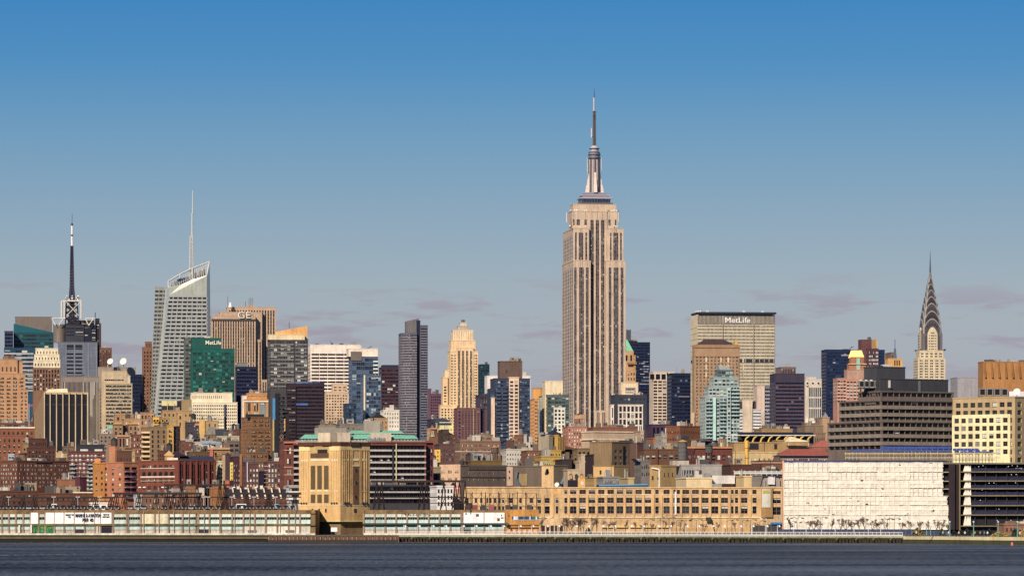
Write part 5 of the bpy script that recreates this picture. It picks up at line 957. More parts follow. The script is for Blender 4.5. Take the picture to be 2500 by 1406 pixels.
# left brick group
B = Bld(BB, 'terracotta brick warehouse with white roof parapet and rooftop cooling boxes', 'building', -20, 85, 1045, 2500, 'a8563c', 1122, D=24); B.blk(yt=1045, f=win(9, 13, .42, .5, top=6, gp='d', bl=.45)); B.blk(-20, 82, 1034, back=4, D=16, col='8a4a3a', f=win(6, 9, .6, .6, top=1, gp='m', bl=.2), yb=1044); bx(B, 'parapet_rail', -20, 85, 1041.5, 1045, out=.5, col='ecd8bc'); B.blk(-20, 66, 1063, back=-2, D=5, col='a8563c', f=win(7, 14, .36, .5, top=5, bl=.5)); B.units(9, 1.6, 1); b = MB(); b.bar((B.xp(71),0,B.zp(1040)), (B.xp(71),0,B.zp(985)), .18, flat('e0d8cc')); b.build('flagpole', B.root); b = MB(); b.box(B.xp(71), B.xp(81), -.05, 0, B.zp(992), B.zp(986), flat('7a4860')); b.build('flag', B.root); B.done()
B = Bld(BB, 'dark brown brick block with arcaded top storey before the black striped slab', 'building', 66, 136, 1094, 2350, '6b3c34', 1128, D=20); B.blk(yt=1094, f=win(8, 10, .4, .55, top=5, bl=.35)); B.blk(70, 115, 1072, back=2, D=12, f=win(9, 12, .35, .6, top=6, gp='k'), yb=1092); B.blk(116, 132, 1090, back=3, D=10); B.units(3, 3); B.done()
T(WB, 'dull taupe party wall between the dark brick and balcony blocks', 'building', 152, 182, 1091, 1125, 2420, '8f7260', win(3, 10, .25, .5), u=2).done()
B = Bld(BB, 'long brown brick apartment block with many small white sash windows and lit end wall', 'apartment block', 0, 169, 1126, 2200, '8a4434', 1197, xc=42, th=42)
B.blk(yt=1126, f=win(13, 10.2, .62, .55, g=2, gf=.4, top=4, gp='y', bl=.2, fr='d8cdb4'), fl=win(7, 10.2, .62, .55, g=2, gf=.4, top=4, gp='y', bl=.2, fr='e8dcc0')); bx(B, 'cornice', 86, 126, 1126, 1129, out=.4, col='3c2a2c'); B.units(5, 2); B.done()
e = empty('roof_turret', (WX(56, 2240), 2240, WZ(1126, 2240)), 'round brown brick turret on the long sash windowed block', 'turret'); b = MB(); b.cyl(0,0,-2,3.6,2.0,1.9,wallmat('8f5640'),14); b.build('drum', e); b = MB(); b.cyl(0,0,3.6,4.4,2.2,1.9,wallmat('4c3430'),14); b.build('cap', e)
T(WB, 'small white glass roof cabin at the top of the long brick block', 'cabin', 20, 34, 1110, 1126, 2230, 'd8dce0', win(2, 8, .8, .6, gp='s'), u=0).done()
B = Bld(A_, 'brick apartment tower with stacked balconies, pale panels and dark mansard top', 'apartment block', 168, 258, 1103, 2250, '8c3c3c', 1197, D=20)
B.blk(yt=1103, f=win(9, 10, .55, .62, gp='y', bl=.3, top=4)); B.blk(188, 255, 1087, back=1.5, D=12, col='3f3d45', f=None)
for a in (196, 231): bx(B, 'roof_light', a, a+19, 1096, 1101, back=1.5, out=.1, col='d8dcc8')
for r_ in range(7):
    for a in (170, 214): bx(B, 'balcony', a, a+13, 1133+10*r_, 1136+10*r_, out=1.3, col='8ea4a0')
    bx(B, 'string_course', 168, 258, 1112.5+10*r_, 1113.3+10*r_, out=.1, col='c8b0a8')
B.units(2, 3); B.done()
B = T(BB, 'low terracotta building with blank brick wall and three small windows', 'building', 138, 184, 1172, 1198, 2100, 'b86448', win(6, 14, .3, .35, top=8), u=3); B.done()
B = T(WB, 'narrow yellow house end with maroon side next to the balcony tower', 'building', 183, 212, 1166, 1200, 2080, '7a2c4c', None, u=1, xc=195, th=45); B.done()
# pink orange tower
B = Bld(A_, 'salmon pink apartment building with orange rounded wing, tall stair shaft and shaded balconies', 'apartment block', 232, 338, 1130, 2050, 'e07c58', 1214, xc=302, th=42)
B.blk(yt=1130, col='d87454', f=FS(2, 12.8, .8, .45, gp='k', rec=1.4, top=6, bl=.1, sp='7a3440'), fl=win(4, 12.8, .3, .5, top=7, gp='l', bl=.2)); 
for r_ in range(6): bx(B, 'balcony_rail', 304, 322, 1150+12.8*r_, 1151.6+12.8*r_, out=1.2, col='c89aa0')
B.done()
B = Bld(WB, 'bright orange wing with a rounded gable joined to the salmon building', 'building', 228, 258, 1130, 2060, 'e88430', 1200, D=14); B.blk(228, 256, 1132, f=win(2, 14, .3, .45, top=14, gp='d')); b = MB(); xa_, xb_ = B.xp(230), B.xp(246); zz_ = B.zp(1132); b.hexa([(xa_,0,zz_),(xb_,0,zz_)]+[(xa_+(xb_-xa_)*(.5+.5*math.cos(t*.39)), 0, zz_+(B.zp(1118)-zz_)*math.sin(t*.39)) for t in range(1, 8)], [(xa_,6,zz_),(xb_,6,zz_)]+[(xa_+(xb_-xa_)*(.5+.5*math.cos(t*.39)), 6, zz_+(B.zp(1118)-zz_)*math.sin(t*.39)) for t in range(1, 8)], wallmat('e88430')); b.build('rounded_gable', B.root); B.done()
B = Bld(WB, 'tall salmon stair shaft carrying a wooden water tank', 'stair tower', 266, 285, 1088, 2080, 'ec8660', 1210, xc=281, th=42); B.blk(yt=1088); bx(B, 'cap_course', 281, 284.5, 1095, 1097, out=.1, col='f0a878'); B.done()
water_tank('domed dark wooden tank on top of the salmon stair shaft', 279, 1066, 1085, 16, 2050, 1073, '5c4c48', '3c302e', 1088)
T(BB, 'brown brick wall with few windows behind the salmon building', 'building', 280, 322, 1102, 1140, 2160, '7a4a38', win(5, 14, .25, .5, top=12), u=2).done()
# balcony block and ducts
B = Bld(A_, 'tan brick apartment block with pale curved balconies on its edge', 'apartment block', 347, 440, 1043, 2350, 'a88660', 1128, D=20)
B.blk(365, 408, 1043, f=win(3, 11.6, .3, .6, gp='k', bl=.15, top=5)); B.blk(347, 365, 1045, back=2, D=14, f=FS(1, 11.6, .7, .6, gp='k', rec=1.5)); B.blk(408, 424, 1041, back=-1, D=14, col='e0ac50', f=win(1, 11.6, .5, .55, g=2, bl=.4, top=6)); B.blk(424, 440, 1042, back=1, D=14, col='3f2c34', f=win(2, 11.6, .4, .6, gp='k'))
for r_ in range(8): bx(B, 'balcony', 345, 366, 1053+11.6*r_, 1057.5+11.6*r_, back=2, out=2.2, col='ecc890')
B.units(3, 2, 0); B.done()
B = Bld(WB, 'ochre plant house with four round yellow duct mouths', 'plant room', 362, 416, 1018, 2400, 'b8905c', 1044, D=10); B.blk(372, 412, 1022, f=None); bx(B, 'duct_housing', 373, 389, 1018, 1038, out=.6, col='ecb030'); B.blk(362, 371, 1020, back=-.5, D=6, f=win(2, 8, .5, .7), col='b89080')
for px in (377, 384.5, 397, 407):
    b = MB(); n = 16; r_ = 4.0*B.sc; cx_, cz_ = B.xp(px), B.zp(1027)
    for i in range(n):
        a0, a1 = 2*math.pi*i/n, 2*math.pi*(i+1)/n
        q_ = lambda a, r, y: (cx_+r*math.cos(a), y, cz_+r*math.sin(a))
        b.poly([q_(a0, r_, -1.6), q_(a1, r_, -1.6), q_(a1, r_, -.6), q_(a0, r_, -.6)], wallmat('f0b83c')); b.poly([q_(a0, r_*.8, -1.6), q_(a1, r_*.8, -1.6), q_(a1, r_, -1.6), q_(a0, r_, -1.6)], wallmat('f4c860')); b.poly([q_(a0, 0, -.7), q_(a0, r_*.8, -.7), q_(a1, r_*.8, -.7), q_(a1, 0.01, -.7)], flat('5c3c18'))
    b.build('duct_mouth', B.root)
B.done()
water_tank('dark pointed tank beside the yellow end of the balcony block', 413.5, 1079, 1099, 15, 2300, 1085, '50484e', '2c262c', 1104)
# red arcaded building
B = Bld(BB, 'red brick Romanesque warehouse front with arched windows and white lintels', 'warehouse', 337, 526, 1125, 2100, 'a8442a', 1202, xc=434, th=40)
S1 = win(6, 17, .62, .5, g=2, gf=.14, top=5, gp='d', bl=.25, fr='8c4a40', m=.08); B.blk(yt=1125, f=FS(6, 17, .55, .66, g=2, gf=.14, gp='k', bl=.08, top=5, sp='5a2430', rib='8c3434', rw=.7, rd=.5), fl=S1)
B.done()
m_ = wallmat('e8dcc0'); L = B.D
for y0, y1 in ((1161, 1164.5), (1141, 1142.5), (1172, 1173)): b = MB(); b.box(-.25, -.01, L*.07, L*.93, B.zp(y1), B.zp(y0), m_); b.build('stone_band', B.root)
for i in range(6):
    b = MB(); yc = L*(.08+.84*(i+.5)/6); r_ = L*.84/6*.3; zc = B.zp(1158); b.poly([(-.12, yc-r_, B.zp(1161)), (-.12, yc+r_, B.zp(1161))]+[(-.12, yc+r_*math.cos(a*.349), zc+r_*1.1*math.sin(a*.349)) for a in range(10)], glass('281c20')); b.build('arched_window', B.root)
B2 = Bld(WB, 'dark slate roof range with pale gabled dormer on the red warehouse', 'roof house', 399, 526, 1125, 2130, '3a3c4a', 1130, D=10); b = MB(); b.hexa([(B2.xp(440),0,B2.zp(1125)),(B2.W,0,B2.zp(1125)),(B2.W,10,B2.zp(1125)),(B2.xp(440),10,B2.zp(1125))], [(B2.xp(440),3,B2.zp(1113)),(B2.W-1,3,B2.zp(1113)),(B2.W-1,8,B2.zp(1113)),(B2.xp(440),8,B2.zp(1113))], wallmat('36384a', .6)); b.build('slate_roof', B2.root)
B2.blk(403, 424, 1112, col='d8a868', back=-1, D=8); gable(B2, 399, 426, 1112, 1099, -1.3, 1, 'e0b070', 'gable'); gable(B2, 401, 460, 1113, 1101, 0, 9, '33283a', 'dark_roof'); bx(B2, 'stone_balustrade', 408, 434, 1117, 1124, back=-1, out=.8, col='f0e0c4'); B2.done()
T(BB, 'dark narrow stair tower of brown brick behind the slate roofs', 'building', 437, 452, 1077, 1120, 2320, '8c4e44', win(1, 14, .3, .4), u=0).done()
# centre left clutter
B = T(WB, 'white and brown brick flat block with pale corner strips', 'building', 437, 472, 1074, 1112, 2400, 'ded4c4', None, u=2); bx(B, 'brick_panel', 444, 470, 1077, 1100, out=.15, col='6f4034'); bx(B, 'small_window', 462, 465, 1084, 1088, out=.3, col='a89c98'); B.done()
B = Bld('church', 'stone church with steep grey slate roof and dark gothic window', 'church', 500, 550, 1062, 2450, '9a7c5e', 1078, D=14); B.blk(502, 526, 1062); b = MB(); b.hexa([(B.xp(500),0,B.zp(1062)),(B.xp(528),0,B.zp(1062)),(B.xp(528),12,B.zp(1062)),(B.xp(500),12,B.zp(1062))], [(B.xp(513),5,B.zp(1041)),(B.xp(528),5,B.zp(1041)),(B.xp(528),7,B.zp(1041)),(B.xp(513),7,B.zp(1041))], wallmat('8a8074')); b.build('slate_roof', B.root); b = MB(); b.box(B.xp(526), B.xp(552), -.5, 8, B.zp(1063), B.zp(1047), flat('2c3040')); b.build('side_roof', B.root); b = MB(); b.poly([(B.xp(508),-.1,B.zp(1073)),(B.xp(512.5),-.1,B.zp(1073)),(B.xp(512.5),-.1,B.zp(1066)),(B.xp(510),-.1,B.zp(1063)),(B.xp(508),-.1,B.zp(1066))], flat('1c1820')); b.build('gothic_window', B.root); B.done()
T(BB, 'brown brick cube with a cooling unit beside the church roof', 'building', 552, 585, 1050, 1070, 2500, '8a5844', win(3, 12, .2, .4), u=1).done()
water_tank('squat dark tank with pointed roof beside the white stepped block', 571, 1033, 1048, 12, 2520, 1037, '3c3a42', '2a2830'); water_tank('smaller pale tank next to the squat dark tank', 581, 1033, 1047, 8, 2530, 1036, '7c7a72', '8a9a94')
B = T(BB, 'charcoal brick block with orange corner patch and roof cooling frame', 'building', 452, 486, 1032, 1075, 2700, '5a4a50', win(4, 9, .5, .4, gp='s', bl=.1), u=3); bx(B, 'orange_patch', 476, 486, 1033, 1038, out=.1, col='e8704c'); B.done()
water_tank('blackened double tank frame on the charcoal block', 472, 1008, 1022, 13, 2720, 1012, '3e3838', '2e2a2c', 1030)
B = T(WB, 'ochre building with dark recessed terrace in front of the white stepped block', 'building', 485, 533, 1028, 1075, 2750, 'b89460', win(3, 13, .25, .5), u=2); bx(B, 'yellow_wing', 486, 500, 1024, 1075, out=.8, col='e0b060'); B.done()
B = T(WB, 'tan loft with a yellow water reservoir and stone end', 'building', 393, 470, 1003, 1045, 3000, 'b8935c', win(7, 14, .35, .45), u=4); bx(B, 'reservoir', 395, 432, 978, 990, back=3, out=0, dep=5, col='e6d690'); bx(B, 'dark_plant', 432, 443, 978, 998, back=3, out=.1, dep=5, col='2c2438'); bx(B, 'stone_wing', 443, 468, 975, 1003, back=2, out=0, dep=8, col='a08458')
for px in (409, 425): b = MB(); b.bar((B.xp(px,2),2,B.zp(1003)), (B.xp(px,2),2,B.zp(983)), .2, flat('c8c0b4')); b.build('pole', B.root)
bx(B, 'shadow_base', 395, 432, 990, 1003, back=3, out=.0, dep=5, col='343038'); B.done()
B = T(WB, 'narrow lit stone tower with one dark window beside the tan loft', 'building', 430, 446, 1008, 1045, 2900, 'c89c64', win(1, 16, .35, .5), u=1).done()
B = Bld(O, 'cream stepped office building with many small windows and striped screen wall', 'building', 467, 580, 983, 3300, 'f0dcb4', 1050, D=24)
B.blk(470, 579.5, 983, f=win(24, 7.9, .55, .5, gp='k', bl=.1, top=3, m=.01)); B.blk(467, 545, 960, back=2, D=18, f=win(15, 12, .3, .6, gp='k', bl=.05, top=3), yb=982); B.blk(545, 567, 959, back=1, D=16, f=FS(6, 26, .5, .95, gp='k', sp='7a5c50', top=2, ind=False), yb=982); B.blk(528, 547, 1016, back=-3, D=5, f=win(5, 7.9, .55, .5, gp='k', bl=.05)); b = MB(); b.box(B.xp(547), B.xp(553), -.2, 0, B.zp(1050), B.zp(987), flat('2c2448')); b.build('dark_recess', B.root); B.units(5, 4, 1)
hip(B, 484, 497, 959, 946, 4, 8, '8a7c6c', .2, 'tank_house'); B.done()
B = Bld(BT, 'orange brick deco block with white cornice and tall window bays', 'building', 592, 655, 962, 3000, 'd08c50', 1025, D=22); B.blk(596, 655, 976, f=FS(3, 22, .55, .85, top=6, gp='d', g=3, gf=.12, sp='b87c48')); B.blk(592, 603, 967, col='ecd8c4', back=2, D=14); B.blk(604, 652, 961, back=1, D=16, f=win(14, 5, .5, .5, top=3), yb=968); bx(B, 'cornice', 596, 655, 978, 981, out=.8, col='f6e4cc'); B.units(3, 3, 2); B.done()
b_ = T(WB, 'grey domed tank house beside a white roof cone', 'tank house', 634, 650, 988, 1002, 2900, '8f948c', None, u=0, D=6); hip(b_, 634, 650, 988, 984, 0, 6, 'f4ece0', .4); b_.done()
B = Bld(BT, 'golden brown loft building with rows of triple windows and bright blinds', 'building', 587, 663, 1018, 2600, 'a8744a', 1120, xc=611, th=25)
B.blk(611, 663, 1048, f=win(3, 9.3, .78, .55, g=4, gf=.3, top=3, bl=.6, gp='k', sp='9c6a40'), fl=win(9, 9.3, .4, .5, gp='d', bl=.1)); B.blk(616, 660, 1019, back=3, D=18, f=win(3, 9.3, .7, .5, g=3, gf=.3, top=5, gp='k', bl=.6), yb=1046); B.blk(606, 655, 1105, back=-6, D=8, f=win(5, 12, .6, .5, g=2), yb=1122); B.units(3, 3); b = MB(); b.box(B.xp(605,5), B.xp(645,5), 5, 9, B.zp(1019), B.zp(1010), flat('30302c')); b.build('roof_terrace', B.root); B.done()
# wrapped construction tower and hoist
B = Bld(O, 'unfinished tower shrouded in dark brown debris netting', 'tower', 700, 792, 938, 2800, '3a2830', 1075, D=26); B.blk(705, 790, 938, f=FS(9, 9, .94, .5, gp='k', sp='42303a', bl=0, rec=.2, ind=False)); B.blk(700, 722, 946, back=-1, D=10, f=FS(2, 9, .9, .5, gp='k', sp='3c2a34', ind=False)); B.blk(752, 792, 935, back=2, D=14, col='2c3a5c', f=FS(4, 9, .9, .5, gp='n', sp='2c3450', ind=False))
bx(B, 'blue_netting', 715, 752, 984, 989, out=.5, col='4a6ab0')
for i in range(9): b = MB(); b.bar((B.xp(rnd.uniform(705,788)),2,B.zp(938)), (B.xp(rnd.uniform(705,788)),2,B.zp(931)), .2, flat('5c7ab0')); b.build('scaffold_pole', B.root)
B.done()
B = Bld('hoist', 'dark construction hoist tower with blue netting strip and open platforms', 'hoist', 666, 706, 960, 2750, '2a2830', 1120, D=6)
b = MB(); lattice(b, B.xp(688), 3, 0, B.zp(960), 3.2, 3.2, flat('3c4050'), .25, 26, .16); b.build('hoist_mast', B.root)
for r_ in range(16): bx(B, 'platform', 683, 700 if r_ < 5 else 694, 967+9.5*r_, 968+9.5*r_, out=1, dep=4, col='5a6068')
bx(B, 'blue_strip', 666, 672, 972, 1024, out=.3, dep=3, col='4890c0'); bx(B, 'yellow_strip', 666, 669, 1024, 1100, out=.3, dep=3, col='caa85c'); bx(B, 'dark_netting', 672, 682, 960, 1120, out=.1, dep=3, col='23222c'); bx(B, 'dark_netting', 695, 706, 1000, 1120, out=-.5, dep=6, col='2c2228'); bx(B, 'bright_strip', 693.5, 696.5, 1022, 1052, out=.6, dep=1, col='e0a860'); B.done()
# low rows between red warehouse and tower
B = T(WB, 'pale flat roofed building with blue glazed lean-to and white canvas screens', 'building', 470, 552, 1080, 1100, 2350, 'ded0b8', win(7, 9, .4, .5), u=3)
b = MB(); b.hexa([(B.xp(492),-1,B.zp(1084)),(B.xp(540),-1,B.zp(1084)),(B.xp(540),6,B.zp(1084)),(B.xp(492),6,B.zp(1084))], [(B.xp(496),2,B.zp(1075)),(B.xp(524),2,B.zp(1075)),(B.xp(524),5,B.zp(1075)),(B.xp(496),5,B.zp(1075))], wallmat('8aa4b8', .3)); b.build('glazed_roof', B.root); bx(B, 'canvas_screen', 490, 516, 1086, 1093, out=1.2, col='f2e0cc'); bx(B, 'canvas_screen', 532, 546, 1086, 1093, out=1.2, col='f6ecdc'); B.done()
B = T(WB, 'long cream house with square dark openings under the church roof', 'building', 524, 584, 1066, 1077, 2440, 'ecd8a8', win(9, 9, .4, .4, gp='k', bl=.02), u=1).done()
B = T(WB, 'grey concrete frame building with dark loggias', 'building', 540, 585, 1078, 1104, 2330, '8c7468', win(3, 12, .7, .5, gp='k', bl=.02), u=2).done()
B = T(WB, 'tan building with bright red chimney panel and grouped windows', 'building', 495, 562, 1097, 1117, 2250, 'c0935c', win(6, 14, .55, .45, gp='k', top=4), u=2); bx(B, 'red_chimney', 512, 520, 1098, 1117, out=.8, col='e04c3c'); bx(B, 'roof_edge', 490, 561, 1092, 1097, out=.8, col='cf9c68'); B.done()
B = T(WB, 'cluttered brown rooftops with small sheds behind the slate roof', 'building', 456, 512, 1104, 1120, 2200, '7c5a3c', win(7, 12, .3, .5), u=6).done()
B = T(WB, 'thin terracotta roof house above the cream tenement', 'building', 525, 544, 1112, 1128, 2180, 'b8804c', win(1, 12, .3, .4), u=1).done()
B = T(BT, 'narrow cream tenement with paired dark windows', 'tenement', 525, 545, 1127, 1180, 2120, 'f4e8b8', win(2, 9.8, .5, .5, gp='k', bl=.1, top=4), u=0).done()
B = T(WB, 'taupe and plum slab with blank shaft', 'building', 543, 564, 1110, 1186, 2110, '5c464c', None, u=0); bx(B, 'pale_edge', 543, 550, 1110, 1172, out=.4, col='b89878'); bx(B, 'orange_base', 549, 560, 1172, 1190, out=.6, col='c85c28'); B.done()
B = T(BT, 'dark plum brick tenement with bright yellow lit corner strip', 'tenement', 561, 593, 1116, 1190, 2080, '5a2c38', win(4, 12, .16, .4, gp='y', bl=.6, top=14), u=1); bx(B, 'yellow_corner', 561.5, 569, 1128, 1172, out=.3, col='eccc5c')
for i in range(5): bx(B, 'small_window', 564.5, 567, 1134+8.5*i, 1138+8.5*i, out=.4, col='6a5c3c')
bx(B, 'brown_edge', 585, 591, 1108, 1186, out=.5, col='a0603c'); B.done()
water_tank('stout greyish pink tank behind the plum tenement', 580, 1098, 1118, 15, 2130, 1104, '8c7878', '3a3238', 1122)
B = T(BB, 'maroon brick building with big white windows and a thin white flue', 'building', 592, 632, 1133, 1192, 2050, '7a4c4c', win(4, 12.5, .5, .5, gp='y', bl=.2, top=8), u=1); b = MB(); b.bar((B.xp(604),-.5,B.zp(1170)), (B.xp(604),-.5,B.zp(1128)), .25, flat('e8d4d4')); b.build('flue', B.root); B.done()
B = T(WB, 'slate roofed brown house behind the maroon brick building', 'house', 592, 645, 1128, 1140, 2120, '8c6c54', win(6, 10, .3, .6, gp='y'), u=0); hip(B, 592, 624, 1128, 1121, 0, 8, '4c5c70', .1); B.done()
T(WB, 'navy shaded gable wall with slanting top', 'building', 628, 645, 1152, 1192, 2040, '23203a', None, u=0).done()
B = T(BB, 'brick building with pale green window pairs and blue pane', 'building', 644, 694, 1128, 1192, 2030, '85504a', win(5, 12, .55, .62, gp='y', bl=.2, top=2), u=2)
for y in range(6): bx(B, 'string_course', 645, 655, 1137+10*y, 1138+10*y, out=.15, col='d8b4a4')
B.done()
T(WB, 'dark navy wedge of wall against the red corner building', 'building', 683, 695, 1150, 1192, 1990, '1e1c34', None, u=0).done()
T(WB, 'small olive roof terrace house behind the loft base', 'building', 655, 692, 1122, 1130, 2200, '6a6c50', None, u=4).done()
# low brown row behind the pier
B = T(BB, 'low rust brown brick shed row behind the pier roof', 'shed', -10, 92, 1200, 1242, 1780, '6f3c30', win(8, 16, .4, .4), u=4); hip(B, 28, 54, 1200, 1189, 0, 10, '2c4450', .45, 'green_roof'); B.done()
B = T(BB, 'dark terracotta warehouse with flat roof and pale skylights', 'warehouse', 92, 228, 1206, 1242, 1760, '7c4434', win(10, 18, .3, .35), u=8); bx(B, 'pale_wall', 178, 226, 1200, 1212, back=3, out=0, dep=4, col='efdfb0'); B.done()
B = T(WB, 'white horizontal billboard hut on the low roofs', 'hut', 218, 262, 1229, 1238, 1640, 'f0e4d0', None, u=0).done()
B = T(WB, 'white louvred box behind the pier roof between brick rows', 'building', 327, 346, 1209, 1240, 1740, 'ece6d8', win(3, 9, .7, .35, gp='d'), u=0).done()
B = T(BB, 'tan and plum brick row with tall narrow white framed windows', 'terrace', 344, 502, 1212, 1242, 1730, 'a06c50', win(15, 14, .3, .6, gp='l', bl=.3, top=2), u=5).done()
for i, (a, c_, lab) in enumerate(((446, 492, 'rust stucco shed with a sloped parapet beside the dark doorway'), (506, 549, 'rust stucco shed with stained walls right of the dark doorway'))):
    B = T('shed', lab, 'shed', a, c_, 1192, 1240, 1800, 'c07040', None, u=2); B.blk(a+13, c_-8, 1186, back=3, D=6); B.done()
T(WB, 'dark doorway block between two rust stucco sheds', 'building', 492, 507, 1188, 1240, 1810, '1c1c28', None, u=2).done()
B = T('row_houses', 'row of dark sloped skylight roofs divided by pale party walls', 'row houses', 547, 704, 1216, 1240, 1750, '7c4c40', win(14, 14, .2, .4), u=0)
for i in range(8):
    xa_ = 556+19*i; b = MB(); b.hexa([(B.xp(xa_),0,B.zp(1216)),(B.xp(xa_+16),0,B.zp(1216)),(B.xp(xa_+16),9,B.zp(1216)),(B.xp(xa_),9,B.zp(1216))], [(B.xp(xa_-3),4,B.zp(1193)),(B.xp(xa_+13),4,B.zp(1193)),(B.xp(xa_+13),9,B.zp(1193)),(B.xp(xa_-3),9,B.zp(1193))], flat('2c262c', .5)); b.build('skylight_roof', B.root)
    b = MB(); b.hexa([(B.xp(xa_+14.5),-.4,B.zp(1216)),(B.xp(xa_+18.5),-.4,B.zp(1216)),(B.xp(xa_+18.5),9,B.zp(1216)),(B.xp(xa_+14.5),9,B.zp(1216))], [(B.xp(xa_+11),2,B.zp(1190)),(B.xp(xa_+13.5),2,B.zp(1190)),(B.xp(xa_+13.5),9,B.zp(1190)),(B.xp(xa_+11),9,B.zp(1190))], wallmat('f0dcb8')); b.build('party_wall', B.root)
    b = MB(); b.box(B.xp(xa_+6), B.xp(xa_+13), 8, 9.5, B.zp(1194), B.zp(1184+rnd.random()*5), wallmat(rnd.choice(('ecd8c0','c88c5c','9c9488')))); b.build('chimney', B.root)
B.done()
# red archive building with banded wings, copper roofs
B = Bld(BB, 'massive red brick building with pale window bands and copper green roofs behind the ventilation tower', 'building', 694, 1058, 1080, 1830, '9c3c28', 1195, D=30)
B.blk(694, 717, 1078, f=win(1, 26, .5, .55, g=2, gf=.2, top=9, gp='l')); 
for y in (1098, 1139, 1158): bx(B, 'stone_course', 693, 716.5, y, y+1.2, out=.3, col='e8b890')
B.blk(1040, 1058, 1078, back=2, D=16, f=win(2, 26, .4, .6, top=12, gp='k'), col='7c2430'); bx(B, 'cornice', 905, 1060, 1076, 1080, back=2, out=1.2, col='8a3c34'); bx(B, 'cornice', 692, 735, 1078, 1081.5, out=1, col='c86450')
bandf = FS(9, 14.6, .97, .68, mode='band', sp='b8b0a8', gp='k', rec=1.2, top=-2, bl=.05, fr='242228')
B.blk(717, 735, 1086, back=-1.5, D=8, f=dict(bandf, c=2), fl=None); B.blk(880, 1040, 1086, back=-1.5, D=8, f=dict(bandf, c=18), fl=None)
b = MB(); b.box(B.xp(957,-1.5), B.xp(961,-1.5), -2.3, -1.5, B.zp(1195), B.zp(1090), flat('14141c')); b.build('recess', B.root); b = MB(); b.box(B.xp(966,-1.5), B.xp(968,-1.5), -2.4, -1.5, B.zp(1240), B.zp(1082), wallmat('d8c48c')); b.build('downpipe', B.root)
for (a, c_, y0, y1, bk) in ((733, 822, 1070, 1059, 4), (855, 928, 1070, 1058, 4), (952, 1022, 1070, 1060, 4), (846, 988, 1056, 1048, 14)):
    b = MB(); b.hexa([(B.xp(a,bk),bk,B.zp(y0)),(B.xp(c_,bk),bk,B.zp(y0)),(B.xp(c_,bk),bk+8,B.zp(y0)),(B.xp(a,bk),bk+8,B.zp(y0))], [(B.xp(a+14,bk),bk+5,B.zp(y1)),(B.xp(c_-8,bk),bk+5,B.zp(y1)),(B.xp(c_-8,bk),bk+8,B.zp(y1)),(B.xp(a+14,bk),bk+8,B.zp(y1))], wallmat('7cc4a0')); b.build('copper_roof', B.root)
    bx(B, 'dormer_strip', a+3, c_-2, y0, y0+5, back=bk, out=-.6, dep=3, col='c4bca8')
    for q_ in range(int((c_-a)/8)): bx(B, 'dormer_window', a+6+8*q_, a+10+8*q_, y0+1, y0+4.4, back=bk, out=-.5, dep=.7, col='3c3a40')
bx(B, 'attic', 722, 1040, 1074, 1086, back=3, out=0, dep=20, col='a8a094')
for a, c_, y in ((819, 855, 1055), (905, 955, 1057), (770, 845, 1044), (889, 928, 1026)): bx(B, 'plant_room', a, c_, y, 1086, back=2 if a in (819, 905) else 16, out=0, dep=6, col='cdb89c' if a in (819, 905) else 'a09484')
for i in range(10): b = MB(); x = B.xp(895+4.5*i, 1.5); b.box(x, x+.6, 1.2, 1.9, B.zp(1078), B.zp(1066+rnd.random()*4), wallmat('8a9490')); b.build('cooling_unit', B.root)
B.done()
B = Bld(WB, 'lower banded annex with pale floor edges behind the net frames', 'building', 880, 1052, 1186, 1760, '4a4850', 1240, D=18); B.blk(yt=1186, f=FS(16, 14.5, .97, .76, mode='band', sp='b4aca4', gp='k', rec=1.2, top=0, bl=.02, fr='242228')); B.units(5, 1.5); B.done()
B = T(WB, 'white annex under the ventilation tower with banded storeys showing to its side', 'building', 695, 735, 1187, 1240, 1740, 'd8cfc4', FS(4, 14.5, .97, .55, mode='band', sp='e4dcd0', gp='k', rec=1, top=0), u=0).done()
B = T(BT, 'dark pyramid roofed brown house among the roofs before the slate slab', 'house', 905, 947, 1022, 1055, 2800, 'b08a5c', win(4, 12, .3, .4), u=0); hip(B, 904, 946, 1022, 1009, 0, 10, '2a222c', .45); B.done()
B = T(WB, 'white and tan roof huddle below the brown glass tower', 'building', 928, 975, 1002, 1050, 3000, 'e8dcc4', win(6, 10, .35, .5), u=5).done()
B = T(WB, 'pale lean-to roofs with grey plant rooms above the copper roofs', 'building', 820, 935, 1036, 1060, 2400, '9c9080', win(8, 12, .25, .4), u=5).done()
T(WB, 'cream loft row between the hoist and the cream apartment slab', 'building', 770, 840, 1040, 1060, 2500, 'b8a888', None, u=4).done()
# centre low-rise, from the slate slab to the slate blue apartments
B = T(BT, 'pale yellow stepped building with glazed penthouse terraces', 'building', 1064, 1106, 1032, 1100, 2900, 'ecd890', win(4, 14, .3, .3, top=10, gp='k'), u=0); bx(B, 'glazed_penthouse', 1068, 1102, 1032, 1037, out=.3, col='303848'); hip(B, 1060, 1100, 1030, 1020, 2, 10, '3a4458', .25); B.units(3, 3); B.done()
B = T(WB, 'cluster of navy tarpaulin roofs and sheds near the slate slab', 'building', 1043, 1068, 1024, 1046, 3000, '39344a', win(3, 10, .4, .4, gp='n'), u=4).done()
B = T(BT, 'ornate cream house with red cornice and brown party wall', 'house', 1042, 1068, 1046, 1080, 2600, 'e8c890', win(3, 12, .4, .45, gp='l'), u=1); bx(B, 'red_cornice', 1041, 1066, 1045, 1049, out=.8, col='c05040'); bx(B, 'party_wall', 1060, 1067.5, 1049, 1080, out=.1, col='6c4440'); B.done()
B = T(BB, 'blackish brown brick tower stub with slotted parapet', 'building', 1070, 1096, 1050, 1085, 2500, '5f483c', win(3, 16, .25, .4, gp='k'), u=1).done()
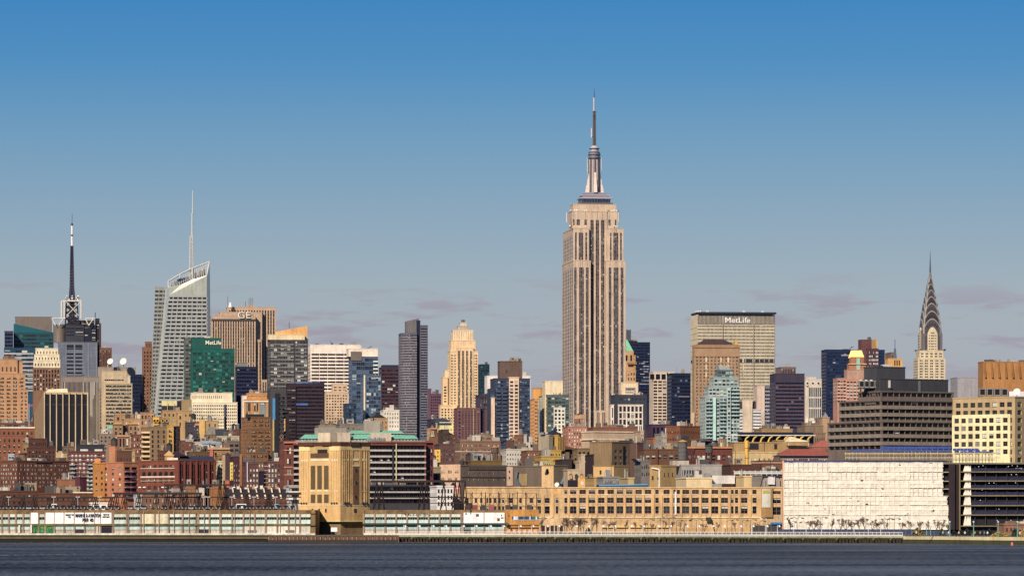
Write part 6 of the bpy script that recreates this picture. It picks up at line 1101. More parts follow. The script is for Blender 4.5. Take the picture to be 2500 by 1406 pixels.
B = T(BT, 'yellow and purple brown tenement with water stained brick', 'tenement', 1060, 1110, 1085, 1128, 2250, '75504a', win(5, 10.4, .3, .5, gp='l', bl=.5, top=10), u=2); bx(B, 'yellow_wing', 1060.5, 1075, 1097, 1128, out=.4, col='eab844')
for i in range(3): bx(B, 'small_window', 1067.5, 1070, 1101+9.6*i, 1106+9.6*i, out=.5, col='3c2c28')
B.done()
T(WB, 'white panel standing beside a trestle tank over the banded building', 'panel', 1040, 1050, 1124, 1142, 1900, 'e8e8e8', None, u=0).done()
water_tank('grey wooden tank on dark trestle beside the banded building', 1057.5, 1108, 1130, 15, 1905, 1114, '8f827a', '4c4440', 1142)
B = T(WB, 'olive tan parapet block with dark lower storey and pale balcony', 'building', 1038, 1076, 1142, 1182, 1880, 'b09c78', None, u=1); bx(B, 'dark_wall', 1050, 1071, 1157, 1182, out=.4, col='26283a'); bx(B, 'balcony', 1039, 1053, 1168, 1171, out=1, col='d8c0a0'); B.done()
B = Bld(BB, 'long grey brown brick building with lit cream end and rows of small windows', 'building', 1074, 1238, 1137, 1920, '8a7468', 1184, xc=1125, th=40)
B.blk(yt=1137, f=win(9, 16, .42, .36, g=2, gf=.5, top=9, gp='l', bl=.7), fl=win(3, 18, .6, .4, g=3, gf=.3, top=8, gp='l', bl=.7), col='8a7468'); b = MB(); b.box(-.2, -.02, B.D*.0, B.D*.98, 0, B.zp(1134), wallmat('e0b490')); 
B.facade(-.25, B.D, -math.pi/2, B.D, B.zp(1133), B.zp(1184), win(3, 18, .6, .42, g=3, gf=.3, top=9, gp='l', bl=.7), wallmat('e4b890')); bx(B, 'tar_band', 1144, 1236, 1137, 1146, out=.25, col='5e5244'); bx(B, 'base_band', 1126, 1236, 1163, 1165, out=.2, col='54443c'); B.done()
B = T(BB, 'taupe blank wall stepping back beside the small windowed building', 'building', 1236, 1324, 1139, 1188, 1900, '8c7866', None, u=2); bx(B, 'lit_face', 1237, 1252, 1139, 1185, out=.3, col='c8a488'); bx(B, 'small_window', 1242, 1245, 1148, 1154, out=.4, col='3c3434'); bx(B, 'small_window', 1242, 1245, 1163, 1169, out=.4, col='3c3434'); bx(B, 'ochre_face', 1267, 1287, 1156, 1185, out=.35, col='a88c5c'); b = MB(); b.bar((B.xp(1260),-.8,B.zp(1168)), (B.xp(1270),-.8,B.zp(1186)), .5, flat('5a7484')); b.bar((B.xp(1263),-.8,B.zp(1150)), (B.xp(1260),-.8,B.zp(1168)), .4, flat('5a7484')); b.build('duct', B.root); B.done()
for i in range(1): pass
B = T(BB, 'pale pink brown brick range with ornamental pale window heads', 'building', 1110, 1222, 1078, 1136, 2300, 'a0785e', win(9, 11, .45, .4, g=2, gf=.4, gp='l', bl=.5, top=4), u=5); bx(B, 'roof_range', 1125, 1200, 1072, 1079, back=3, out=0, dep=8, col='96785e'); bx(B, 'pale_cornice', 1111, 1200, 1101, 1102.5, out=.3, col='dcc8b0'); B.done()
b_ = T('tank_house', 'square taupe tank house with a small orange pyramid roof', 'tank house', 1165, 1190, 1060, 1091, 2350, 'a88c74', None, u=0, D=7); hip(b_, 1172, 1183, 1060, 1055.5, 1, 4, 'e89850', .48); b_.done()
water_tank('brown round tank with orange cone on a dark steel trestle', 1208, 1087, 1104, 18, 2050, 1092, '7a6456', 'c88c54', 1122)
water_tank('black shuttered tank with pointed roof above the long brick building', 1144.5, 1104, 1126, 16, 1990, 1110, '4c3e42', '2c282c', 1135); water_tank('low dark tank cone beside the black shuttered tank', 1128, 1120, 1131, 12, 1985, 1126, '4a4440', '3c4440', 1135)
T(WB, 'olive planted roof parapet behind the dark roof tanks', 'building', 1135, 1226, 1126, 1138, 1975, '8c6a34', None, u=6).done()
B = T(WB, 'white flat roofed apartment block with small dark windows', 'apartment block', 1222, 1275, 1098, 1136, 2350, 'f0e4d0', win(6, 11, .35, .4, gp='k', bl=.1, top=6), u=2).done()
B = T(WB, 'cream roof terrace house with long pale coping', 'building', 1240, 1308, 1094, 1102, 2420, 'ecdcc0', None, u=3).done()
B = T(BB, 'terracotta brick block beneath the cream coping', 'building', 1272, 1322, 1101, 1136, 2280, '9c5844', win(5, 11, .35, .4, gp='l', bl=.5), u=3).done()
B = T(BB, 'purplish brown brick slab next to the orange thin tower', 'building', 1312, 1345, 1068, 1110, 2700, '7c5448', None, u=1).done()
B = T(WB, 'golden yellow stepped stair block above the low roofs', 'building', 1333, 1366, 1067, 1100, 2450, 'e4b44c', win(2, 16, .16, .3, gp='k'), u=0); B.blk(1355, 1363, 1063, back=-.4, D=6); bx(B, 'striped_flank', 1363.5, 1380, 1066, 1100, out=0, dep=.3, col='5c4030')
for i in range(4): bx(B, 'yellow_strip', 1365+4*i, 1366+4*i, 1067, 1100, out=.2, col='c8983c')
B.done()
B = T('building', 'dark navy pyramid roofed turret over the golden stair block', 'turret', 1336, 1371, 1060, 1068, 2560, '4a2c2c', None, u=0); hip(B, 1336, 1372, 1060, 1050, 0, 10, '1f2c48', .42); hip(B, 1352, 1362, 1051, 1042, 3, 5, '1f2c48', .3); B.done()
B = T(WB, 'golden yellow roof pavilion with dark doorway and narrow windows', 'building', 1322, 1370, 1101, 1117, 2150, 'e0b24c', win(4, 18, .35, .5, gp='k', top=2), u=1).done()
B = T(WB, 'yellow lower terrace range with small square windows', 'building', 1305, 1372, 1115, 1132, 2120, 'dcb04c', win(9, 14, .35, .35, gp='k', top=3), u=1).done()
B = T(WB, 'pale yellow dormer range with maroon tiled edge above the tall tan slab', 'building', 1302, 1345, 1128, 1137, 2000, 'ece090', win(5, 9, .4, .6, gp='k', top=1), u=0); hip(B, 1306, 1345, 1128, 1124, 0, 6, '983830', .1); B.done()
T(WB, 'dark plum plant enclosure with hanging pipes', 'building', 1355, 1396, 1123, 1140, 2050, '4a3c3c', None, u=6).done()
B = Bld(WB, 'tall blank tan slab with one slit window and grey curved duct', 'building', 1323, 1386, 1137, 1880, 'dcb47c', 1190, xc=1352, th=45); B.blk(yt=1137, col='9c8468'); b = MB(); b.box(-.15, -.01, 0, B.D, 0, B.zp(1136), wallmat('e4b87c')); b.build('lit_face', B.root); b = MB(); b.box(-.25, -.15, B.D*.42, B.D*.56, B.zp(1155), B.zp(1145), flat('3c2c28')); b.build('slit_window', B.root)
b = MB(); b.bar((B.xp(1366),-1,B.zp(1182)), (B.xp(1377),-1,B.zp(1160)), .75, flat('5c7080'), 8); b.bar((B.xp(1377),-1,B.zp(1160)), (B.xp(1375),-1,B.zp(1142)), .45, flat('5c7080'), 8); b.build('curved_duct', B.root); b = MB(); b.cyl(B.xp(1331), 2, B.zp(1136), B.zp(1127), 8*B.sc*.9, 4*B.sc, wallmat('c8b8a0'), 10); b.build('roof_dome', B.root); B.done()
dish('large white satellite dish on the tan terminal roof', 1360, 1183, 6, 1690)
B = T(BB, 'pink brick apartment block with white and blue windows', 'apartment block', 1373, 1433, 1042, 1102, 2750, 'b86c5c', win(7, 8.6, .45, .5, gp='y', bl=.2, top=3), u=2).done()
B = T(BB, 'pink brick stair turret with rounded dark cap', 'turret', 1403, 1428, 1013, 1042, 2850, 'b87058', win(2, 20, .2, .25, gp='l'), u=0); bx(B, 'tan_band', 1402.5, 1428, 1013, 1022, out=.3, dep=0, col='c89c74'); hip(B, 1410, 1424, 1012, 1009, 1, 6, '2c2830', .2); B.done()
B = Bld(BB, 'long ivory building with arched top windows and heavy bracketed cornice', 'building', 1420, 1562, 1054, 2600, 'ecc8a0', 1098, xc=1449, th=28); B.blk(yt=1054, f=win(7, 20, .5, .35, top=6, gp='d', bl=.2), fl=FS(6, 20, .5, .5, top=8, gp='k'), yb=1075); 
for y, h_, o_ in ((1071, 2.5, 1.0), (1052.5, 2, .5)):
    b = MB(); b.box(-o_, B.W+o_, -o_, 0, B.zp(y+h_), B.zp(y), wallmat('f4dcb8')); b.build('cornice', B.root); b = MB(); b.box(-o_, 0, 0, B.D, B.zp(y+h_), B.zp(y), wallmat('f4dcb8')); b.build('cornice', B.root)
for i in range(26): b = MB(); x = B.W*(i+.5)/26; b.box(x-.28, x+.28, -.8, 0, B.zp(1080), B.zp(1074), wallmat('e8c8a0')); b.build('bracket', B.root)
B.done()
B = T(BB, 'rust red roofs and party walls above the ivory cornice building', 'building', 1434, 1556, 1044, 1056, 2700, 'a0604c', None, u=5); hip(B, 1470, 1512, 1044, 1038, 0, 8, 'a8543c', .2); B.done()
B = Bld(BB, 'large blank olive brown brick block with a recessed dark slot and blue upper windows', 'building', 1441, 1538, 1080, 2020, 'a28258', 1190, xc=1494, th=45)
B.blk(yt=1080, f=win(3, 15, .5, .5, top=14, m=.08, gp='s', bl=.1, sp='8c7050'), fl=None, col='8c7050'); b = MB(); b.box(-.1, -.01, 0, B.D, 0, B.zp(1079), wallmat('8f7450')); b.build('blank_face', B.root); bx(B, 'dark_slot', 1521, 1527, 1088, 1137, out=.1, col='17131f'); B.done()
B = Bld(BB, 'stepped olive brown wing with recessed windows beside the blank block', 'building', 1394, 1442, 1096, 2060, '9a7c54', 1150, D=18); B.blk(1410, 1442, 1096, f=win(3, 14, .5, .45, top=3, gp='k')); B.blk(1400, 1430, 1111, back=-1.5, D=8, f=win(3, 14, .5, .45, top=3, gp='k')); B.blk(1394, 1420, 1126, back=-3, D=8, f=win(2, 14, .5, .45, top=3, gp='k')); B.done()
B = Bld(BB, 'pale painted stepped gable wall with three round arched openings', 'building', 1386, 1429, 1150, 1850, 'eccca0', 1192, D=14); B.blk(1386, 1414, 1148); B.blk(1414, 1428, 1128, back=-.3, D=12); B.blk(1419, 1428, 1111, back=-.5, D=10, fl=None)
for px, c_ in ((1393.5, 'd88c3c'), (1407, '2c2c3c'), (1420, 'd88c3c')):
    b = MB(); x = B.xp(px, -.6); z_ = B.zp(1160); r_ = 3.9*B.sc; b.poly([(x-r_,-.65,B.zp(1168)),(x+r_,-.65,B.zp(1168))]+[(x+r_*math.cos(a*.349),-.65,z_+r_*math.sin(a*.349)) for a in range(10)], flat('2c2a34')); b.poly([(x-r_*.95,-.7,B.zp(1168)),(x+r_*.95,-.7,B.zp(1168)),(x+r_*.9,-.7,B.zp(1161)),(x,-.7,B.zp(1158)),(x-r_*.9,-.7,B.zp(1161))], flat(c_)); b.build('arched_opening', B.root)
bx(B, 'dark_garage', 1386, 1410.5, 1171, 1190, out=.5, col='28202e'); bx(B, 'yellow_wall', 1410.5, 1429, 1166, 1192, out=.6, col='f0b860'); bx(B, 'white_door', 1418, 1424, 1175, 1183, out=.7, col='f8ece0'); B.done()
T(BB, 'dark maroon party wall beside the painted gable', 'building', 1428, 1450, 1111, 1170, 1960, '4c3030', None, u=0).done()
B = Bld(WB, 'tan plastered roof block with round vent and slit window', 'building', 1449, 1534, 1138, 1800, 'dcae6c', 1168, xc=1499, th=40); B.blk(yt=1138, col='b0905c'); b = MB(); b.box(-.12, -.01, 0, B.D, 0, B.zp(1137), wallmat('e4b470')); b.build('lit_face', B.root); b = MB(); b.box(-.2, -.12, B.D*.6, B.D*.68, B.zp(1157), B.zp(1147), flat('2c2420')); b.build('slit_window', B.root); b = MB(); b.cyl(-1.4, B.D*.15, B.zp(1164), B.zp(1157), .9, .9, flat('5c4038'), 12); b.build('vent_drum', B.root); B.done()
T(BB, 'mottled brick tower wall with pale scars beside the blank block', 'building', 1536, 1553, 1083, 1150, 2080, 'a07058', None, u=1).done()
T(WB, 'black recess and small tan sheds on the terminal roof', 'shed', 1428, 1456, 1166, 1190, 1700, 'c09858', win(2, 18, .3, .4, gp='k'), u=1).done()
B = T('plant_room', 'long grey louvred plant enclosure with blue pipe bridge on the terminal roof', 'plant room', 1450, 1512, 1166, 1188, 1720, 'a8a49c', FS(10, 20, .5, .5, gp='w', sp='8c8c88'), u=6); b = MB(); b.bar((B.xp(1452),-2,B.zp(1186)), (B.xp(1580),-2,B.zp(1183)), .4, flat('5a9cc0')); b.bar((B.xp(1452),-2,B.zp(1190)), (B.xp(1580),-2,B.zp(1187)), .25, flat('3c5c78')); b.build('pipe_bridge', B.root); B.done()
T(WB, 'yellow parapet wall with white tanks behind the pipe bridge', 'building', 1510, 1548, 1168, 1188, 1740, 'ecc884', None, u=5).done()
# right of centre
T(O, 'dark plum block with square pillars below the tan grid office', 'building', 1576, 1642, 1037, 1072, 2850, '4a3048', FS(5, 30, .55, .85, gp='n', bl=.02, top=4), u=2).done()
B = T(BB, 'red brown brick block with two rows of dark squares', 'building', 1626, 1709, 1041, 1098, 2500, 'a4583c', win(11, 17, .4, .4, gp='k', bl=.02, top=6), u=2, xc=1660, th=40); bx(B, 'pale_course', 1661, 1708, 1070, 1071, out=.15, col='d8987c'); B.done()
B = T(WB, 'pale stone stair house among mid rise roofs', 'building', 1598, 1628, 1060, 1090, 2450, 'c8b8a4', win(3, 12, .3, .4), u=2).done()
T(BB, 'small terracotta roof block beside dark party walls', 'building', 1577, 1600, 1070, 1095, 2300, 'c87048', None, u=0).done()
T(BB, 'dark maroon brick party wall with rooftop mast', 'building', 1552, 1580, 1082, 1105, 2350, '6a3c34', None, u=3).done()
T(WB, 'cream corner house with ornate cornice below the white window grid block', 'house', 1548, 1572, 1053, 1076, 2550, 'ecc8a0', win(2, 14, .4, .4), u=1).done()
B = T(BB, 'long brown loft with broad dark windows and bright sills', 'loft building', 1553, 1662, 1098, 1140, 2150, '84583e', win(6, 22, .62, .42, g=1, gp='d', bl=.7, top=6, fr='d8ccb0'), u=4); b = MB(); b.box(B.xp(1601), B.xp(1606), -.8, 0, 0, B.zp(1092), wallmat('6c4030')); b.build('brick_pier', B.root); B.done()
B = T(BB, 'deep red brick loft with tall bright windows behind the black roof tank', 'loft building', 1676, 1788, 1092, 1138, 2080, '903024', win(7, 26, .6, .5, gp='d', bl=.8, top=12, fr='d8ccb0'), u=3); bx(B, 'cornice', 1676, 1788, 1090, 1094, out=.8, col='c87858'); B.done()
water_tank('tall grey cylinder tank with bright orange cone roof', 1666.5, 1073, 1121, 23, 2040, 1078, '6f6a64', 'ec9440', 1122)
water_tank('black legged tank with flared collar over the red loft', 1731, 1083, 1104, 18, 2000, 1088, '5c605c', '3c4844', 1134)
B = Bld(WB, 'grey rounded roof building with small window groups', 'building', 1548, 1588, 1120, 1900, '8f867c', 1180, D=20); B.blk(yt=1126, f=win(4, 18, .5, .5, g=2, top=4, gp='k')); b = MB(); x1_ = B.xp(1560); b.hexa([(0,0,B.zp(1126)),(x1_,0,B.zp(1126)),(x1_,14,B.zp(1126)),(0,14,B.zp(1126))], [(0.6,0,B.zp(1119)),(x1_-1.6,0,B.zp(1119)),(x1_-1.6,14,B.zp(1119)),(.6,14,B.zp(1119))], wallmat('8a8884')); b.build('barrel_roof', B.root); B.units(5, 2, 0); B.done()
B = Bld(WB, 'bright cream stair block with white pipe and small windows', 'building', 1586, 1651, 1138, 1760, 'ecc078', 1190, xc=1614, th=40); B.blk(yt=1138, f=win(3, 24, .35, .36, top=8, gp='s', m=.1), fl=win(2, 40, .35, .25, top=8, gp='d'), col='d8ac68'); b = MB(); b.bar((-.6,.5,B.zp(1190)), (-.6,.5,B.zp(1146)), .3, flat('f4f0e4')); b.bar((-.6,.5,B.zp(1146)), (-.6,5,B.zp(1142)), .3, flat('f4f0e4')); b.build('white_pipe', B.root); B.done()
B = T(WB, 'pale grey penthouse range with long glazed terrace', 'penthouse', 1640, 1762, 1136, 1168, 1850, 'c8beb0', None, u=3); bx(B, 'glazed_terrace', 1666, 1712, 1147, 1162, out=.3, col='3a3c44')
for i in range(7): bx(B, 'mullion', 1668+6.5*i, 1669+6.5*i, 1147, 1162, out=.4, col='d8d4c8')
bx(B, 'upper_block', 1642, 1682, 1124, 1137, back=4, out=0, dep=8, col='c0b09c'); B.done()
B = T(WB, 'cream and white rooftop sheds along the terminal parapet', 'shed', 1650, 1738, 1168, 1190, 1700, 'ecd098', win(4, 24, .25, .5, gp='k', top=6), u=4); bx(B, 'white_wall', 1735, 1794, 1160, 1180, back=4, out=0, dep=4, col='e4d8cc'); B.done()
B = T(WB, 'ochre rooftop house with square dark window', 'building', 1788, 1835, 1164, 1190, 1690, 'e8c484', win(3, 26, .28, .4, gp='k', top=6), u=1).done()
B = T(WB, 'white rooftop container and pale pipe rack near the wrapped facade', 'building', 1835, 1912, 1160, 1190, 1720, 'c8b49c', win(4, 28, .2, .5, gp='s', top=6), u=5); bx(B, 'white_container', 1874, 1891, 1160, 1182, out=.8, col='ece4dc'); b = MB()
for y in (1152, 1156): b.bar((B.xp(1790),-2,B.zp(y)), (B.xp(1912),-2,B.zp(y)), .3, flat('dcd8cc'))
for i in range(10): b.bar((B.xp(1792+13*i),-2,B.zp(1160)), (B.xp(1790+13*i),-2,B.zp(1148)), .18, flat('dcd8cc'))
b.build('pipe_rack', B.root); B.done()
B = T(BB, 'dark maroon strip building with stepped arched openings', 'building', 1760, 1838, 1136, 1155, 1930, '6c3e34', None, u=1).done()
B = T(BB, 'brown brick range with paired white windows behind the pipe rack', 'building', 1834, 1913, 1126, 1156, 1900, '8c5440', win(7, 24, .6, .3, g=3, gf=.4, gp='y', bl=.3, top=10), u=0); bx(B, 'pale_cornice', 1834, 1912, 1128, 1130, out=.5, col='dca888'); B.done()
B = Bld(WB, 'yellow ochre complex with blank upper wall, deep dark openings and lower window row', 'building', 1790, 1975, 1081, 2150, 'd0a668', 1130, D=18)
B.blk(1792, 1900, 1081, f=None); bx(B, 'dark_opening', 1830, 1852, 1082, 1097, out=.1, col='2c2630'); bx(B, 'dark_opening', 1890, 1897, 1083, 1096, out=.1, col='2c2630'); B.blk(1898, 1975, 1076, back=-.5, D=14, f=win(9, 16, .6, .5, gp='k', top=1, bl=.02), yb=1088); B.blk(1790, 1898, 1105, back=-1.5, D=6, col='ecc888', f=win(9, 15, .5, .4, g=2, gp='l', top=9, bl=.4)); B.units(1); B.done()
e = empty('chimney_pipe', (WX(1823, 2000), 2000, GZ), 'thick bright yellow vertical pipe rising before the ochre complex', 'pipe'); b = MB(); r_ = 4.6*2000/F; b.cyl(0,0,0,WZ(1094,2000)-GZ,r_,r_,flat('ecb030'),16); b.build('pipe', e); b = MB(); b.cyl(0,0,WZ(1094,2000)-GZ,WZ(1075,2000)-GZ,r_*1.15,r_*1.15,flat('ecb030'),16); b.build('collar', e)
for y in (1094, 1118, 1142): b = MB(); b.cyl(0,0,WZ(y,2000)-GZ,WZ(y,2000)-GZ+.25,r_*1.2,r_*1.2,flat('a87818'),16); b.build('flange', e)
B = Bld('canopy', 'long dark slatted solar canopy carried on yellow curved brackets', 'canopy', 1800, 1990, 1062, 2180, '3c3634', 1075, D=8); m = flat('22242c', .4)
for i in range(18): b = MB(); b.hexa([(B.xp(1806+10*i),-1,B.zp(1061)),(B.xp(1815.4+10*i),-1,B.zp(1061)),(B.xp(1815.4+10*i),6,B.zp(1060)),(B.xp(1806+10*i),6,B.zp(1060))], [(B.xp(1806+10*i),0,B.zp(1055)),(B.xp(1815.4+10*i),0,B.zp(1055)),(B.xp(1815.4+10*i),6,B.zp(1054)),(B.xp(1806+10*i),6,B.zp(1054))], m); b.build('solar_panel', B.root)
bx(B, 'beam', 1770, 1990, 1061, 1063, out=1, dep=.4, col='e8dcc8')
for i in range(9): b = MB(); b.bar((B.xp(1818+19*i),0,B.zp(1081)), (B.xp(1822+19*i),0,B.zp(1070)), .5, wallmat('e8c060')); b.bar((B.xp(1822+19*i),0,B.zp(1070)), (B.xp(1829+19*i),-.5,B.zp(1064)), .5, wallmat('e8c060')); b.build('bracket', B.root)
b = MB(); b.box(0, B.W, 4, 6, B.zp(1082), B.zp(1063), flat('2c2228')); b.build('back_wall', B.root); B.done()
B = Bld('tent', 'cream peaked canvas roof over the ochre window row', 'tent', 1922, 1976, 1077, 2140, 'f4d8a4', 1080, D=12); b = MB(); b.hexa([(B.xp(1924),-1,B.zp(1078)),(B.xp(1976),-1,B.zp(1078)),(B.xp(1976),10,B.zp(1078)),(B.xp(1924),10,B.zp(1078))], [(B.xp(1930),4,B.zp(1065)),(B.xp(1936),4,B.zp(1065)),(B.xp(1968),8,B.zp(1075)),(B.xp(1926),8,B.zp(1070))], wallmat('f6dca8')); b.build('canvas_roof', B.root); bx(B, 'post', 1925, 1926, 1078, 1088); bx(B, 'post', 1974, 1975, 1078, 1088); B.done()
B = T(WB, 'tan lofts with rooftop tanks beyond the solar canopy', 'building', 1840, 1935, 1048, 1065, 2500, 'c89c60', win(8, 12, .3, .4), u=7).done()
B = T(WB, 'corrugated taupe roof house with small white dish frame', 'building', 1946, 2010, 1040, 1066, 2550, 'a88a6c', FS(22, 30, .5, .8, gp='w', sp='8c7058', ind=False), u=3); B.blk(1964, 2001, 1034, back=2, D=8); B.done(); dish('small white dish over the corrugated roof house', 1986, 1031, 3.5, 2555)
B = T(BB, 'brown brick loft with tall windows behind the canvas roof', 'building', 1962, 2015, 1058, 1085, 2400, 'a48468', win(6, 24, .4, .6, gp='w', top=6), u=1).done()
B = T(WB, 'small stone tower with grey pyramid spire before the navy slab', 'turret', 2008, 2036, 1028, 1060, 2650, 'dcb084', win(2, 22, .2, .3), u=0); hip(B, 2010, 2024, 1020, 1006, 1, 6, '8c8890', .5); B.blk(2008, 2025, 1020); B.done()
B = Bld(WB, 'low pavilion with two hipped red tile roofs and a row of small windows', 'pavilion', 1889, 2022, 1113, 1950, '9c8478', 1128, D=16); B.blk(yt=1113, f=win(26, 14, .6, .5, gp='l', bl=.3)); b = MB()
b.hexa([(0,-1,B.zp(1112)),(B.W,-1,B.zp(1112)),(B.W,16,B.zp(1112)),(0,16,B.zp(1112))], [(B.xp(1931),6,B.zp(1095)),(B.W,6,B.zp(1095)),(B.W,10,B.zp(1095)),(B.xp(1931),10,B.zp(1095))], wallmat('b43c28')); b.build('tile_roof', B.root); b = MB(); b.hexa([(B.xp(1978,10),10,B.zp(1090)),(B.xp(2022,10),10,B.zp(1090)),(B.xp(2022,10),20,B.zp(1090)),(B.xp(1978,10),20,B.zp(1090))], [(B.xp(2010,10),14,B.zp(1073)),(B.xp(2022,10),14,B.zp(1073)),(B.xp(2022,10),17,B.zp(1073)),(B.xp(2010,10),17,B.zp(1073))], wallmat('b8442c')); b.build('tile_roof', B.root); bx(B, 'gutter', 1889, 2020, 1111.5, 1113, out=1.1, col='2c4450'); B.done()
# great banded building
B = Bld('office_block', 'huge stepped office block with taupe floor bands over continuous black glazing', 'office block', 2020, 2335, 1030, 2300, '8c7a6e', 1112, xc=2152, th=30)
bf = dict(mode='band', gp='k', rec=1.0, bl=.02, sp='90806f', fr='232127', top=-3)
B.blk(yt=1030, f=FS(13, 18.2, .98, .52, **bf), fl=FS(9, 18.2, .97, .5, **bf))
for bk, a, c_, y in ((5, 2150, 2330, 978), (11, 2150, 2328, 956)):
    B.blk(a, c_, y, back=bk, D=B.D-(12 if y > 970 else 30), f=FS(12, 18.2, .98, .52, **bf), fl=FS(8, 18.2, .97, .5, **bf), yb=1028 if y > 970 else 976, z0=1032 if y > 970 else 980)
for (x0_, x1_, bk_) in ((0, B.W, 0),): 
    mb = MB(); mb.box(-.04, .04, -.04, .04, 0, 1.2, flat('b8ac9c')); me = mb.mesh('rail_post')
    for j in range(60): put('rail_post', me, B.root, (x0_+j*(x1_-x0_)/59, -.2, B.zp(1030)+.5))
B.blk(2150, 2315, 925, back=16, D=16, col='48484e'); B.blk(2140, 2210, 896, back=18, D=12, col='4e4e54'); b = MB(); b.box(B.xp(2242,16)-.2, B.xp(2242,16)+1.4, 15.8, 16, B.zp(955), B.zp(925), wallmat('6c7478')); b.build('panel', B.root); B.done()
B = Bld('cooling_tower', 'row of four black fronted cooling tower cells on the huge stepped block', 'cooling towers', 2097, 2175, 930, 2320, '8a8680', 947, D=5, gz=WZ(950, 2320))
for i in range(4): bx(B, 'cell_frame', 2098+12.6*i, 2109+12.6*i, 929, 946, dep=3, col='98948c'); bx(B, 'black_intake', 2099.2+12.6*i, 2107.8+12.6*i, 931, 943, out=.35, col='18161c'); b = MB(); b.cyl(B.xp(2103.5+12.6*i), 1.5, B.zp(929), B.zp(926.5), .9, .9, flat('d8ccb8'), 10); b.build('fan_stack', B.root)
bx(B, 'pale_cell', 2155, 2174, 928, 946, dep=3, col='b8b0a4'); bx(B, 'skid', 2097, 2178, 946, 948, dep=3, col='2c2c30'); B.done()
B = T('tent', 'white peaked tent behind the dark grey roof blocks', 'tent', 2152, 2176, 892, 896, 2420, 'f4ece0', None, u=0, gz=WZ(897, 2420), D=5); hip(B, 2152, 2174, 892, 889, 0, 5, 'f6eee4', .45); B.done()
# yellow windowed block at the edge
B = Bld('office_block', 'bright cream loft block with a regular grid of large steel framed windows', 'office block', 2326, 2540, 970, 2250, 'eed8a8', 1130, xc=2478, th=48)
S = FS(8, 19.3, .66, .6, top=7, gp='d', bl=.1, fr='6a5c4c', rec=.6, m=.03); B.blk(yt=970, f=FS(3, 19.3, .5, .6, top=7, gp='d', fr='6a5c4c', rec=.6), fl=S, col='d8b880'); b = MB()
B.done()
b = MB(); L = B.D; mt = wallmat('f6e4a8')
B3 = B; W_ = MB(); B.wall = W_; B.facade(-.6, L, -math.pi/2, L*.93, B.zp(1010), B.zp(1130), FS(8, 19.3, .66, .6, top=5, gp='d', bl=.1, fr='6a5c4c', rec=.5, m=.02), mt); W_.poly([(-.6, L*.07, 0), (0, L*.07, 0), (0, L*.07, B.zp(1010)), (-.6, L*.07, B.zp(1010))], mt); W_.poly([(-.6, L*.07, B.zp(1010)), (0, L*.07, B.zp(1010)), (0, L, B.zp(1010)), (-.6, L, B.zp(1010))], mt); W_.build('lower_wall', B.root)
B = Bld('cooling_tower', 'dark louvred cooling cells on the roof of the cream loft block', 'cooling towers', 2390, 2500, 950, 2280, '8a8680', 968, D=5, gz=WZ(970, 2280))
for i in range(4): bx(B, 'cell_frame', 2391+18*i, 2407+18*i, 948, 966, dep=3, col='8c8884'); bx(B, 'black_intake', 2393+18*i, 2404+18*i, 950, 963, out=.35, col='18161c')
bx(B, 'white_unit', 2464, 2500, 955, 967, out=.2, dep=3, col='e8dce0'); B.done()
dish('big white satellite dish on the cream loft block roof', 2483, 957, 9, 2270)
# small houses and loft tops that fill the tight blocks between the larger ones
LM = [(0, 90, 'near the terracotta warehouse'), (90, 180, 'behind the sash windowed apartment block'), (180, 270, 'beside the mansard topped tower'), (270, 345, 'behind the salmon stair shaft'), (345, 440, 'behind the balcony block'), (440, 520, 'beyond the slate roofs'), (520, 600, 'near the church roof'), (600, 690, 'below the golden brown loft'), (1050, 1115, 'near the yellow stepped building'), (1115, 1200, 'beside the maroon office block'), (1200, 1300, 'under the slate blue apartments'), (1300, 1400, 'around the navy turret'), (1400, 1500, 'by the ivory cornice building'), (1500, 1600, 'behind the brown loft'), (1600, 1700, 'near the orange coned tank'), (1700, 1790, 'behind the red loft'), (1940, 2020, 'beyond the solar canopy')]
HC = [('b08858', 'ochre'), ('7a4838', 'brown brick'), ('c8b494', 'pale stone'), ('a06848', 'rust brick'), ('5c4640', 'dark umber'), ('d8b878', 'golden')]
FE = ['with a pitched roof', 'with a tall chimney', 'with a flat parapet', 'with a bright gable wall']
r2 = random.Random(21)
for a, c_, lm in LM:
    for k in range(3):
        w_ = r2.uniform(13, 30); x0_ = r2.uniform(a, c_-w_*.6); yt_ = r2.uniform(1062, 1096)+(14 if x0_ < 700 and k else 0); col, cn_ = HC[(k*2+int(a/90)) % 6]; fe = FE[(k+int(a/90)) % 4]; Y_ = (2290 if a < 520 or a > 680 else 2660)+r2.uniform(0, 420)
        B = Bld('row_building', f'small {cn_} house {fe} {lm}', 'house', x0_, x0_+w_, yt_, Y_, col, yt_+34, th=r2.choice((7, 30, 42)), D=r2.uniform(8, 14))
        B.blk(yt=yt_, f=win(max(2, int(w_/7)), r2.uniform(9.5, 12), r2.uniform(.35, .5), .5, gp=r2.choice('dkly'), bl=r2.choice((.15, .5)), top=r2.uniform(3, 9)))
        if fe == FE[0]: hip(B, x0_+1, x0_+w_-1, yt_, yt_-r2.uniform(5, 9), 0, B.D, r2.choice(('3c3436', '6c4038', '54585c')), .3)
        elif fe == FE[1]: xx = B.W*r2.uniform(.2, .7); b = MB(); b.box(xx, xx+1.1, 2, 3.2, B.zp(yt_), B.zp(yt_-r2.uniform(8, 14)), wallmat(shade(col, .8))); b.build('chimney', B.root)
        elif fe == FE[3]: b = MB(); b.box(-.15, B.W*.45, -.3, 0, B.zp(yt_+22), B.zp(yt_-3), wallmat('dcc69c')); b.build('gable_wall', B.root)
        B.units(1); B.done()
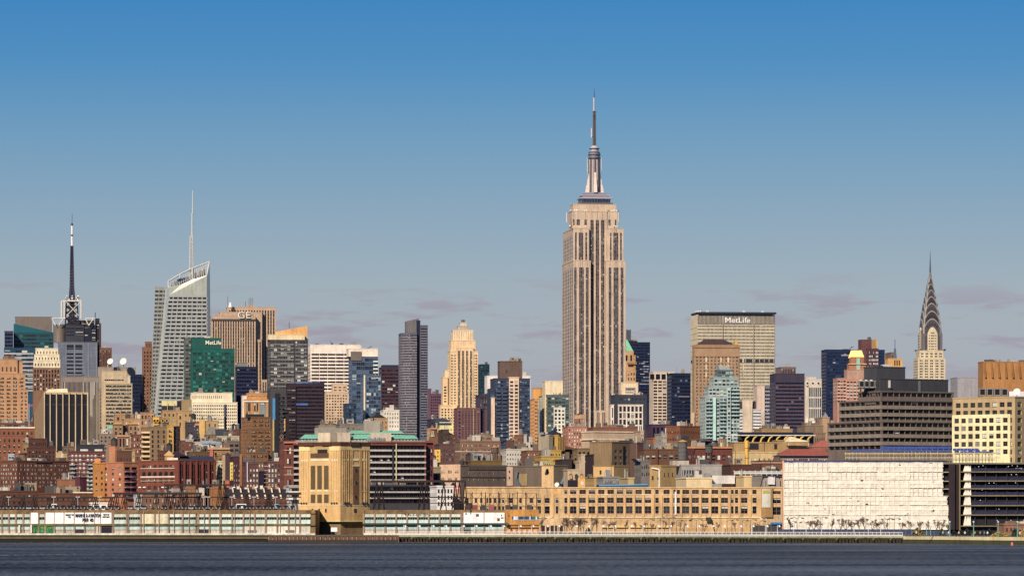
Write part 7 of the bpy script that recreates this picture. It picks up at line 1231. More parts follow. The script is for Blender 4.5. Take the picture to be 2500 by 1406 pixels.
# ---------------------------------------------------------------- waterfront
# ventilation tower
B = Bld('ventilation_tower', 'tall beige concrete ventilation tower with long louvred slots and dark brown crown', 'ventilation tower', 730, 903, 1108, 1480, 'e4b46c', 1272, xc=831, th=45, gz=0)
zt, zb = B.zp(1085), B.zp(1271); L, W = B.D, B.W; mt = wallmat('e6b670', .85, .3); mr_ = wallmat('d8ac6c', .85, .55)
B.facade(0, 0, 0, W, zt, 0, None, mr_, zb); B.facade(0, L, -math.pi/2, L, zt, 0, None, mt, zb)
B.wall.poly([(W,0,zb),(W,L,zb),(W,L,zt),(W,0,zt)], mt); B.wall.poly([(W,L,zb),(0,L,zb),(0,L,zt),(W,L,zt)], mt); B.wall.poly([(0,0,zt),(W,0,zt),(W,L,zt),(0,L,zt)], mt); B.wall.poly([(0,0,zb),(0,L,zb),(W,L,zb),(W,0,zb)], mt)
b = MB(); b.box(L*.06, W-.8, 1.2, L-1, 1.5, zb+.1, wallmat('8f7450')); b.build('base_storey', B.root)
b = MB(); b.box(-.12, W+.12, -.12, L+.12, B.zp(1233), B.zp(1231), wallmat('f4dca8')); b.build('ledge', B.root); b = MB(); b.box(-.1, W+.1, -.1, L+.1, zb-.25, zb+.15, wallmat('d8d48c')); b.build('sill_course', B.root)
b = MB()                                                        # faceted dark crown
for (x0_, x1_, y0_, y1_) in ((-.3, W+.3, -.3, L+.3), (W*.3, W*.62, -.7, 0), (-.7, 0, L*.2, L*.42), (-.7, 0, L*.62, L*.86)): b.box(x0_, x1_, y0_, y1_, B.zp(1087), B.zp(1078), wallmat('5c3424'))
b.build('crown', B.root)
def sidebox(name, px0, px1, y0, y1, out, col, dep=.0, mt_=None, k=0):
    """on the lit left face; px measured from the far edge"""
    u = lambda p: L*(1-(p-730)/101.0)
    b = MB(); b.box(-out, dep if dep else -.005, u(px1), u(px0), B.zp(y1), B.zp(y0), mt_ or wallmat(col)); return b.build(name, B.root)
def frontbox(name, px0, px1, y0, y1, out, col, mt_=None):
    u = lambda p: W*(p-831)/72.0
    b = MB(); b.box(u(px0), u(px1), -out, -.005, B.zp(y1), B.zp(y0), mt_ or wallmat(col)); return b.build(name, B.root)
for a in (759, 775, 791.5):
    for y0, y1 in ((1135.5, 1193.5), (1206, 1226.5)):
        sidebox('louvre_slot', a, a+11, y0, y1, .06, '5a4c34')
        for j in range(8): b = MB(); u = L*(1-(a+1+j*1.3-730)/101.0); b.box(-.16, -.06, u-.035, u+.035, B.zp(y1), B.zp(y0), wallmat('8a7450')); b.build('louvre_blade', B.root)
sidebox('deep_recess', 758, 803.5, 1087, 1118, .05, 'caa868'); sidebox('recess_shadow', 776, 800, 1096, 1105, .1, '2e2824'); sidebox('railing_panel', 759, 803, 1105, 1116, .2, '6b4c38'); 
for a, c_, y0, y1 in ((759, 803, 1119, 1124), (759, 771, 1195, 1199), (775, 786, 1195, 1199), (791, 803, 1195, 1199), (759, 803, 1231, 1233)): sidebox('pale_panel', a, c_, y0, y1, .1, 'f6e8b4')
for a in (736, 742, 748, 810, 816, 822):
    sidebox('pale_block', a, a+3, 1120, 1125, .12, 'f8eebc'); sidebox('pale_block', a, a+2, 1197, 1199.5, .12, 'f8eebc'); sidebox('scupper', a, a+2.6, 1225.5, 1229.5, .5, '5c4438')
for a in (761, 777.5, 794): sidebox('small_window', a, a+4, 1241, 1250, .06, '3c2c30')
for a in (733, 739, 745, 751, 807, 813, 819, 825): b = MB(); u = L*(1-(a+1.5-730)/101.0); b.box(-.18, -.01, u-.25, u+.25, B.zp(1229), B.zp(1092), wallmat('e8bc78', .85, .3)); b.build('rib', B.root)
sidebox('top_panel', 731, 757, 1089, 1099, .2, 'f6d890'); sidebox('top_panel', 805, 830, 1089, 1099, .2, 'f6d890')
frontbox('stair_strip', 861, 875, 1137, 1230, .25, '7a5438')
for y in (1143, 1173.5, 1209): frontbox('small_window', 865, 871, y, y+8, .35, 'c8b890'); frontbox('pane', 865, 869.5, y, y+7, .45, '2c2424')
frontbox('small_window', 863.5, 869.5, 1240, 1249, .15, 'c8b890'); frontbox('pane', 863.5, 868.5, 1241, 1249, .25, '3c3430')
frontbox('top_panel', 832, 902, 1089, 1098, .18, 'e8c480')
for a, c_ in ((839, 843), (848, 852), (860, 875), (883, 888), (892, 896)): frontbox('pale_block', a, c_, 1119, 1124, .2, 'f4e8ac'); 
for a, c_ in ((839, 843), (848, 851), (883, 886), (892, 895)): frontbox('pale_block', a, c_, 1197, 1199, .2, 'f4e8ac'); frontbox('scupper', a, c_+1, 1225, 1229.5, .6, '3c3430')
frontbox('lintel', 859, 875, 1135, 1137.5, .35, 'e8d498')
for a in (836, 840.5, 845, 850, 856, 859, 878, 881, 889, 894): b = MB(); u = W*(a-831)/72.0; b.box(u, u+.35, -.22, -.01, B.zp(1229), B.zp(1096), wallmat('d0a464', .85, .6)); b.build('rib', B.root)
b = MB(); b.box(W*.08, W*.32, L*.3, L*.6, zt, B.zp(1055), wallmat('dcc4a0')); b.build('stair_house', B.root)
B.done()
e = empty('information_board', (WX(808, 1429), 1429, GZ), 'white notice board on the dock beneath the ventilation tower', 'sign'); b = MB(); b.box(0, 2.1, -.1, 0, 1.2, 2.6, flat('f6f0ea')); b.build('board', e)
for x in (.3, 1.8): b = MB(); b.bar((x, 0, 0), (x, 0, 1.2), .06, flat('6a6a6a')); b.build('leg', e)
# ---- the pier shed
PY = 1455
def pier(label, px0, px1, bays, skip=()):
    B = Bld('pier_building', label, 'pier shed', px0, px1, 1244, PY, '8a7048', 1300, th=0, D=60); W = B.W
    mt = wallmat('8c6c40'); B.facade(0, 0, 0, W, B.zp(1244), 0, None, mt); B.facade(0, 60, -math.pi/2, 60, B.zp(1244), 0, None, mt)
    B.wall.poly([(0,0,B.zp(1244)),(W,0,B.zp(1244)),(W,60,B.zp(1244)),(0,60,B.zp(1244))], wallmat('4a4440')); B.wall.poly([(W,0,0),(W,60,0),(W,60,B.zp(1244)),(W,0,B.zp(1244))], mt)
    b = MB(); b.box(0, W, -.5, -.02, B.zp(1253), B.zp(1244), wallmat('8a6c44', .85, .7)); b.build('parapet', B.root)
    b = MB(); b.box(0, W, -.7, -.02, B.zp(1282), B.zp(1278), wallmat('7a6a3c', .85, .7)); b.build('belt_course', B.root)
    b = MB(); b.box(0, W, -.25, -.02, B.zp(1284.5), B.zp(1282), flat('1c2018')); b.build('shadow_gap', B.root)
    b = MB(); b.box(0, W, -1.2, -.02, 0, B.zp(1301), wallmat('dcd4bc', .85, .6)); b.build('plinth', B.root)
    cache = {}
    def P(name, a, c_, y0, y1, out, col):
        col = shade(col, rnd.choice((.9, .96, 1.0, 1.04))) if name not in ('glazing_bar', 'white_panel') else col
        key = (name, round(c_-a, 1), y0, y1, out, col)
        if key not in cache: b = MB(); b.box(0, (c_-a)*B.sc, -out, -.01, 0, B.zp(y0)-B.zp(y1), wallmat(col, .8, .5)); cache[key] = b.mesh(name)
        put(name, cache[key], B.root, (B.xp(a), 0, B.zp(y1)))
    for a, c_, kind, low in bays:
        P('column', a-2, a+2, 1253, 1278, .65, 'a08672'); P('column', a-2, a+2, 1284, 1302, .65, '987e6c')
        if kind == 'w':
            P('upper_panel', a+2, c_-2, 1253.5, 1261.5, .3, 'dad8c0'); P('window_strip', a+2.5, c_-2.5, 1261.5, 1268, .12, '201a20'); P('lower_panel', a+2, c_-2, 1268, 1277.5, .3, 'c8dccc')
            n = max(2, int((c_-a)/6))
            for j in range(1, n): P('glazing_bar', a+2+(c_-a-4)*j/n-.25, a+2+(c_-a-4)*j/n+.25, 1262, 1268, .2, 'b8b0a0')
            P('eyebrow', a+2, c_-2, 1261, 1262.2, .5, '5c8c7c')
        elif kind == 'b': P('blank_panel', a+2, c_-2, 1253.5, 1277.5, .35, 'dccfa8')
        elif kind == 'x': P('white_panel', a+1, c_-1, 1250.5, 1277.5, .75, 'f8f4ea')
        if low == 't': P('roller_door', a+2, c_-2, 1284.5, 1292, .3, 'b8d4cc'); P('door_base', a+2.5, c_-2.5, 1293, 1301, .2, 'c8b49a')
        elif low == 'd': P('dark_opening', a+2, c_-2, 1286, 1299, .2, '20203c')
        elif low == 's': P('roller_door', a+2, c_-2, 1284.5, 1291, .3, 'b8d4cc'); P('dark_opening', a+2.5, c_-2.5, 1291, 1299, .2, '3a2c38')
        elif low == 'c': P('white_wall', a+2, c_-2, 1284, 1302, .4, 'e0d6c0')
    return B
bays = []; xs = [-12, 5, 22, 39, 57, 75]
for a, c_ in zip(xs, xs[1:]): bays.append((a, c_, 'w', 't'))
bays += [(75, 94, 'x', 'n'), (94, 111, 'w', 'n'), (111, 133, 'x', 'n'), (133, 157, 'x', 't'), (157, 182, 'x', 't'), (182, 207, 'x', 's'), (207, 232, 'x', 't'), (232, 246, 'x', 'c'), (246, 274, 'x', 'd')]
x = 276
for i in range(6): bays.append((x, x+34, 'b' if i in (2, 3) else 'w', 't')); x += 34
x = 484
while x < 590: bays.append((x, x+27.6, 'w', 't' if x > 500 else 's')); x += 27.6
while x < 735: bays.append((x, x+27.6, 'w', 'c')); x += 27.6
B = pier('long cream pier shed with a white painted name panel and parked cars on its roof', -15, 770, bays)
b = MB(); rr = random.Random(4)
b.box(B.xp(76), B.xp(134), -.5, -.01, B.zp(1299.5), B.zp(1284), wallmat('1d7c4c')); b.build('green_screen', B.root); b = MB()
for i in range(150): x = rr.uniform(B.xp(77), B.xp(133)); z = rr.uniform(B.zp(1299), B.zp(1285)); b.poly([(x-.12,-.56,z),(x+.12,-.56,z),(x+rr.uniform(-.1,.3),-.56,z+rr.uniform(.2,.9))], flat(rr.choice(('3ca04c','7cac3c','0c4c34','b0b444')), .9))
b.build('screen_foliage', B.root, kind='stuff')
b = MB(); b.box(B.xp(75), B.xp(79), -1.2, -.5, B.zp(1300), B.zp(1280), wallmat('ecd8d0')); b.build('portal_post', B.root); b = MB(); b.box(B.xp(46), B.xp(50), -1.2, -.5, B.zp(1300), B.zp(1281), wallmat('ece4c0')); b.build('portal_post', B.root)
text(B, 'MARINE & AVIATION', 184, 246, 1253, 1261.5, '1c1c4c', back=-.95, bold=.008); text(B, 'PIER 40', 201, 227.5, 1264, 1273, '1c1c34', back=-.95, bold=.012)
text(B, "DEPAR'T OF", 160, 179, 1254, 1257.5, '3c3038', back=-.95, bold=.0); text(B, 'THE', 166, 172, 1259.5, 1262.5, '3c3038', back=-.95, bold=0); text(B, 'CITY OF', 252, 266, 1253.5, 1257, '5c5040', back=-.95, bold=0); text(B, 'NEW YORK', 250, 267, 1259, 1262.3, '3c3038', back=-.95, bold=0)
for i in range(14): px = 240+i*37; b = MB(); b.box(B.xp(px)-.08, B.xp(px)+.08, -.8, -.5, 0, B.zp(1246), wallmat('c09c84')); b.build('downpipe', B.root)
for px in (605, 697): b = MB(); b.box(B.xp(px), B.xp(px)+3, -.6, -.4, B.zp(1299), B.zp(1293), flat('6c5c58')); b.build('shutter', B.root)
B.done(); PB = B
bays = []; x = 888
while x < 1130: bays.append((x, x+26.4, 'w', 't')); x += 26.4
bays += [(1131, 1182, 'x', 't'), (1182, 1233, 'x', 't')]
B = pier('second stretch of cream pier shed with peeling panels beside the orange house', 888, 1235, bays)
for i in range(70): 
    if i == 0: b = MB()
    x = rnd.choice((rnd.uniform(980, 1002), rnd.uniform(1006, 1028), rnd.uniform(1032, 1052))); y = rnd.uniform(1251, 1260); s_ = rnd.uniform(.1, .45); b.poly([(B.xp(x),-.42,B.zp(y)),(B.xp(x)+s_,-.42,B.zp(y)+.1),(B.xp(x)+s_*.6,-.42,B.zp(y)+s_),(B.xp(x)-.1,-.42,B.zp(y)+s_*.7)], flat('3c3834'))
b.build('peeled_paint', B.root, kind='stuff')
for x0_, x1_, y0_, y1_ in ((1136, 1140, 1252, 1255), (1162, 1169, 1254, 1260), (1214, 1220, 1264, 1271), (1223, 1229, 1262, 1265), (1223, 1226, 1256, 1259)): b = MB(); b.box(B.xp(x0_), B.xp(x1_), -.85, -.76, B.zp(y1_), B.zp(y0_), flat('3c3a40')); b.build('small_window', B.root)
b = MB(); b.box(0, B.W, -1.3, -.7, B.zp(1281), B.zp(1276), wallmat('30443c')); b.build('green_canopy', B.root); b = MB(); b.bar((B.xp(1149),-1,B.zp(1254)), (B.xp(1149),-1,B.zp(1232)), .13, flat('3c3430')); b.build('flue', B.root); B.done()
B = Bld('pier_house', 'weathered orange brown pier house with a strip of blue and white windows', 'pier house', 1234, 1316, 1243, 1452, 'c87a2c', 1300, th=0, D=14); mt = wallmat('c87c30', .85, .6); B.facade(0, 0, 0, B.W, B.zp(1243), 0, None, mt); B.facade(0, 14, -math.pi/2, 14, B.zp(1243), 0, None, mt); B.wall.poly([(0,0,B.zp(1243)),(B.W,0,B.zp(1243)),(B.W,14,B.zp(1243)),(0,14,B.zp(1243))], mt); B.wall.poly([(B.W,0,0),(B.W,14,0),(B.W,14,B.zp(1243)),(B.W,0,B.zp(1243))], mt)
for i in range(17): bx(B, 'window', 1250+3.85*i, 1253.4+3.85*i, 1260, 1267.5, out=.12, col=('3c7878', 'd8e4e4', '24347c', 'c8d8dc', '2c5c5c')[rnd.randrange(5)])
bx(B, 'window_sill', 1249, 1316, 1267.8, 1269, out=.25, col='e8dcc8'); bx(B, 'belt_course', 1236, 1316, 1278, 1281, out=.5, col='b87838'); bx(B, 'belt_course', 1240, 1316, 1286, 1288, out=.5, col='8c5c30'); bx(B, 'small_window', 1240, 1244, 1256, 1260, out=.1, col='6c5c50')
for i in range(6): bx(B, 'pale_door', 1238+13*i, 1246+13*i, 1292, 1301, out=.15, col='dcb498')
b = MB(); b.bar((B.xp(1235),-1,B.zp(1277)), (B.xp(1241),-1.2,B.zp(1281)), .6, flat('4c5c58')); b.bar((B.xp(1243),-.8,B.zp(1285)), (B.xp(1249),-.8,B.zp(1292)), .18, flat('4c3c30')); b.build('corner_bracket', B.root); B.done()
# cars parked nose-out on the pier roof
ROOF = WZ(1244, PY)
def carmeshes(col):
    b = MB(); p = flat(col, .25, .3)
    b.hexa([(-.9,0,.35),(.9,0,.35),(.9,4.4,.35),(-.9,4.4,.35)], [(-.86,.08,.82),(.86,.08,.82),(.86,4.35,.9),(-.86,4.35,.9)], p); body = b.mesh('body')
    b = MB(); b.hexa([(-.82,1.1,.85),(.82,1.1,.85),(.82,4.1,.9),(-.82,4.1,.9)], [(-.62,1.75,1.42),(.62,1.75,1.42),(.62,3.6,1.42),(-.62,3.6,1.42)], flat('1a2028', .35, 0, .3)); cab = b.mesh('cabin')
    b = MB(); b.box(-.62,.62,1.8,3.55,1.42,1.47,p); return body, cab, b.mesh('roof')
CM = [carmeshes(c) for c in ('1c2440','2c2c34','4a1c24','d8d4cc','20303c','8c8c90','34343c')]
b = MB(); b.box(-.18,.18,-.03,.02,0,.16,flat('f4f0e0',.2)); HL = b.mesh('headlight'); b = MB(); b.cyl(0,0,0,.01,.01,.01,flat('101010')); 
b = MB(); b.hexa([(math.cos(t)*.33, 0, .33+math.sin(t)*.33) for t in [i*math.pi/5 for i in range(10)]], [(math.cos(t)*.33, .2, .33+math.sin(t)*.33) for t in [i*math.pi/5 for i in range(10)]], flat('18181a')); WH = b.mesh('wheel')
ci = 0; cn = {0:'navy',1:'charcoal',2:'dark red',3:'white',4:'slate',5:'silver',6:'graphite'}
px = 4
while px < 728:
    if not (rnd.random() < .1):
        k = rnd.choice((0,0,1,1,2,3,4,4,5,6,6)); Yc = PY+.9; e = empty('parked_car', (WX(px, Yc), Yc, ROOF), f'{cn[k]} car parked nose out on the flat roof of the long pier shed', 'car', 'cars parked on the pier roof')
        bo, ca, ro = CM[k]; bd_ = put('body', bo, e); put('cabin', ca, e); put('roof', ro, e)
        for x in (-.6, .6): put('headlight', HL, bd_, (x, .02, .6))
        for x in (-.85, .85): put('wheel', WH, e, (x, .8, 0), math.pi/2); put('wheel', WH, e, (x, 3.5, 0), math.pi/2)
    px += 16.5
for px, ln, lab in ((124, 15, 'white pickup style van on the pier roof near the green screen'), (575, 26, 'long white coach parked on the pier roof before the skylight row'), (668, 14, 'teal van on the pier roof near the skylight row')):
    e = empty('parked_van', (WX(px, PY+8), PY+8, ROOF), lab, 'van'); L_ = ln*PY/F*1.0; c_ = 'f0ece4' if 'white' in lab else '6ca8a4'
    b = MB(); b.hexa([(0,0,.4),(L_,0,.4),(L_,2,.4),(0,2,.4)], [(.3,.1,2.1),(L_,.1,2.1),(L_,1.9,2.1),(.3,1.9,2.1)], flat(c_)); b.build('body', e); b = MB(); b.box(.4, L_-.2, -.03, .08, 1.3, 1.8, glass('1c2430')); b.build('window_strip', e)
    for x in (.8, L_-.9): put('wheel', WH, e, (x, -.05, 0))
# dark steel trestles over the roof
def trestle(label, px0, px1, rows, posts, depth=7, top=1214):
    Y = PY+12; e = empty('steel_frame', (WX(px0, Y), Y, ROOF), label, 'steel frame'); st = flat('281719', .8); X = lambda p: WX(p, Y)-WX(px0, Y); Z = lambda y: WZ(y, Y)-ROOF
    for y, th_ in rows: b = MB(); b.box(0, X(px1), -.2, .2, Z(y)-th_/2, Z(y)+th_/2, st); b.box(0, X(px1), depth-.2, depth+.2, Z(y)-th_/2, Z(y)+th_/2, st); b.build('beam', e)
    for p in posts:
        h = Z(rows[0][0]); w_ = 1.0
        for d in (0, depth): b = MB(); b.bar((X(p)-w_, d, 0), (X(p)+.2, d, h), .14, st); b.bar((X(p)+w_, d, 0), (X(p)+.2, d, h), .14, st); b.bar((X(p)-w_*.5, d, h*.45), (X(p)+w_*.6, d, h*.45), .09, st); b.bar((X(p)-w_, d, 0), (X(p)+w_*.6, d, h*.45), .08, st); b.build('leg', e)
    return e
trestle('dark steel gantry with two long beams at the far end of the pier roof', -10, 275, ((1214, .55), (1223, .25)), (8, 52, 80, 118, 178, 230, 268))
trestle('tall dark steel gantry standing before the red warehouse', 276, 490, ((1204, .7), (1213, .35)), (281, 300, 335, 378, 420, 452, 485))
trestle('dark gantry crossing before the rust stucco sheds', 400, 560, ((1183, .5), (1213, .3)), (406, 440, 478, 534, 547))
trestle('dark steel gantry across the skylight roofs', 545, 733, ((1204, .7), (1213, .3), (1228, .2)), (548, 600, 652, 655, 718))
trestle('heavy steel gantry between the ventilation tower and the red sign', 905, 1136, ((1174, .7), (1213, .4), (1228, .25)), (918, 930, 1028, 1040, 1082, 1110, 1120, 1134))
e = empty('net_frame', (WX(1130, PY+9), PY+9, ROOF), 'tall ball court net frames of thin dark poles on the pier roof', 'net frame'); st = flat('33201c', .8); X = lambda p: WX(p, PY+9)-WX(1130, PY+9); hz = WZ(1204, PY+9)-ROOF
PP = [1150,1153,1175,1185,1196,1217,1220,1244,1252,1263,1283,1286,1310]
for p in PP: b = MB(); b.bar((X(p),0,0), (X(p),0,hz+(.6 if p % 2 else 0)), .13, st); b.build('post', e)
b = MB()
for p, q_ in zip(PP[::2], PP[2::2]): b.bar((X(p),0,hz*.1), (X(q_),0,hz), .05, st); b.bar((X(p),0,hz), (X(q_),0,hz*.1), .05, st)
for z in (hz, hz*.72, hz*.2): b.bar((X(1130),0,z), (X(1310),0,z), .06, st)
b.build('bracing', e, kind='stuff')
b = MB()
for i in range(60): p = 1130+3*i; b.bar((X(p),.5,0), (X(p),.5,hz*.3), .03, st)
b.build('mesh_fence', e, kind='stuff')
for i, (p, c_) in enumerate(((1144,'3c1c1c'),(1160,'8c2420'),(1180,'2c2c34'),(1200,'a0342c'),(1240,'2c2c34'),(1258,'3c3c3c'),(1292,'38383c'))):
    b = MB(); b.box(-.9, .9, 0, 1.0, 0, 1.05, flat(c_)); b.box(-.9, .9, 1.0, 1.25, .9, 1.7, flat(c_)); o = b.build('bench', None, (WX(p, PY+2), PY+2, ROOF)); tag(o, f'{["maroon","bright red","dark","brick red","charcoal","grey","dark grey"][i]} spectator bench behind the {["first","first red trimmed","second pair of","third group of","middle","far","last"][i]} net frame posts', 'bench')
for p in (21, 131, 190, 243, 330, 497, 508, 566, 620, 673): 
    e = empty('roof_light_pole', (WX(p, PY+6), PY+6, ROOF), 'slim pale light pole with twin heads on the pier roof', 'light pole', 'light poles on the pier roof'); h = WZ(1213, PY+6)-ROOF
    b = MB(); b.bar((0,0,0), (0,0,h), .08, flat('d8d0cc')); b.build('pole', e); b = MB(); b.box(-.7, -.1, -.1, .1, h, h+.2, flat('f0e8e0')); b.build('lamp_head', e); b = MB(); b.box(.1, .7, -.1, .1, h, h+.2, flat('f0e8e0')); b.build('lamp_head', e)
for p in (341, 352, 397, 408, 457, 468, 507, 519, 562, 571, 625):
    e = empty('floodlight', (WX(p, PY+20), PY+20, ROOF), 'bright white floodlight cluster on a thin dark post above the pier roof', 'floodlight', 'floodlights above the pier roof'); h = WZ(1190, PY+20)-ROOF
    b = MB(); b.bar((0,0,0), (0,0,h), .06, flat('5c4c4c')); b.build('post', e); b = MB(); b.box(-.45, .45, -.25, .1, h, h+.35, flat('fbf6f0', .3)); b.build('lamp_head', e)
# small white office and red sign
B = T('building', 'white three storey building with square dark windows beside the banded annex', 'building', 1050, 1107, 1188, 1240, 1700, 'e4dcd0', win(5, 15.5, .55, .55, top=2, gp='k', bl=.02), u=0).done()
e = empty('billboard', (WX(1107, 1640), 1640, ROOF), 'small red and white billboard on the terminal roof edge beside the steel gantry', 'billboard'); sc_ = 1640/F; z0_ = WZ(1199, 1640)-ROOF
b = MB(); b.box(0, 17*sc_, -.2, 0, z0_, z0_+14*sc_, flat('e8584c')); b.build('board', e); b = MB(); b.box(.2, 16*sc_, -.25, -.2, z0_+6*sc_, z0_+9*sc_, flat('f4c8bc')); b.build('white_band', e)
for x in (.3, 2.2): b = MB(); b.bar((x, 0, 0), (x, 0, z0_), .1, flat('3c2c2c')); b.build('leg', e)
# tan terminal
B = Bld('terminal_building', 'very long tan concrete terminal with broad industrial windows between pilasters', 'terminal', 1133, 1913, 1190, 1650, 'e8ae5c', 1262, th=0, D=30)
mt = wallmat('d6ae78', .85, .6); W = B.W; S = FS(1, 18, .8, .6, gp='d', fr='6a5840', rec=.5, top=0, m=0, bl=.05)
def seg(a, c_, y0, openings, rows):
    """wall from a to c_ with window openings (x0, x1) and rows (y top, y bottom)"""
    xs = [a]+[v for o_ in openings for v in o_]+[c_]
    for i in range(0, len(xs), 2):
        if xs[i+1] > xs[i]: B.wall.poly([(B.xp(xs[i]),0,0),(B.xp(xs[i+1]),0,0),(B.xp(xs[i+1]),0,B.zp(y0)),(B.xp(xs[i]),0,B.zp(y0))], mt)
    for (x0_, x1_) in openings:
        pr = y0; u0, u1 = B.xp(x0_), B.xp(x1_)
        for (ya, yb_) in rows:
            B.wall.poly([(u0,0,B.zp(ya)),(u1,0,B.zp(ya)),(u1,0,B.zp(pr)),(u0,0,B.zp(pr))], mt); za, zc = B.zp(yb_), B.zp(ya)
            for q_ in ([(u0,0,za),(u0,.5,za),(u0,.5,zc),(u0,0,zc)], [(u1,.5,za),(u1,0,za),(u1,0,zc),(u1,.5,zc)], [(u0,0,zc),(u1,0,zc),(u1,.5,zc),(u0,.5,zc)], [(u0,.5,za),(u1,.5,za),(u1,0,za),(u0,0,za)]): B.wall.poly(q_, mt)
            gi = pick('d'); put('window', winmesh(u1-u0, zc-za, rnd.choice('ddk'), min(gi, 2), '8a6c48', rnd.choice((0,0,0,0,0,1))), B.root, (u0, .49, za)); pr = yb_
            b = MB(); b.box(u0-.1, u1+.1, -.18, -.005, za-.25, za, wallmat('f2c49c')); b.build('sill', B.root)
        B.wall.poly([(u0,0,0),(u1,0,0),(u1,0,B.zp(pr)),(u0,0,B.zp(pr))], mt)
op1 = [(1135,1144),(1159,1165),(1172,1178),(1188,1192),(1194,1200),(1206,1212),(1217,1222),(1226,1231),(1241,1252),(1268,1274),(1293,1302),(1312,1321),(1330,1342),(1357,1363)]
seg(1133, 1372, 1190, op1, [(1215, 1227), (1235, 1253)])
op2 = [(1378,1385)]+[(1392+22.8*i, 1407.5+22.8*i) for i in range(9)]+[(1600,1608),(1620,1635),(1644,1649),(1652.5,1660)]+[(1666+23.7*i, 1682.5+23.7*i) for i in range(5)]+[(1785,1791),(1794.5,1802),(1809.5,1825),(1837,1847)]
seg(1372, 1858, 1190, op2, [(1195, 1205), (1214.5, 1227), (1235, 1253)])
seg(1858, 1913, 1190, [(1886, 1906)], [(1198, 1205), (1215, 1228), (1237, 1256)])
B.wall.poly([(0,0,B.zp(1190)),(W,0,B.zp(1190)),(W,30,B.zp(1190)),(0,30,B.zp(1190))], wallmat('6d655c')); B.wall.poly([(W,0,0),(W,30,0),(W,30,B.zp(1190)),(W,0,B.zp(1190))], mt); B.wall.poly([(0,0,0),(0,0,B.zp(1190)),(0,30,B.zp(1190)),(0,30,0)], mt)
for (o1, o2) in list(zip(op1, op1[1:]))[2:]+list(zip(op2, op2[1:])):
    g_ = o2[0]-o1[1]
    if g_ > 5: a = (o1[1]+o2[0])/2; bx(B, 'pilaster', a-min(2.6, g_*.3), a+min(2.6, g_*.3), 1207, 1262, out=.35, col='deb070')
bx(B, 'coping', 1133, 1372, 1187.5, 1190.5, out=.3, dep=29, col='e0b478'); bx(B, 'coping', 1372, 1913, 1188.5, 1190.8, out=.3, dep=1, col='ecbc80')
bx(B, 'string_course', 1372, 1858, 1261.5, 1263.5, out=.35, col='f6dca0'); bx(B, 'string_course', 1316, 1350, 1261.5, 1263, out=.35, col='f4e4b0')
for a in (1480, 1572): bx(B, 'stained_patch', a-6, a+18, 1205, 1207.5, out=.1, col='f4e0bc')
bx(B, 'white_shaft', 1647, 1651.5, 1200, 1256, out=.45, col='f8ece0'); bx(B, 'plaster_patch', 1346, 1370, 1197, 1207, out=.12, col='e0a860')
bx(B, 'side_wing', 1858, 1886, 1190, 1262, out=.9, col='a88048'); bx(B, 'white_board', 1859.5, 1881, 1193, 1238, out=1.2, col='cfc8b4'); bx(B, 'green_board', 1862, 1879, 1196, 1204, out=1.3, col='b8ac4c')
for i in range(12): a = 1470+34*i; bx(B, 'yellow_canopy' if i < 5 else 'loading_bay', a, a+28, 1281 if i < 5 else 1288, 1287 if i < 5 else 1300, out=.8, col='f4c468' if i < 5 else 'caa060')
for i in range(5): bx(B, 'dark_doorway', 1322+11*i, 1330+11*i, 1282, 1300, out=.1, col='382420')
bx(B, 'blue_awning', 1881, 1908, 1274, 1279, out=1.5, col='2c84c4'); bx(B, 'dark_doors', 1880, 1908, 1279, 1298, out=.2, col='3c3440'); b = MB(); b.box(B.xp(1723), B.xp(1735), -2, -1, B.zp(1271), B.zp(1262), flat('1c2428')); b.bar((B.xp(1735),-1.5,B.zp(1265)), (B.xp(1745),-1.5,B.zp(1300)), .15, flat('2c2428')); b.build('hanging_sign', B.root)
B.units(8, 1.5) if B.tops else None; B.done()
# wrapped building
B = Bld('wrapped_building', 'long renovation block wrapped in torn white sheeting, beside open floors with blue netting', 'building', 1912, 2560, 1128, 1570, '4a3c3c', 1292, th=0, D=26)
WY = B; mt = wallmat('4a3c40'); x2 = B.xp(2560)
B.wall.box(0, x2, 1.6, 26, 0, B.zp(1132), flat('17141c', .9))
tarp = bpy.data.materials.new('white_sheeting'); tarp.use_nodes = True; n_ = tarp.node_tree.nodes; l_ = tarp.node_tree.links; q_ = n_['Principled BSDF']; q_.inputs['Roughness'].default_value = .55
t_ = n_.new('ShaderNodeTexCoord'); nz_ = n_.new('ShaderNodeTexNoise'); nz_.inputs['Scale'].default_value = .5; nz_.inputs['Detail'].default_value = 8; nz_.inputs['Roughness'].default_value = .7; l_.new(t_.outputs['Object'], nz_.inputs[0])
mr_ = n_.new('ShaderNodeMapRange'); mr_.inputs[1].default_value = .3; mr_.inputs[2].default_value = .7; mr_.inputs[3].default_value = .72; mr_.inputs[4].default_value = 1.05; l_.new(nz_.outputs[0], mr_.inputs[0]); vs_ = n_.new('ShaderNodeVectorMath'); vs_.operation = 'SCALE'; vs_.inputs[0].default_value = (.66, .625, .57); l_.new(mr_.outputs[0], vs_.inputs['Scale']); l_.new(vs_.outputs[0], q_.inputs['Base Color'])
RY = [1127.5, 1151, 1170, 1190, 1210, 1232, 1256, 1292]
from mathutils import noise as mno
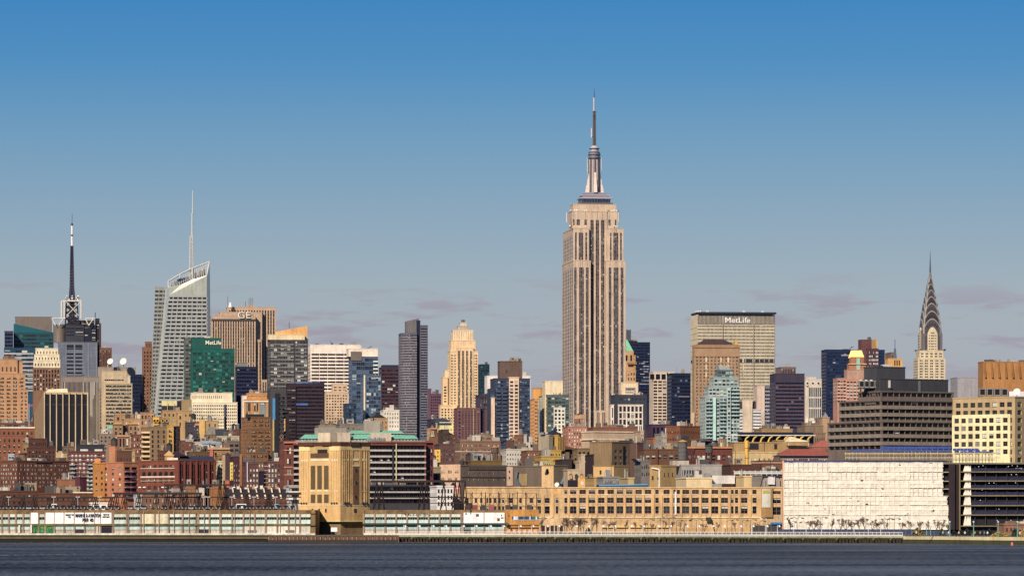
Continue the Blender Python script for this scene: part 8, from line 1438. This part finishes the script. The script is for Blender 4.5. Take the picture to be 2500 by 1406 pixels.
for k in range(7):
    y0, y1 = RY[k], RY[k+1]
    xe = 2302 if k < 4 else (2312 if k < 5 else 2315); segs = [(1913, 2024), (2024, 2141), (2141, 2222), (2222, xe)]
    for si, (a, c_) in enumerate(segs):
        nx = int((c_-a)/1.5); nzv = 14; b = MB(); x0_, x1_ = B.xp(a), B.xp(c_); off = rnd.uniform(-.12, .12)+(.15 if (k+si) % 2 else 0); sag = rnd.uniform(0, .35)
        grid = []
        for j in range(nzv+1):
            v = j/nzv
            for i in range(nx+1):
                u = x0_+(x1_-x0_)*i/nx; px = a+(c_-a)*i/nx; ph = (px-1913)/11.7; cell = abs(ph-round(ph))
                rg = abs(v*4-round(v*4)); y_ = -.25-off-.22*math.exp(-(rg/.09)**2)-.22*math.sin(math.pi*min(1, cell*2))*(.4+.6*v)*(.5+mno.noise((u*.15, v*2, k*3.1+si)))-.10*mno.noise((u*.7+si*9, v*2.4, k*7.7))-.07*mno.noise((u*2.2, v*6, k*5.1))-.3*(1-abs(2*v-1))*sag
                zz = B.zp(y0)+(B.zp(y1)-B.zp(y0))*v*(1+.03*mno.noise((u*.3, k, 1)))+(.18*mno.noise((u*.35, k*4.2, 9)) if j in (0, nzv) else 0)
                if si == 3 and i > nx-4: u += .4*mno.noise((v*4, k*2.0, 5))
                grid.append((u, y_, zz))
        b.v = grid; m_i = b.mi(tarp)
        for j in range(nzv):
            for i in range(nx):
                p = j*(nx+1)+i; c3 = Vector(grid[p])
                if mno.noise((c3.x*.33+k*11, c3.z*1.1, 2.2)) > .62 and 2 < i < nx-2 and v: continue
                b.f.append((p, p+nx+1, p+nx+2, p+1)); b.m.append(m_i)
        me = b.mesh('tarp_sheet'); me.polygons.foreach_set('use_smooth', [True]*len(me.polygons)); put('tarp_sheet', me, B.root)
for i in range(34):                                             # scaffold poles pressing through the sheet
    b = MB(); x = B.xp(1913+11.7*i); b.bar((x,-.55,B.zp(1292)), (x,-.62,B.zp(1128)), .10, flat('fff4e4')); b.build('scaffold_pole', B.root)
bx(B, 'orange_edge', 1910, 1913.5, 1124, 1292, out=.6, dep=1, col='d8986c')
bx(B, 'blue_coping', 1914, 2060, 1124, 1127.5, out=.5, dep=1, col='3c4080'); bx(B, 'blue_coping', 2060, 2310, 1123, 1127.5, out=.4, dep=1, col='2c3458')
bx(B, 'dark_stair_shaft', 2316, 2331, 1132, 1292, out=.9, dep=1.6, col='33262c'); bx(B, 'dark_stair_shaft', 2334, 2344, 1132, 1292, out=.7, dep=1.6, col='2c2028'); bx(B, 'yellow_column', 2341, 2344, 1130, 1296, out=1.0, col='8c7848')
RY2 = [1152, 1174, 1193, 1210, 1234, 1257, 1284]
for k, y in enumerate(RY2):
    bx(B, 'floor_slab', 2344, 2560, y-1.8, y+.6, out=.5, dep=1.6, col='8c7c58')
    if k < 4: bx(B, 'floor_slab', 2300, 2318, y-1, y+1, out=.3, dep=1.6, col='b8a880')
    if y < 1280:
        b = MB(); n = 24; xa_, xb_ = B.xp(2362), x2
        for i in range(n):
            u0, u1 = xa_+(xb_-xa_)*i/n, xa_+(xb_-xa_)*(i+.96)/n; s0 = rnd.uniform(-.15, .15); b.poly([(u0,.25,B.zp(y-2)),(u1,.25,B.zp(y-2)),(u1,.15+s0,B.zp(y-9.5)),(u0,.15-s0,B.zp(y-9.5))], flat('161c40', .8))
        b.build('blue_netting', B.root)
    # bunched white sheets
    b = MB(); ya_ = RY2[k-1] if k else 1134
    for j in range(9):
        u = B.xp(2355+1.6*j+rnd.uniform(-1, 1)); b.hexa([(u-.5,-.4,B.zp(y-2)),(u+.35,-.7,B.zp(y-2)),(u+.5,.2,B.zp(y-2))], [(u-.15+.2,-.3,B.zp(ya_+2+rnd.uniform(0,4))),(u+.2,-.4,B.zp(ya_+2)),(u+.2,.1,B.zp(ya_+2))], tarp)
    b.build('gathered_sheet', B.root)
for i in range(7): bx(B, 'steel_column', 2380+26*i, 2381.6+26*i, 1134, 1284, out=-.6, dep=1, col='3c3c54')
for i in range(16): b = MB(); x = B.xp(rnd.uniform(2370, 2498)); z = B.zp(rnd.choice(RY2)-rnd.uniform(12, 16)); b.box(x-.12, x+.12, -.1, .1, z, z+.25, flat('f8f4ec')); b.build('site_lamp', B.root)
bx(B, 'roof_slab', 2303, 2560, 1129, 1132.5, out=.8, dep=20, col='7a7460'); b = MB(); b.box(B.xp(2480), B.xp(2497), 1, 1.5, B.zp(1148), B.zp(1142), flat('f0e8dc')); b.build('lit_wall', B.root); B.done()
# scaffolding on top
e = empty('roof_scaffold', (WX(2062, 1600), 1600, WZ(1130, 1600)), 'tangle of roof scaffolding with pale planks and blue debris netting above the wrapped block', 'scaffolding'); X = lambda p: WX(p, 1600)-WX(2062, 1600); Z = lambda y: WZ(y, 1600)-WZ(1130, 1600)
for y, a, c_, col in ((1107, 2062, 2430, 'd8c488'), (1112, 2062, 2310, '8c7454'), (1117, 2064, 2440, 'c8b898'), (1122, 2100, 2430, 'a08c6c')): b = MB(); b.box(X(a), X(c_), -.6, .6, Z(y)-.12, Z(y)+.18, wallmat(col)); b.build('plank', e)
for i in range(42):
    p = 2064+9*i; b = MB(); b.bar((X(p),-.5,0), (X(p),-.5,Z(1104 if p < 2430 else 1112)+rnd.uniform(-.2,.5)), .07, flat(rnd.choice(('d8c488','8c8478','ece4d4')))); b.build('pole', e)
b = MB()
for i in range(30): p = 2064+rnd.uniform(0, 360); b.bar((X(p),-.55,Z(1124)), (X(p+rnd.uniform(-14, 14)),-.55,Z(1106)), .05, flat('c8b070'))
b.build('brace', e, kind='stuff')
for a, c_, y0, y1 in ((2152, 2325, 1089, 1095), (2078, 2325, 1097, 1102), (2327, 2398, 1094, 1100), (2345, 2425, 1101, 1104)):
    b = MB(); n = int((c_-a)/9)
    for i in range(n): b.poly([(X(a+9*i),1+rnd.uniform(-.1,.1),Z(y1)),(X(a+9*i+8.6),1,Z(y1)),(X(a+9*i+8.6),1+rnd.uniform(-.2,.2),Z(y0)),(X(a+9*i),1,Z(y0))], flat('2a4a98', .8))
    b.build('debris_netting', e)
for i in range(14): b = MB(); p = 2318+8*i; b.bar((X(p),0,0), (X(p),0,Z(1106)), .16, wallmat('c8bca8')); b.build('steel_post', e)
b = MB(); b.box(X(2335), X(2430), -.4, .4, Z(1106), Z(1104), wallmat('8c8474')); b.build('top_beam', e)
# park house at the edge
B = Bld('brick_house', 'low brown brick park house with small windows at the far end', 'house', 2434, 2540, 1281, 1420, '96644c', 1300, D=10); B.blk(yt=1281, f=win(8, 14, .4, .5, top=4, gp='k')); B.units(3, .6); B.done()
for i, (a, y) in enumerate(((8, 1290), (52, 1300))): pass
